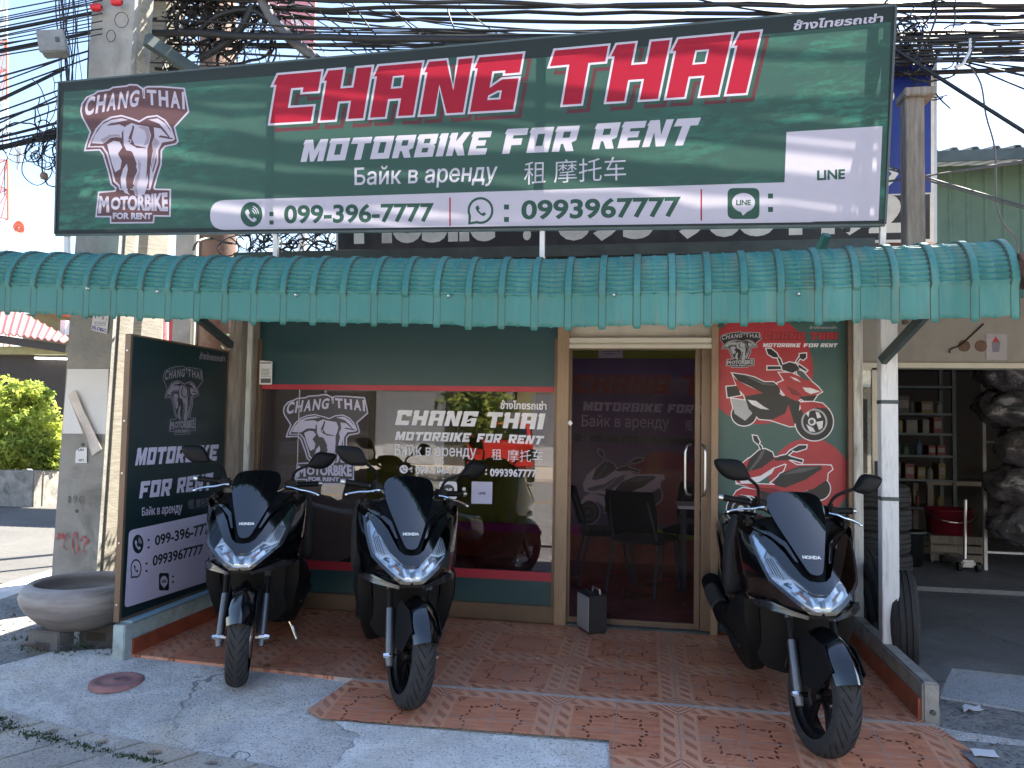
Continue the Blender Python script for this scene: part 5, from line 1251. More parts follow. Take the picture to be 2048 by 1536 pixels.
    for px, py in ((193, 15), (234, 4)):
        p = onY(px, py, 5.42); q = thing('insulator', 'red ribbed insulator on the concrete pole, ' + ('left one of the pair' if px < 200 else 'right one of the pair'), 'insulator', p, 'red insulators on the utility pole')
        mb = MB(); mb.lathe([(.004, -.05), (.022, -.045), (.03, -.03), (.022, -.022), (.034, -.01), (.024, 0), (.034, .012), (.022, .024), (.028, .036), (.01, .048)], p, 'x', 14); mb.build('body', M['red_rubber'], q, smooth=True)
        MB().bar(p + V(0, 0, 0), p + V(0, .1, .0), .012, .012).build('pin', M['galv'], q)
    t = thing('utility_pole', 'second concrete pole with board-marked sides close behind the papered pole', 'pole', (-4.5, 6.2, -.18))
    mb = MB(); taper(mb, (-4.86, -4.47, 6.05, 6.35), (-4.62, -4.22, 6.05, 6.32), -.2, 6.5); mb.build('shaft', M['pole_form'], t)
    t = thing('utility_pole', 'round weathered brown pole rising behind the left end of the big billboard', 'pole', onY(436, 1000, 7.2))
    p = onY(430, 1090, 7.2); q = onY(441, -200, 7.2)
    MB().cyl((p.x, 7.2, -.2), (q.x, 7.2, 6.6), .20, 20, r2=.18).build('shaft', M['rust_brown'], t, smooth=True)
    t = thing('utility_pole', 'grey square concrete post seen between the papered pole and the brown pole', 'pole', onY(368, 1000, 7.0))
    p = onY(342, 700, 7.0); q = onY(390, 700, 7.0)
    MB().box((p.x, 7.0, -.2), (q.x, 7.2, 4.3), bev=.01).build('shaft', M['pole_concrete'], t)
    for i, (px, c, r_) in enumerate(((284, 'galv', .035), (386, 'cream_alu', .02))):
        p = onY(px, 660, 6.3); t = thing('conduit_pipe', ['thick grey pipe standing just left of the upright sign top', 'thin cream pipe in front of the brown pole'][i], 'pipe', (p.x, 6.3, -.2))
        MB().cyl((p.x, 6.3, -.2), (p.x, 6.3, 4.2), r_, 12).build('tube', M[c], t, smooth=True)
        MB().lathe([(r_, -.03), (r_ + .008, -.025), (r_ + .008, .025), (r_, .03)], (p.x, 6.3, 2.3), 'z', 12).build('coupling', M[c], t)
    t = thing('cross_arm', 'black rusty steel arm slanting down from the pole top to the billboard', 'bracket', onY(340, 105, 5.45))
    mb = MB(); a, b = onY(292, 78, 5.44), onY(400, 150, 5.9); mb.bar(a, b, .06, .10); mb.build('channel', M['dark_steel'], t)
    for u in (.2, .5, .8):
        p = a.lerp(b, u); MB().cyl(p + V(0, -.045, .02), p + V(0, -.03, .02), .012, 8).build('bolt', M['rust_brown'], t)
    t = thing('junction_box', 'grey metal junction box hanging among the cables at upper left', 'box', onY(108, 90, 5.2))
    c = onY(108, 90, 5.2); Mx = Matrix.Translation(c) @ Matrix.Rotation(R(-14), 4, 'Y') @ Matrix.Rotation(R(25), 4, 'Z')
    MB().box((-.09, -.06, -.085), (.09, .06, .085), bev=.012, M=Mx).build('case', mat('box_grey', (.20, .205, .21), .6, var=.2, dirt=(.1, .1, .1)), t); MB().box((-.098, -.07, -.092), (.098, -.045, .092), bev=.008, M=Mx).build('lid', M['box_grey'], t)
    MB().box((.03, -.074, -.02), (.06, -.07, .02), M=Mx).build('latch', M['dark_steel'], t)
poles()
def pot():
    c = onZ(165, 1290, -.08); c = V(-3.60, 4.50, 0)
    z0 = .055; prof = [(.02, .015), (.17, .015), (.185, 0), (.20, .01), (.26, .05), (.325, .115), (.355, .17), (.362, .205), (.350, .245), (.325, .272), (.30, .285), (.285, .283), (.278, .272), (.285, .25), (.318, .21), (.315, .165), (.27, .09), (.19, .06), (.01, .055)]
    t = thing('plant_pot', 'wide empty grey ceramic bowl planter on concrete blocks beside the pole', 'pot', (c.x, c.y, z0))
    MB().lathe([(r_, h + z0) for r_, h in prof], (c.x, c.y, 0), 'z', 56).build('bowl', M['glaze_grey'], t, smooth=True)
    MB().lathe([(.002, .10 + z0), (.26, .10 + z0), (.268, .085 + z0)], (c.x, c.y, 0), 'z', 32).build('soil', M['gravel'], t)
    for i, (x0, x1, y0_, y1) in enumerate(((-.20, .02, -.22, -.08), (-.06, .20, .05, .22))):
        k = thing('concrete_block', ['front grey concrete block under the ceramic bowl', 'rear concrete block under the ceramic bowl, near the upright sign'][i], 'block', (c.x + x0, c.y + y0_, -.1), 'blocks under the bowl')
        MB().box((c.x + x0, c.y + y0_, -.10), (c.x + x1, c.y + y1, .062), bev=.008).build('body', M['cinder'], k)
        MB().box((c.x + x0 + .06, c.y + y0_ - .002, -.06), (c.x + x1 - .06, c.y + y0_ + .004, -.005)).build('cell', M['dark_room'], k)
pot()
def manhole():
    z = gz(3.75) - .014; c = onZ(234, 1361, z + .02)
    t = thing('manhole_cover', 'round reddish cast cover lying proud on the grey pavement', 'cover', (c.x, c.y, z))
    MB().lathe([(.002, .028), (.045, .028), (.048, .024), (.095, .022), (.10, .027), (.125, .027), (.137, .022), (.14, 0)], (c.x, c.y, z), 'z', 48).build('disc', M['manhole_red'], t, smooth=True)
    MB().box((c.x - .02, c.y - .008, z + .026), (c.x + .02, c.y + .008, z + .032), bev=.003).build('lifting_lug', M['dark_steel'], t)
manhole()
def drains():
    edge = DRAIN
    P = [onZ(x, y, gz(onZ(x, y, -.06).y) - .02) for x, y in edge]; d = (P[-1] - P[0]).normalized(); nrm = V(d.y, -d.x, 0)
    if nrm.y > 0: nrm = -nrm
    rnd = random.Random(4); lab = ['at the far left by the moss', 'second from the left', 'below the moss, with a round hole', 'in front of the manhole cover', 'by the pavement crack', 'near the cement edge', 'at the bottom middle']
    dirv = (onZ(75, 1525, -.1) - onZ(190, 1476, -.06)).normalized()
    for i in range(len(P) - 1):
        a, b = P[i].lerp(P[i + 1], .03), P[i].lerp(P[i + 1], .97)
        t = thing('drain_slab', 'worn concrete drain cover slab with a lifting hole, ' + lab[i], 'drain cover', ((a.x + b.x) / 2, a.y, -.1), 'drain cover slabs along the bottom left')
        c4_ = [a, b, b + dirv * .62, a + dirv * .62]; z = -.095
        h = a.lerp(b, .45) + dirv * .07; r_ = .026
        poly = [(p.x, p.y) for p in c4_]
        o = sheet('slab', [(0, 'any', [poly]), (None, 'any', [[(h.x + r_ * 1.3 * math.cos(k * .524), h.y + r_ * math.sin(k * .524)) for k in range(12)]])], lambda x, y: V(x, y, gz(y) - .006 + .003 * noise.noise((x * 9, y * 9, 0))), M['slab'], t, refine=.07)
        thick(o, .05, -1)
    lay('drain_channel', [(-8, 1.2), (-8, 3.9), (-3, 3.6), (0, 3.0), (0, 1.2)], -.17, M['gravel'])
drains()
def litter():
    for i, (px, py, s, lb, cr) in enumerate(((1942, 1422, .045, 'crumpled white paper scrap on the rough ground nearest the curb end', .02), (1966, 1508, .05, 'flat white paper scrap at the bottom right of the forecourt', .004))):
        z = -.02; c = onZ(px, py, z); t = thing('paper_scrap', lb, 'litter', (c.x, c.y, z))
        rows = [[V(c.x + (u - .5) * s * 2 + .2 * s * v, c.y + (v - .5) * s * 1.5, z + .004 + cr * abs(math.sin(u * 5 + v * 3))) for u in (0, .25, .5, .75, 1)] for v in (0, .5, 1)]
        mb = MB(); mb.grid(rows); o = mb.build('sheet', M['paper'], t); thick(o, .002, 0)
    c = onZ(65, 1302, -.06); t = thing('dry_leaf', 'curled brown dry leaf on the pavement left of the concrete blocks', 'leaf', c)
    rows = [[V(c.x + (u - .5) * .16, c.y + (v - .5) * .06 * math.sin(math.pi * (u * .9 + .05)), c.z + .02 + .02 * abs(v - .5) + .015 * math.sin(u * 4)) for v in (0, .25, .5, .75, 1)] for u in (0, .2, .4, .6, .8, 1)]
    mb = MB(); mb.grid(rows); o = mb.build('blade', M['rust_brown'], t, smooth=True); thick(o, .002, 0)
    # moss along the joint
    mat('moss', (.035, .06, .02), .95, var=.5, scale=40); mb = MB(); rnd = random.Random(2)
    for k in range(900):
        u = rnd.random() ** 1.4; px, py = lerp(-30, 330, u) + rnd.gauss(0, 5), lerp(1418, 1500, u ** .8) + rnd.gauss(0, 7) * (1 - u * .7); q = onZ(px, py, -.05); q.z = gz(q.y) - .012
        a = rnd.uniform(0, 6.28); s = rnd.uniform(.004, .014); h = rnd.uniform(.006, .022); mb.add([q + V(math.cos(a) * s, math.sin(a) * s, 0), q - V(math.cos(a) * s, math.sin(a) * s, 0), q + V(rnd.gauss(0, .008), rnd.gauss(0, .008), h)], [(0, 1, 2)])
    for k in range(500):
        px, py = rnd.uniform(20, 260), rnd.uniform(1225, 1330); q = onZ(px, py, -.08); q.z = -.095 if q.y > 4.35 else gz(q.y) - .012
        if noise.noise(q * 6) < .05: continue
        a = rnd.uniform(0, 6.28); s = rnd.uniform(.004, .012); mb.add([q + V(math.cos(a) * s, math.sin(a) * s, 0), q - V(math.cos(a) * s, math.sin(a) * s, 0), q + V(rnd.gauss(0, .01), rnd.gauss(0, .01), rnd.uniform(.01, .03))], [(0, 1, 2)])
    tag(mb.build('moss', M['moss'], fix=False), 'green moss and weeds along the joint of the drain slabs', 'moss', kind='stuff')
    mb = MB()
    for k in range(1500):
        q = onZ(rnd.uniform(-60, 250), rnd.uniform(1195, 1335), -.08); q.z = -.1 if q.y > 4.35 else gz(q.y) - .014
        if rnd.random() < .4: q = V(rnd.uniform(1.45, 2.6), rnd.uniform(3.2, 4.0), -.026)
        s = rnd.uniform(.004, .016); pts = [q + V(rnd.uniform(-1, 1), rnd.uniform(-1, 1), rnd.uniform(0, .8)) * s for _ in range(4)]; mb.add(pts, [(0, 1, 2), (0, 2, 3), (0, 3, 1), (1, 3, 2)])
    tag(mb.build('pebbles', M['cinder']), 'loose grey gravel pieces scattered on the ground', 'gravel', kind='stuff')
litter()
# ------------------------------------------------------------------ overhead cables
def cable(pts, r, label, group, m='rubber_cable', n=5):
    o = MB().tube(pts, r, n, cap=False).build('overhead_cable', M[m], smooth=True); return tag(o, label, 'cable', group)
def run(x0, y0, Y0, x1, y1, Y1, sag, r, label, group, m='rubber_cable', n=14, jit=0, rnd=None):
    a, b = onY(x0, y0, Y0), onY(x1, y1, Y1); pts = []
    if x0 < -20: a, n = a + (a - b) * (1.5 if x1 < 400 else .3), n + 6      # the runs carry on well past the frame
    if x1 > 2060: b, n = b + (b - a) * (1.6 if x0 > 1500 else .6), n + 6
    for k in range(n + 1):
        u = k / n; p = a.lerp(b, u); p.z -= sag * 4 * u * (1 - u)
        if jit and 0 < k < n: p += V(0, rnd.gauss(0, jit), rnd.gauss(0, jit))
        pts.append(p)
    return cable(pts, r, label, group, m)
def cables():
    rnd = random.Random(11); G = 'cables left of the pole'; lb = 'black overhead cable slanting up from the left edge to the papered pole'
    for k in range(15):
        u = k / 14; y0_ = lerp(22, 112, u) + rnd.gauss(0, 3); y1 = lerp(-18, 76, u) + rnd.gauss(0, 3)
        run(-90, y0_ + 16, rnd.uniform(5.0, 5.4), 205, y1, 5.47 if k % 2 else 5.85, rnd.uniform(0, .04), rnd.choice([.005, .006, .008, .016]), lb, G)
    for y0_, x1, y1, r_ in ((150, 190, 98, .008), (170, 150, 108, .006), (188, 190, 112, .007), (216, 128, 138, .014), (230, 140, 172, .007), (256, 150, 176, .007), (246, 150, 190, .009), (263, 150, 205, .007), (268, 150, 236, .012), (276, 160, 250, .009), (290, 160, 252, .02), (296, 160, 262, .016), (284, 160, 268, .012)):
        run(-80, y0_ + 18, 5.0, x1, y1, 5.6, rnd.uniform(0, .03), r_, 'black overhead cable running low beside the left edge of the billboard', 'cables beside the billboard edge')
    for k in range(15):
        x0 = rnd.uniform(112, 168); x1 = x0 + rnd.uniform(-4, 26); pts = [onY(lerp(x0, x1, u) + 5 * math.sin(u * 5 + k), lerp(-20, 190, u), 5.35) for u in [q / 10 for q in range(11)]]
        cable(pts, rnd.choice([.003, .004, .0055]), 'thin black wire hanging down past the junction box', 'wires hanging by the junction box')
    for k in range(20):                                               # long runs behind the billboard; their shadows fall on the vinyl
        u = k / 19; ya, yb = lerp(10, 150, u) + rnd.gauss(0, 7), lerp(26, 118, u) + rnd.gauss(0, 4)
        r_ = rnd.choice([.006, .008, .010, .018, .03]); Yk = rnd.uniform(5.9, 6.5)
        run(240, ya, Yk, 2260, yb - 36, Yk - .5, rnd.uniform(.02, .22), r_, 'long black cable passing behind the billboard to the right edge', 'cables running behind the billboard', n=24, jit=.008, rnd=rnd)
    for k in range(9):
        u = k / 8; run(150, lerp(-230, -20, u), 6.0, 2300, lerp(-330, -60, u), 5.6, rnd.uniform(.02, .25), rnd.choice([.018, .03, .045]), 'thick black cable bundle high above the billboard', 'high cable bundles', n=24, jit=.01, rnd=rnd)
    for k in range(9):
        run(1700, 80 + k * 5.5 + rnd.gauss(0, 1), 5.6, 2200, 62 + k * 6, 5.3, .02, rnd.choice([.006, .009, .013]), 'black cable in the thick bundle at upper right', 'bundle at upper right')
    for y1 in (122, 132, 140, 150, 165, 118): run(1905, 118, 5.6, 2140, y1 + rnd.gauss(0, 6) + (y1 - 118) * .9, 5.2, .01, .006, 'black cable fanning out from the clamp at upper right', 'cables fanning out at the right')
    run(1700, 40, 5.7, 2150, 318, 5.0, .03, .013, 'thick black cable dropping diagonally across the white sky at right', None)
    for ya, yb in ((328, 440), (333, 446), (366, 300), (364, 306)): run(1760, ya, 5.5, 2160, yb, 4.9, .01, .006, 'thin grey cable crossing in front of the green corrugated wall', 'grey cables at the right', 'grey_cable')
    pts = smoothpoly3([onY(x, y, 5.5) for x, y in ((1938, 128), (1962, 168), (1972, 230), (1990, 300), (1992, 400), (2008, 450), (2034, 480), (2032, 530))]); cable(pts, .006, 'thin loose cable hanging in a long curve at the right edge', None, 'grey_cable')
    t = thing('cable_clamp', 'hooked cable clamp holding the bundle at upper right', 'clamp', onY(1935, 105, 5.45))
    a, b = onY(1940, 78, 5.45), onY(1926, 128, 5.45); MB().tube([a, a.lerp(b, .5) + V(.02, 0, 0), b, b + V(-.05, 0, -.02)], .012, 8).build('hook', M['galv'], t); MB().tube([a + V(.03, 0, 0), b + V(.03, 0, .01)], .01, 8).build('strap', M['dark_steel'], t)
    mid = [(520, -20, 720, 112), (545, -20, 745, 105), (590, -20, 768, 108), (672, -20, 735, 110), (690, -20, 780, 100), (740, -15, 900, 92), (765, -10, 880, 95), (500, 62, 1120, 70), (480, 86, 960, 88), (520, 18, 1060, 72), (560, 5, 1180, 66), (640, -5, 1060, 70), (905, -5, 1030, 88), (890, -5, 912, 62), (1385, -4, 1620, 32), (470, 64, 810, 52), (500, 90, 1010, 96)]
    for x0, y0_, x1, y1 in mid: run(x0, y0_, 6.2, x1, y1, 6.0, rnd.uniform(.0, .05), rnd.choice([.005, .007, .009]), 'black cable crossing the sky above the middle of the billboard', 'cables above the billboard')
    def tangle(label, x0, y0_, x1, y1, Y, n, rr):
        mb = MB()
        for k in range(n):
            p = Vector((rnd.uniform(x0, x1), rnd.uniform(y0_, y1))); a = rnd.uniform(0, 6.28); pts = []; bend = rnd.gauss(0, .55); L = rnd.uniform(8, 22)
            for q in range(9):
                pts.append(onY(p.x, p.y, Y + rnd.gauss(0, .05))); a += bend + rnd.gauss(0, .3); p = p + Vector((math.cos(a), math.sin(a))) * L
            mb.tube(smoothpoly3(pts, 2), rnd.choice(rr), 4, cap=False)
        tag(mb.build('cable_tangle', M['rubber_cable'], fix=False), label, 'cables', kind='stuff')
    tangle('dense tangle of black wires around the pole top above the billboard', 330, -30, 570, 105, 6.1, 150, [.004, .006, .009, .013])
    tangle('bird-nest clump of wires below the cables at the left edge of the billboard', 62, 268, 112, 318, 5.2, 34, [.003, .004, .006])
    tangle('messy wires under the billboard between the brown pole and the old sign', 470, 462, 690, 505, 6.0, 60, [.004, .006, .01])
    tangle('loose clump of wires on the bundle right of the billboard', 1800, 72, 1870, 110, 5.6, 40, [.005, .008])
    for k, pts in enumerate(([(520, -10), (545, 40), (580, 75), (640, 125)], [(400, 60), (440, 30), (500, 20), (545, 45)], [(505, 10), (480, 60), (440, 95), (400, 118)])):
        cable(smoothpoly3([onY(x, y, 6.0) for x, y in pts]), [.045, .02, .03][k], ['thick grey cable trunk descending right of the brown pole', 'bent black cable arching over the brown pole', 'thick black cable trunk crossing in front of the brown pole'][k], None, ['grey_cable', 'rubber_cable', 'rubber_cable'][k], 10)
    for k, (cx_, cy_, rx, ry) in enumerate(((243, 40, 14, 16), (222, 72, 9, 12))):
        cable([onY(cx_ + rx * math.cos(a / 10 * 6.283), cy_ + ry * math.sin(a / 10 * 6.283), 5.46) for a in range(11)], .003, ['larger coil of thin wire on the face of the papered pole', 'smaller coil of thin wire on the face of the papered pole'][k], None)
    c = onY(88, 352, 5.2); t = thing('splice_closure', 'small round dark splice hanging on a wire left of the billboard', 'splice', c)
    MB().lathe([(.002, -.03), (.022, -.024), (.03, 0), (.022, .024), (.002, .03)], c, 'z', 14).build('housing', M['rust_brown'], t, smooth=True); MB().tube([c + V(0, 0, .03), onY(92, 325, 5.2), onY(84, 300, 5.2)], .003, 5).build('wire', M['rubber_cable'], t)
cables()
# ------------------------------------------------------------------ old sign, post, neighbours
pm('blue', (.012, .03, .22), .35); pm('cream', (.78, .75, .64), .6, dirt=(.35, .33, .28)); pm('oldblack', (.02, .02, .022), .5, dirt=(.09, .085, .08)); pm('pink', (.55, .22, .26), .6)
mat('green_sheet', (.10, .17, .115), .6, var=.1, scale=4, dirt=(.06, .10, .07)); mat('header_grey', (.33, .31, .28), .8, var=.06, dirt=(.2, .18, .16), damt=.5); mat('red_roof', (.30, .085, .08), .55, var=.18, dirt=(.20, .12, .10)); mat('pink_roof', (.42, .19, .17), .8, var=.2, dirt=(.25, .18, .16))
mat('dark_wall', (.035, .028, .026), .7); mat('bay_dark', (.025, .024, .024), .9); mat('olive_trim', (.28, .27, .14), .7); mat('pale_wall', (.55, .53, .47), .8, var=.08, dirt=(.35, .33, .3), damt=.5); mat('orange_roof', (.35, .10, .05), .7); mat('tower_red', (.55, .16, .10), .5); mat('tower_white', (.7, .7, .7), .5)
emis('tube_lamp', (1, 1, 1), 1.2)
def old_sign():
    Y = 5.78; F = lambda x, y: onY(x, y, Y)
    t = thing('old_sign', 'faded blue and black shop sign with phone number, half hidden behind the new billboard', 'sign', F(1270, 500))
    BL, BK, CR, RU_ = range(4)
    L = [(CR, 'any', [[(672, 503), (1868, 484), (1868, 108), (672, 190)]]), (BL, 'any', [[(676, 430), (1862, 385), (1862, 112), (676, 196)]]), (BK, 'any', [[(676, 500), (1860, 478), (1860, 388), (676, 432)]])]
    L.append((CR, 'any', [rect(1814, 388, 1850, 392)]))
    L.append((CR, 'wind', text('Mobile', [(708, 489), (992, 482), (990, 398), (706, 402)], .05) + text(':', [(1046, 481), (1062, 480), (1062, 425), (1046, 426)], .05) + text('093-9084492', [(1112, 484), (1808, 468), (1808, 386), (1112, 400)], .055)))
    L.append((CR, 'any', [arcband(1772, 352, 12, 19, -90, 90), [(1778, 372), (1797, 348), (1792, 338), (1772, 360)], arcband(1776, 192, 6, 13, -90, 90)]))
    sheet('face', L, F, [M['print_blue'], M['print_oldblack'], M['print_cream'], M['rust_brown']], t, eps=1e-3)
    a, b = F(672, 503), F(1868, 484); mb = MB(); mb.bar((a.x, Y + .04, a.z + .03), (b.x, Y + .04, b.z + .03), .05, .05); c, d = F(672, 190), F(1868, 108); mb.bar((c.x, Y + .04, c.z), (d.x, Y + .04, d.z), .05, .05); mb.bar((b.x, Y + .04, b.z), (d.x, Y + .04, d.z), .05, .05)
    mb.build('frame', M['galv'], t)
    MB().bar(F(660, 503) + V(0, .05, 0), F(1830, 490) + V(0, .05, 0), .06, .05).build('bottom_rail', M['rust_brown'], t)
    for x in (700, 1300):
        p = F(x, 490); MB().box((p.x - .03, Y + .07, 2.69), (p.x + .03, Y + .13, p.z)).build('support_post', M['rust_brown'], t)
    t = thing('signal_post', 'square rusty post with a flat cap standing right of the billboard', 'post', onY(1829, 700, 5.3))
    a, b = onY(1811, 190, 5.3), onY(1849, 190, 5.3); MB().box((a.x, 5.3, 2.1), (b.x, 5.42, a.z), bev=.006).build('shaft', M['old_wood'], t)
    a, b = onY(1806, 196, 5.3), onY(1868, 176, 5.3); MB().box((a.x, 5.26, a.z), (b.x, 5.45, b.z), bev=.006).build('cap', M['old_wood'], t)
old_sign()
def green_building():
    Y = 11.8; t = thing('corrugated_building', 'green corrugated metal building with dark roof edge behind the right side', 'building', onY(1960, 700, Y))
    a = onY(1800, 495, Y); b = onY(2300, 300, Y); z0, z1 = .0, onY(1960, 330, Y).z; mb = MB(); rows = [[], []]; x = a.x
    while x < b.x:
        for u, h in ((0, 0), (.17, 0), (.19, .02), (.21, .02), (.23, 0)): rows[0].append(V(x + u, Y - h, z0)); rows[1].append(V(x + u, Y - h, z1))
        x += .235
    mb.grid(rows); mb.build('wall', M['green_sheet'], t, auto=30)
    mb = MB(); rows = []
    for d, (yy, zz) in enumerate(((Y - .7, z1 - .02), (Y + 2.5, z1 + .75))):
        row = []; x = a.x - .2
        while x < b.x: row += [V(x, yy, zz), V(x + .11, yy, zz + .0), V(x + .14, yy, zz + .045), V(x + .19, yy, zz + .045), V(x + .22, yy, zz)]; x += .26
        rows.append(row)
    mb.grid(rows); o = mb.build('roof', M['dark_steel'], t, auto=30); thick(o, .02, 0)
    mb = MB(); mb.box((a.x - .2, Y - .7, z1 - .16), (b.x, Y - .68, z1 - .01)); mb.build('fascia', M['dark_steel'], t)
    MB().box((a.x, Y + .05, 0), (b.x, Y + 2.5, z1 - .02)).build('back_wall', M['dark_wall'], t)
green_building()
def neighbour():
    Y = 6.5; F = lambda x, y: onY(x, y, Y); t = thing('workshop_building', 'open-fronted dark tyre workshop next door with a pale header wall', 'workshop', (3.8, Y, 0))
    xl = 1.50; xr = 6.6; zb = F(1800, 726).z; zf = onY(1950, 512, 3.95).z; zt = zf + .1
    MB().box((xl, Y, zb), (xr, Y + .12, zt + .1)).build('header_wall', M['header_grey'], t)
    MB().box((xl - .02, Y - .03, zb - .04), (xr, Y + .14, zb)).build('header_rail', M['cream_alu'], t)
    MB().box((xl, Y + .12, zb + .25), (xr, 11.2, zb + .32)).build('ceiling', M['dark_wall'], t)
    MB().box((1.46, Y + .12, -.05), (1.56, 11.2, zb + .3)).build('side_wall', M['bay_dark'], t); MB().box((6.6, Y - .0, -.05), (6.7, 11.2, zt)).build('side_wall', M['bay_dark'], t)  # side walls in one near-black colour that darkens the whole bay
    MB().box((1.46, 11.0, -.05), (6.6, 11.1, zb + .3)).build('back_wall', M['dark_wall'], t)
    mb = MB(); mb.add([V(1.845, 3.9, zf), V(6.8, 3.9, zf), V(6.8, 11.3, zf + 1.1), V(1.845, 11.3, zf + 1.1)], [(0, 1, 2, 3)]); o = mb.build('roof', M['rust_brown'], t); thick(o, .04, 0)  # front and left edges drawn out to block stray sun on the tiles
    mb = MB(); mb.add([V(1.46, 5.6, zf + .28), V(1.87, 5.6, zf + .28), V(1.87, 11.3, zf + 1.14), V(1.46, 11.3, zf + 1.14)], [(0, 1, 2, 3)]); o = mb.build('roof', M['rust_brown'], t); thick(o, .04, 0)
    MB().bar((1.96, 3.96, zf - .06), (6.7, 3.96, zf - .06), .05, .08).build('roof_beam', M['rust_brown'], t)
    # sliding glass door beside the shop's corner
    fr = MB(); a, b = F(1708, 800).x, F(1758, 800).x; z1 = F(1730, 730).z
    for x0, x1 in ((a, a + .03), (b - .055, b)): fr.box((x0, Y - .02, .03), (x1, Y + .02, z1))
    fr.box((a, Y - .02, z1 - .04), (b, Y + .02, z1)); fr.box((a, Y - .02, .03), (b, Y + .02, .09)); fr.box((a + .135, Y - .012, .09), (a + .155, Y + .012, z1 - .04))
    d = fr.build('door', M['cream_alu'], t); MB().box((a + .03, Y - .004, .09), (b - .055, Y + .004, z1 - .04)).build('pane', mats_('clear_glass'), d)
    MB().box((b - .042, Y - .03, 1.0), (b - .016, Y - .02, 1.16), bev=.004).build('handle', M['black_plastic'], d)
    for px in (1928, 1962): 
        p = F(px, 692); MB().lathe([(.002, -.006), (.04, -.005), (.045, 0)], (p.x, Y - .002, p.z), 'y', 20).build('brown_mark', M['rust_brown'], t).scale = (1, 1, 1)
    p, q = F(1973, 720), F(2014, 668); n = thing('poster', 'faded paper notice with a drink picture on the workshop header wall', 'poster', p)
    L = [(0, 'any', [[(1973, 719), (2014, 720), (2014, 668), (1973, 667)]]), (1, 'any', [[(1985, 704), (1998, 704), (2001, 684), (1994, 676), (1983, 684)]]), (2, 'any', [[(1984, 684), (1992, 672), (1998, 684)]])]
    o = sheet('print', L, lambda x, y: onY(x, y, Y - .006), [mat('dull_paper', (.42, .40, .42), .9), M['print_grey'], M['print_red']], n, eps=1e-3)
    t2 = thing('loose_cable', 'short loose cable stuck slanting on the workshop header wall', 'cable', F(1930, 680)); MB().tube(smoothpoly3([F(x, y) + V(0, -.01, 0) for x, y in ((1899, 706), (1900, 699), (1920, 690), (1945, 668), (1966, 648))]), .006, 6).build('wire', M['rubber_cable'], t2)
def mats_(k): return M[k]
neighbour()
def ring_tyre(name, label, loc, rot, Ro=.30, wd=.19, group=None):
    t = thing(name, label, 'tyre', loc, group); t.rotation_euler = rot
    h = wd / 2; prof = [(Ro * .62, -h * .9), (Ro * .68, -h), (Ro * .86, -h * 1.03), (Ro * .97, -h * .82), (Ro, -h * .5), (Ro - .008, -h * .46), (Ro - .008, -h * .40), (Ro, -h * .36), (Ro, -h * .05), (Ro - .008, -h * .02), (Ro - .008, h * .04), (Ro, h * .07), (Ro, h * .36), (Ro - .008, h * .4), (Ro - .008, h * .46), (Ro, h * .5), (Ro * .97, h * .82), (Ro * .86, h * 1.03), (Ro * .68, h), (Ro * .62, h * .9), (Ro * .64, 0)]
    mb = MB(); mb.lathe(prof, (0, 0, 0), 'z', 40, closed=True); mb.build('tread_and_sidewall', M['tyre'], t, local=True, auto=40); mb = MB(); mb.lathe([(Ro * .70, h * 1.0), (Ro * .72, h * 1.06), (Ro * .74, h * 1.03)], (0, 0, 0), 'z', 40); mb.build('bead_ring', M['tyre_groove'], t, local=True, smooth=True); return t
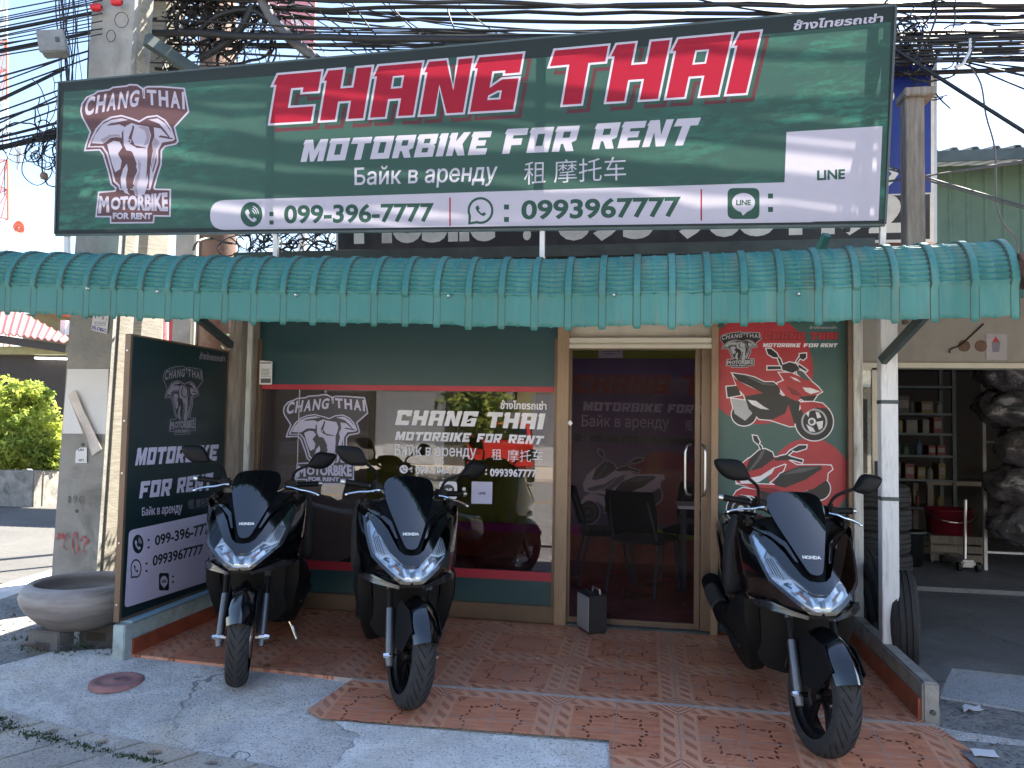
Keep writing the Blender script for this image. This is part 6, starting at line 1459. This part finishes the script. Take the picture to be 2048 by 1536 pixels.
def workshop_goods():
    rnd = random.Random(21); mat('old_tyre', (.03, .03, .031), .85)
    for k in range(6): ring_tyre('car_tyre', ['bottom tyre of', 'second lowest tyre of', 'third lowest tyre of', 'third highest tyre of', 'second highest tyre of', 'top tyre of'][k] + ' the flat black stack beside the weathered corner post', (1.67 + rnd.uniform(-.015, .015), 6.12 + rnd.uniform(-.015, .015), .10 + k * .165), (0, 0, rnd.uniform(0, 3)), .235, .165, 'stacked tyres next to the corner')
    for k, (x, y, tilt, yaw) in enumerate(((1.50, 4.98, 88, -12), (1.51, 5.36, 82, -8), (1.53, 5.72, 80, -6))): ring_tyre('car_tyre', ['black tyre standing on edge nearest the street behind the white post', 'middle black tyre standing on edge along the curb', 'black tyre standing on edge closest to the tyre stack'][k], (x, y, .285), (R(0), R(tilt), R(yaw)), .285, .15, 'tyres standing along the right curb')
    Y = 9.6; t = thing('shelf_rack', 'dark metal shelving full of bottles and boxes at the back of the workshop', 'shelves', onY(1840, 1015, Y)); a, b = onY(1775, 900, Y).x, onY(1908, 900, Y).x
    levels = [onY(1840, y, Y).z for y in (1014, 958, 910, 866, 826, 772)]; mb = MB()
    for x in (a, b): 
        for yy in (Y, Y + .4): MB().box((x - .02, yy - .02, .03), (x + .02, yy + .02, levels[-1] + .3)).build('upright', M['dark_steel'], t)
    for z in levels: MB().box((a, Y - .02, z - .025), (b, Y + .42, z)).build('shelf', mat_once('shelf_grey', (.10, .13, .15)), t)
    cols = [mat_once('goods%d' % i, c) for i, c in enumerate(((.14, .03, .025), (.16, .12, .03), (.03, .06, .12), (.16, .16, .15), (.02, .08, .06), (.08, .075, .07)))]; names = ['red', 'yellow', 'blue', 'white', 'green', 'grey']
    for li, z in enumerate(levels[:-1]):
        x = a + .05
        while x < b - .12:
            w_ = rnd.uniform(.05, .13); h = rnd.uniform(.10, .20); ci = rnd.randrange(6); bottle = rnd.random() < .55; nm = 'bottle' if bottle else 'carton'
            o = thing('oil_bottle' if bottle else 'parts_carton', 'small %s %s on the dark workshop shelving, %s' % (names[ci], nm, ['lowest shelf', 'second shelf from the bottom', 'middle shelf', 'second shelf from the top', 'top shelf'][li]), nm, (x + w_ / 2, Y + .1, z), 'bottles and cartons on the workshop shelves')
            if bottle:
                r_ = w_ * .42; MB().lathe([(0, 0), (r_, 0), (r_, h * .65), (r_ * .45, h * .8), (r_ * .45, h * .88)], (x + w_ / 2, Y + .1, z), 'z', 12).build('body', cols[ci], o); MB().cyl((x + w_ / 2, Y + .1, z + h * .88), (x + w_ / 2, Y + .1, z + h), r_ * .5, 10).build('cap', M['black_plastic'], o)
            else:
                MB().box((x, Y + .03, z), (x + w_, Y + .25, z + h), bev=.004).build('box', cols[ci], o); MB().box((x + w_ * .1, Y + .027, z + h * .3), (x + w_ * .9, Y + .031, z + h * .75)).build('printed_panel', mat_once('label_grey', (.2, .19, .18)), o)
            x += w_ + rnd.uniform(.01, .06)
    c = onZ(1824, 1086, .03); c = V(c.x, 9.0, .03); t = thing('bucket', 'red plastic bucket on the workshop floor in front of the shelves', 'bucket', c); MB().lathe([(.01, .31), (.20, .31), (.23, .56), (.24, .56), (.24, .575), (.225, .575), (.195, .33), (.01, .33)], (c.x, c.y, 0), 'z', 28).build('pail', mat_once('red_plastic', (.22, .015, .03)), t, smooth=True)
    mb = MB(); mb.tube([V(c.x + .24 * math.cos(a), c.y - .26 * math.sin(a), .55 - .10 * math.sin(a)) for a in [k * math.pi / 10 for k in range(11)]], .006, 6); mb.build('handle', M['steel'], t)
    t = thing('crate', 'wooden crate under the red bucket on the workshop floor', 'crate', (c.x, 9.0, .03)); 
    for ya in (8.76, 9.225):
        mb = MB()
        for z in (.05, .14, .23): mb.box((c.x - .26, ya, z), (c.x + .26, ya + .015, z + .07))
        for dx in (-.25, .23): mb.box((c.x + dx, ya + .013, .03), (c.x + dx + .02, ya + .03, .29))
        mb.build('slat_side', M['old_wood'], t)
    MB().box((c.x - .27, 8.75, .29), (c.x + .27, 9.25, .31)).build('top_board', M['old_wood'], t)
    c = V(onY(1822, 1060, 8.5).x, 8.5, .03); t = thing('bin', 'small black bin left of the red bucket in the workshop', 'bin', c); MB().lathe([(.01, 0), (.10, 0), (.13, .34), (.14, .35), (.125, .35), (.1, .02), (.01, .02)], c, 'z', 20).build('body', M['black_plastic'], t, smooth=True); MB().lathe([(.125, .33), (.145, .335), (.145, .355), (.128, .355)], c, 'z', 20).build('rim', M['dark_steel'], t)
    # bags of wrapped goods hanging at the right edge, trolley jack
    m, nt, p = newmat('clear_wrap'); p.inputs['Base Color'].default_value = (.075, .07, .075, 1); p.inputs['Roughness'].default_value = .25; p.inputs['Coat Weight'].default_value = .5; bump(nt, p, tnoise(nt, 18, 4, .6), .9, .03)
    for k in range(5):
        z = 2.0 - k * .37; c = V(onY(2026, 900, 8.2).x + rnd.uniform(-.05, .08), 8.2 + rnd.uniform(-.1, .1), z); t = thing('wrapped_parcel', ['topmost', 'second', 'third', 'fourth', 'lowest'][k] + ' shiny plastic-wrapped bundle stacked at the right edge of the workshop', 'parcel', c, 'plastic-wrapped bundles in the workshop')
        bm = bmesh.new(); bmesh.ops.create_icosphere(bm, subdivisions=4, radius=1)
        for v in bm.verts: d = v.co.copy(); r_ = 1 + .22 * noise.noise(d * 2.1 + V(k * 7, 0, 0)) + .10 * noise.noise(d * 5); v.co = V(d.x * .27, d.y * .22, d.z * .2) * r_
        vs = [v.co + c for v in bm.verts]; fs = [[v.index for v in f.verts] for f in bm.faces]; bm.free(); MB().add(vs, fs).build('wrap', m, t, smooth=True)
        MB().tube([c + V(.24 * math.cos(a), .2 * math.sin(a) - .02, .02 * math.sin(3 * a)) for a in [q * .6283 for q in range(11)]], .008, 5).build('tie_band', M['dark_steel'], t)
    t = thing('parcel_rack', 'dark steel rack frame holding the plastic-wrapped bundles in the workshop', 'rack', (onY(2026, 900, 8.2).x, 8.2, .03)); x = onY(1998, 900, 8.1).x
    for xx in (x, x + .75): MB().box((xx - .015, 8.42, .03), (xx + .015, 8.45, 2.3)).build('upright', M['galv'], t)
    for z in (.2, .55, .92, 1.29, 1.66, 2.2): MB().box((x, 8.40, z), (x + .75, 8.46, z + .02)).build('rail', M['galv'], t)
    c = onZ(1930, 1140, .03); t = thing('trolley_jack', 'silver trolley jack with a tall upright handle in the workshop', 'jack', c); MB().box((c.x - .07, c.y - .1, .07), (c.x + .07, c.y + .4, .14), bev=.02).build('frame', M['galv'], t); MB().cyl((c.x, c.y, .1), (c.x + .03, c.y + .05, .72), .017, 10).build('handle', M['steel'], t)
    for s in (-1, 1):
        for yy in (-.08, .36): MB().cyl((c.x + s * .07, c.y + yy, .075), (c.x + s * .10, c.y + yy, .075), .045, 14).build('wheel', M['black_plastic'], t)
    c = V(onY(1990, 1000, 9.8).x, 9.8, .03); t = thing('workbench', 'dark wooden workbench along the back of the workshop', 'bench', c); MB().box((c.x - .8, 9.6, .78), (c.x + .6, 10.2, .83)).build('top', M['old_wood'], t)
    for sx in (-.75, .55):
        for yy in (9.65, 10.15): MB().box((c.x + sx - .03, yy - .03, .03), (c.x + sx + .03, yy + .03, .78)).build('leg', M['old_wood'], t)
def mat_once(n, c): return M[n] if n in M else mat(n, c, .5)
workshop_goods()
# ------------------------------------------------------------------ inside the shop, and by the door
def chair(label, x, y, rz):
    t = thing('mesh_chair', label, 'chair', (x, y, .005), 'black visitor chairs inside the shop', R(rz))
    B = lambda mb, n, m: mb.build(n, m, t, local=True, auto=40)
    mb = MB(); pillow(mb, smoothpoly([(-.21, -.20), (.21, -.20), (.23, .0), (.21, .21), (-.21, .21), (-.23, 0)], 3), lambda u, v, d: V(u, v, .445 + d), .035, .02); B(mb, 'seat', M['seat_vinyl'])
    mb = MB(); rows = [[V(u * (.21 + .02 * math.sin(v * 3)), .20 + .10 * v + .05 * (1 - u * u) * 1, .52 + .34 * v) for u in (-1, -.6, -.2, .2, .6, 1)] for v in (0, .25, .5, .75, 1)]; mb.grid(rows); o = B(mb, 'backrest', M['matte_black']); thick(o, .012, 0)
    for s in (-1, 1):
        mb = MB(); mb.tube([(s*.22, -.24, 0), (s*.20, -.17, .43)], .011, 8); B(mb, 'leg', M['dark_steel']); mb = MB(); mb.tube([(s*.22, .27, 0), (s*.20, .17, .43), (s*.19, .24, .60), (s*.17, .30, .78)], .011, 8); B(mb, 'leg', M['dark_steel'])
def interior():
    chair('black chair seen sideways nearest the glass door jamb inside the shop', -.36, 7.05, 100); chair('black mesh-backed chair in the middle of the doorway view, its back to the left', -.02, 6.72, 155); chair('black chair behind the white table end inside the shop', .42, 7.35, -20)
    t = thing('table', 'white-topped table among the black chairs inside the shop', 'table', (.62, 7.05, .005)); MB().box((.26, 6.75, .70), (1.1, 7.2, .725), bev=.004).build('tabletop', M['white_plastic'], t)
    for x in (.32, 1.05):
        for y in (6.8, 7.15): MB().cyl((x, y, .005), (x, y, .70), .018, 10).build('leg', M['dark_steel'], t)
    c = onZ(1180, 1270, 0); t = thing('portable_speaker', 'small black box speaker with grey side grille on the tiles by the glass door', 'speaker', c)
    Mx = Matrix.Translation(V(c.x + .01, c.y + .10, 0)) @ Matrix.Rotation(R(28), 4, 'Z'); MB().box((-.065, -.09, .008), (.065, .12, .255), bev=.008, M=Mx).build('cabinet', mat('amp_grey', (.018, .019, .022), .6, bmp=.2, bscale=200), t)
    MB().box((-.069, -.08, .02), (-.064, .11, .245), M=Mx).build('grille', mat('grille_grey', (.34, .345, .36), .7, bmp=.5, bscale=250), t)
    for yy in (-.04, .02, .07): MB().cyl(Mx @ V(-.02, yy, .255), Mx @ V(-.02, yy, .272), .011, 12).build('knob', M['black_plastic'], t)
    MB().tube([Mx @ V(.03, -.05, .255), Mx @ V(.03, -.045, .285), Mx @ V(.03, .07, .285), Mx @ V(.03, .075, .255)], .007, 8).build('handle', M['steel'], t)
    for yy in (-.07, .10):
        for xx in (-.05, .05): MB().cyl(Mx @ V(xx, yy, 0), Mx @ V(xx, yy, .01), .01, 8).build('foot', M['black_plastic'], t)
    t = thing('notice_sheet', 'white paper notice on the lime wall above the dark banner inside the shop', 'notice', onY(1222, 690, 7.98)); L = [(0, 'any', [rect(1197, 692, 1246, 716)])]; L.append((1, 'any', [rect(1205, 697, 1232, 698), rect(1205, 702, 1240, 703), rect(1208, 707, 1230, 708)])); sheet('print', L, lambda x, y: onY(x, y, 7.97), [M['paper'], M['ink']], t, eps=1e-3)
    t = thing('door_tag', 'tiny white square tag on the brown jamb left of the glass door', 'tag', onY(1140, 846, 5.42)); o = sheet('card', [(0, 'any', [[(1135, 846), (1140, 840), (1146, 846), (1141, 852)]])], lambda x, y: onY(x, y, 5.425), [M['paper']], t); thick(o, .004, -1)
interior()
# ------------------------------------------------------------------ foliage
mat('leaf_lime', (.42, .48, .10), .55, var=.3, scale=9, spec=.3); mat('leaf_lime2', (.25, .33, .07), .55, var=.3, scale=9, spec=.3); mat('leaf_green', (.05, .10, .025), .55, var=.3, scale=9); mat('leaf_dark', (.03, .065, .02), .6, var=.3); mat('bark', (.12, .09, .065), .9, var=.3, bmp=.5)
for k in ('leaf_lime', 'leaf_lime2', 'leaf_green', 'leaf_dark'):
    nt = M[k].node_tree; p = nt.nodes['Principled BSDF']; tr = nt.nodes.new('ShaderNodeBsdfTranslucent'); src = p.inputs['Base Color'].links[0].from_socket; nt.links.new(src, tr.inputs[0]); mx = nt.nodes.new('ShaderNodeMixShader'); mx.inputs[0].default_value = .55
    nt.links.new(p.outputs[0], mx.inputs[1]); nt.links.new(tr.outputs[0], mx.inputs[2]); nt.links.new(mx.outputs[0], nt.nodes['Material Output'].inputs[0])
def leaves(mb, c, rad, n, size, rnd, m=0, m2=None, seed=0, gap=-.12):
    c = Vector(c); k = 0
    while k < n:
        d = Vector((rnd.gauss(0, 1), rnd.gauss(0, 1), rnd.gauss(0, 1))).normalized(); r_ = rnd.random() ** .3
        sh = 1 + .30 * noise.noise(d * 2.3 + V(seed, 0, 0)) + .18 * noise.noise(d * 6 + V(0, seed, 0)); p = V(d.x * rad[0], d.y * rad[1], d.z * rad[2]) * r_ * sh
        if noise.noise((c + p) * (2.4 / max(rad))) < gap and rnd.random() < .8: k += 1; continue
        p += c; a = Vector((rnd.gauss(0, 1), rnd.gauss(0, 1), rnd.gauss(0, .8))).normalized(); b = a.cross(Vector((rnd.gauss(0, 1), rnd.gauss(0, 1), rnd.gauss(0, 1)))).normalized(); s = size * rnd.uniform(.6, 1.4)
        mb.add([p - a * s, p - b * s * .45 + a * s * .1, p + a * s, p + b * s * .45 + a * s * .1], [(0, 1, 2, 3)], m if m2 is None or noise.noise(p * 1.7) + rnd.gauss(0, .15) < .22 else m2); k += 1
def tree(name, label, base, h, crowns, mats, trunk_r, rnd, leaf=.06, n=2500, group=None):
    t = thing(name, label, 'tree' if h > 2 else 'bush', base, group); mb = MB(); b = Vector(base); mb.tube([b, b + V(.03, .02, h * .3), b + V(-.02, .05, h * .6)], [trunk_r, trunk_r * .8, trunk_r * .55], 10)
    for c, rad in crowns: mb.tube(smoothpoly3([b + V(0, .02, h * .35), b.lerp(Vector(c), .6) + V(.05, 0, .1), Vector(c) + V(0, 0, rad[2] * .3)], 4), [trunk_r * .5 - trunk_r * .4 * k / 8 for k in range(9)], 6)
    mb.build('trunk', M['bark'], t, smooth=True); mb = MB()
    for i, (c, rad) in enumerate(crowns): leaves(mb, c, rad, n, leaf, rnd, 0, 1, i * 3.7)
    mb.build('crown', mats, t, fix=False)
def left_side():
    rnd = random.Random(31); YB = 12.2; c = onY(38, 850, YB); t = None
    base = (c.x, YB, -.15)
    tree('shrub', 'big sunlit yellow-green clipped bush in the stone planter across the side road', base, 1.9, [(onY(28, 832, YB), (.62, .6, .62)), (onY(70, 870, YB - .1), (.5, .5, .52)), (onY(-30, 850, YB), (.6, .6, .62)), (onY(95, 905, YB - .2), (.3, .35, .34)), (onY(20, 895, YB - .4), (.7, .4, .42)), (onY(55, 792, YB), (.34, .4, .28))], [M['leaf_lime'], M['leaf_lime2']], .07, rnd, .052, 3400)
    a, b = onY(-60, 938, 11.5), onY(66, 990, 11.5); t = thing('stone_planter', 'low weathered stone planter wall under the yellow-green bush', 'planter', (b.x, 11.5, -.2)); mb = MB(); mb.box((-13.6, 11.5, -.2), (b.x, 11.7, a.z), bev=.02); mb.box((b.x - .2, 11.7, -.2), (b.x, 13.2, a.z - .01), bev=.02); mb.build('wall', M['curb_grey'], t); MB().box((-13.6, 11.7, -.2), (b.x - .2, 13.2, a.z - .1)).build('soil', M['gravel'], t)
    c = onY(92, 945, 12.6); t = thing('stone_bench', 'pale stone garden bench right of the planter across the road', 'bench', (c.x, 12.6, -.15)); z1 = onY(92, 928, 12.6).z
    MB().box((c.x - .28, 12.4, z1), (c.x + .75, 12.8, z1 + .07), bev=.02).build('seat', M['old_concrete'], t)
    for dx in (-.12, .28): MB().lathe([(.09, -.2), (.10, -.1), (.07, .0), (.065, .1), (.10, z1)], (c.x + dx, 12.6, 0), 'z', 14).build('leg', M['old_concrete'], t)
    lay('yard', [(-40, 12.3), (-4.2, 13.0), (-4.2, 30), (-40, 30)], -.15, mat('yard_paving', (.42, .35, .28), .85, var=.15, dirt=(.3, .26, .2)))
    g = MB()
    for k in range(1800):
        x = rnd.uniform(-13.5, -6.5); y = 12.0 + rnd.gauss(0, .16) + (x + 13) * .05
        if noise.noise((x * 1.1, y * 2, 0)) < -.05: continue
        a = rnd.uniform(0, 6.28); s = .012; q = V(x, y, -.16); g.add([q + V(math.cos(a) * s, math.sin(a) * s, 0), q - V(math.cos(a) * s, math.sin(a) * s, 0), q + V(rnd.gauss(0, .02), rnd.gauss(0, .02), rnd.uniform(.03, .09))], [(0, 1, 2)])
    tag(g.build('grass', M['leaf_lime'], fix=False), 'dry grass strip along the far edge of the side road', 'grass', kind='stuff')
    # dark house with a red metal roof
    Y = 15.5; F = lambda x, y, Y=Y: onY(x, y, Y); t = thing('house', 'dark-walled house with red corrugated roof behind the yellow-green bush', 'house', F(60, 960)); a = F(-250, 700); b = F(190, 700)
    MB().box((a.x, Y + .6, -.15), (b.x, Y + 5, F(60, 706).z)).build('wall', M['dark_wall'], t); z1, z0 = F(60, 690).z, F(60, 706).z; MB().box((a.x, Y + .3, z0), (b.x, Y + .6, z1)).build('fascia', M['olive_trim'], t)
    mb = MB(); rows = [[], []]; p, q = F(-250, 632), F(140, 688); p2, q2 = F(-250, 470, Y + 3), F(140, 678, Y + 3); N = 90
    for k in range(N):
        u = k / (N - 1); h = .05 if k % 3 == 0 else 0; rows[0].append(p.lerp(q, u) + V(0, -.2, h)); rows[1].append(p2.lerp(q2, u) + V(0, 0, h))
    mb.grid(rows); o = mb.build('roof', M['red_roof'], t, auto=30); thick(o, .03, 0); MB().bar(p + V(0, -.1, -.12), q + V(0, -.1, -.12), .05, .18).build('eave_board', M['dark_wall'], t)
    MB().tube([F(70, 716, Y + .5), F(136, 718, Y + .5)], .022, 10).build('tube_light', M['tube_lamp'], t); w_ = F(130, 760); MB().box((w_.x - .2, Y + .57, w_.z - .3), (w_.x + .2, Y + .6, w_.z + .1)).build('window', M['paper'], t)
    Y2 = 19.0; t = thing('house', 'house with orange roof edge partly hidden behind the red-roofed house', 'house', onY(110, 800, Y2)); p, q = onY(20, 622, Y2), onY(190, 622, Y2); MB().box((p.x, Y2 + .5, -.1), (q.x, Y2 + 4, p.z)).build('wall', M['olive_trim'], t); mb = MB(); mb.add([onY(50, 618, Y2), onY(190, 640, Y2), onY(190, 590, Y2 + 3), onY(50, 590, Y2 + 3)], [(0, 1, 2, 3)]); o = mb.build('roof', M['orange_roof'], t); thick(o, .08, 0); a = onY(128, 655, Y2 - .2); MB().box((a.x - .08, Y2 - .25, a.z - .2), (a.x + .08, Y2, a.z + .2)).build('bracket', M['white_plastic'], t)
    # house with pink roof seen in the gaps behind the upright sign
    Y3 = 11.0; F = lambda x, y: onY(x, y, Y3); t = thing('house', 'pale house with pinkish corrugated roof glimpsed between the posts behind the upright sign', 'house', F(400, 900)); a, b = F(255, 760), F(512, 760); MB().box((a.x, Y3 + .3, -.2), (b.x, Y3 + 3, F(400, 725).z)).build('wall', M['pale_wall'], t)
    mb = MB(); rows = [[], []]; N = 70
    for k in range(N):
        u = k / (N - 1); h = .035 * math.sin(k * 2.1); rows[0].append(F(250, 694).lerp(F(520, 732), u) + V(0, 0, h)); rows[1].append(onY(250, 600, Y3 + 2.5).lerp(onY(520, 640, Y3 + 2.5), u) + V(0, 0, h))
    mb.grid(rows); o = mb.build('roof', M['pink_roof'], t, smooth=True); thick(o, .03, 0); w_ = F(487, 738); MB().box((w_.x - .12, Y3 + .27, w_.z - .25), (w_.x + .12, Y3 + .3, w_.z + .18)).build('window', mat('blue_pane', (.12, .3, .45), .3), t)
    t = thing('red_pole', 'thin red painted post behind the top of the upright sign', 'post', onY(337, 800, 8)); p = onY(337, 800, 8); MB().box((p.x - .03, 8, -.2), (p.x + .03, 8.06, 3.0)).build('shaft', mat('red_paint', (.45, .03, .04), .5), t); MB().box((p.x - .04, 7.99, 2.96), (p.x + .04, 8.07, 3.02)).build('cap', M['red_paint'], t)
    # vine in the gap beside the window
    Yv = 6.6; t = thing('vine', 'tangled green climbing plant in the narrow gap left of the shop window', 'plant', onY(490, 1100, Yv)); mb = MB(); lf = MB()
    for k in range(26):
        x, y = rnd.uniform(470, 505), rnd.uniform(1000, 1180); pts = []; a = -1.57 + rnd.gauss(0, .25)
        for q in range(14): pts.append(onY(x, y, Yv + rnd.gauss(0, .05))); a += rnd.gauss(0, .25) + (-1.57 - a) * .15; x += math.cos(a) * 26; y += math.sin(a) * 26
        mb.tube(pts, rnd.choice([.004, .007, .011]), 5, cap=False)
        for q in pts:
            if rnd.random() < .5: leaves(lf, q, (.1, .1, .1), 6, .03, rnd, 0, 1)
    mb.build('stems', M['bark'], t); lf.build('leaves', [M['leaf_green'], M['leaf_lime']], t, fix=False)
    tree('tree', 'leafy green tree behind the vine and the pale house', (onY(420, 900, 17).x, 17, -.2), 5, [(onY(470, 830, 17), (1.2, 1.2, 1.5)), (onY(380, 820, 17), (1.2, 1.2, 1.2))], [M['leaf_green'], M['leaf_dark']], .15, rnd, .10, 2000)
left_side()
def tower_and_pink():
    Y = 42.0; t = thing('lattice_tower', 'tall red and white lattice telecom tower at the far left', 'tower', onY(-60, 900, Y)); F = lambda x, y, Y=Y: onY(x, y, Y)
    H = [(500, -175, 17), (380, -160, 16), (260, -146, 15), (140, -132, 14), (20, -118, 13), (-120, -104, 12), (-300, -90, 10), (640, -190, 19), (820, -205, 20)]; H.sort(reverse=True)
    for i in range(len(H) - 1):
        (y0_, l0, r0), (y1, l1, r1) = H[i], H[i + 1]; k = 0
        for s, (za, zb) in enumerate(((0, .5), (.5, 1))):
            L0, L1 = F(lerp(l0, l1, za), lerp(y0_, y1, za)), F(lerp(l0, l1, zb), lerp(y0_, y1, zb)); R0, R1 = F(lerp(r0, r1, za), lerp(y0_, y1, za)), F(lerp(r0, r1, zb), lerp(y0_, y1, zb)); D = V(-4.9, 4.2, 0); mb = MB()
            for a, b in ((L0, L1), (R0, R1), (L0 + D, L1 + D), (R0 + D, R1 + D)): mb.bar(a, b, .10, .10)
            for a, b in ((L0, R1), (R0, L1), (L1, R1), (R0, R1 + D), (R0 + D, R1), (L0 + D, R1 + D), (R0 + D, L1 + D), (R1, R1 + D)): mb.bar(a, b, .055, .055)
            mb.build('lattice_bay', M['tower_red' if (i + s) % 2 else 'tower_white'], t)
    for px, py, c in ((36, 455, 'tower_red'), (36, 325, 'galv'), (40, 310, 'galv'), (34, 300, 'tower_white')): p = F(px, py, 41.5); mb = MB(); mb.lathe([(.02, -.25), (.3, -.1), (.42, .1)], p, 'x', 16) if c == 'tower_red' else mb.box(p - V(.12, .1, .5), p + V(.12, .1, .5), bev=.04); mb.build('antenna', M[c], t)
    for py in (455, 318): MB().bar(F(14, py, 41.8), F(38, py, 41.6), .06, .06).build('antenna_arm', M['galv'], t)
    Y = 10.0; F = lambda x, y: onY(x, y, Y); t = thing('roadside_sign', 'pink sign board with white writing seen edge-on behind the cables', 'sign', F(590, 130)); q = [(596, 104), (627, 118), (632, -40), (505, -60)]; q = [(528, 20), (627, 118), (634, -40), (500, -60)]
    L = [(0, 'any', [q]), (1, 'wind', text('โทร', [(626, 30), (600, 26), (600, 8), (626, 10)], .02) + text('ขายส่ง', [(622, 62), (584, 48), (584, 30), (622, 44)], .02))]; o = sheet('board', L, F, [M['print_pink'], M['print_white']], t, eps=1e-3); thick(o, .05, 0)
    p = F(612, 100); MB().bar(F(528, 22) + V(0, -.05, 0), F(627, 120) + V(0, -.05, 0), .07, .14).build('frame', M['galv'], t); MB().box((p.x - .05, Y + .05, -.2), (p.x + .05, Y + .15, p.z + 1)).build('post', M['galv'], t)
    c = onY(930, 96, 5.9); t = thing('lamp_housing', 'small dark ribbed fitting poking above the middle of the billboard', 'fitting', c); MB().box((c.x - .16, 5.85, c.z - .12), (c.x + .16, 6.0, c.z + .04), bev=.01).build('case', M['dark_steel'], t); mb = MB()
    for k in range(12): mb.box((c.x - .15 + k * .026, 5.86, c.z + .04), (c.x - .14 + k * .026, 5.99, c.z + .055))
    mb.build('fins', M['dark_steel'], t)
tower_and_pink()
# ------------------------------------------------------------------ the far side of the street (mirrored in the shop glass)
def across():
    rnd = random.Random(77); lay('far_pavement', [(-60, -9.5), (-60, -30), (60, -30), (60, -9.5)], -.08, mat('far_paving', (.5, .45, .38), .85, var=.1), base=-.2)
    cols = [('cream', (.62, .56, .42)), ('white', (.66, .66, .64)), ('grey', (.45, .46, .48)), ('pale yellow', (.62, .55, .30)), ('white', (.64, .62, .58))]
    for k in range(7):
        x0 = -26 + k * 7.2; nm, c = cols[k % 5]; Yf = -14.5 - (k % 2) * .4; t = thing('shophouse', '%s two-storey shophouse across the street, %s from the left as mirrored in the window' % (nm, ['first', 'second', 'third', 'fourth', 'fifth', 'sixth', 'seventh'][k]), 'building', (x0 + 3.5, Yf, 0)); mw = mat_once('house_%d' % (k % 5), c)
        MB().box((x0, Yf - 6, -.1), (x0 + 7.1, Yf, 6.2 + (k % 3) * .5)).build('wall', mw, t); MB().box((x0 - .05, Yf, 2.75), (x0 + 7.15, Yf + 1.3, 2.85)).build('canopy', M['galv'], t)
        for j in range(3):
            a = x0 + .5 + j * 2.15; f = MB().box((a, Yf, -.05), (a + 1.8, Yf + .04, 2.4)).build('shopfront', M['dark_room'] if (j + k) % 3 else M['galv'], t); 
            w_ = MB().box((a + .2, Yf, 3.6), (a + 1.6, Yf + .05, 4.9)).build('window', M['dark_wall'], t); MB().box((a + .15, Yf, 3.52), (a + 1.65, Yf + .1, 3.6)).build('sill', mw, t)
        MB().box((x0 + .6, Yf + 1.25, 2.9), (x0 + 5.9, Yf + 1.32, 3.4)).build('sign_board', M['print_blue'] if k % 2 else M['print_cream'], t)
    for k, (x, y, s) in enumerate(((-4.4, -8.2, 1.0), (-13, -8.8, 1.2), (9.5, -8.8, 1.1))): tree('street_tree', ['bushy green tree across the street, mirrored near the window middle', 'green tree across the street far to the left', 'green tree across the street to the right'][k], (x, y, -.1), 3.4 * s, [((x, y, 2.2 * s), (.9 * s, .9 * s, 1.1 * s)), ((x + .4, y, 1.3 * s), (.8 * s, .7 * s, .8 * s))], [M['leaf_green'], M['leaf_lime']], .09, rnd, .09, 1500)
    t = thing('parked_car', 'red hatchback parked across the street, mirrored in the shop window', 'car', (-3.9, -9.2, -.08), rz=R(78)); red = mat('car_red', (.45, .02, .02), .2, coat=1, var=.03)
    B = lambda mb, n, m, par=None: mb.build(n, m, par or t, local=True)
    prof = [(-2.0, .35), (-1.98, .75), (-1.75, .92), (-1.0, .98), (-.45, 1.45), (.95, 1.50), (1.65, 1.05), (1.95, .98), (2.0, .45), (1.6, .25), (-1.6, .25)]; mb = MB(); mb.prism(prof, lambda u, v: V(u, -.8 + .12 * max(0, v - .9), v), lambda u, v: V(u, .8 - .12 * max(0, v - .9), v)); B(mb, 'body', red)
    gl = [(-.92, 1.0), (-.42, 1.40), (.88, 1.44), (1.45, 1.05)]
    for y0_, y1 in ((-.815, -.74), (.74, .815)): mb = MB(); mb.prism(gl, lambda u, v: V(u, y0_, v), lambda u, v: V(u, y1, v)); B(mb, 'side_window', M['smoke_screen'])
    B(MB().add([V(.99, -.65, 1.47), V(.99, .65, 1.47), V(1.66, .68, 1.09), V(1.66, -.68, 1.09)], [(0, 1, 2, 3)]), 'rear_window', M['smoke_screen'])
    for sx in (-1.25, 1.25):
        for yy in (-.78, .78): w_ = B(MB().lathe([(.19, -.09), (.30, -.09), (.31, 0), (.30, .09), (.19, .09)], (sx, yy, .31), 'y', 24), 'wheel', M['tyre']); B(MB().cyl((sx, yy - .08, .31), (sx, yy + .08, .31), .19, 20), 'rim', M['galv'], w_)
    for yy in (-.6, .6): B(MB().box((-2.005, yy - .15, .62), (-1.97, yy + .15, .76)), 'headlight', M['white_plastic']); B(MB().box((1.93, yy - .14, .75), (2.0, yy + .14, .95)), 'tail_light', M['tail_red'])
    c = (11.5, -7.6); t = thing('lamp_post', 'tall concrete lamp post across the street', 'post', (c[0], c[1], -.1)); MB().cyl((c[0], c[1], -.1), (c[0], c[1], 7), .13, 14, r2=.09).build('shaft', M['pole_concrete'], t); MB().tube([(c[0], c[1], 6.8), (c[0], c[1] + 1.3, 7.2)], .04, 8).build('arm', M['galv'], t)
across()
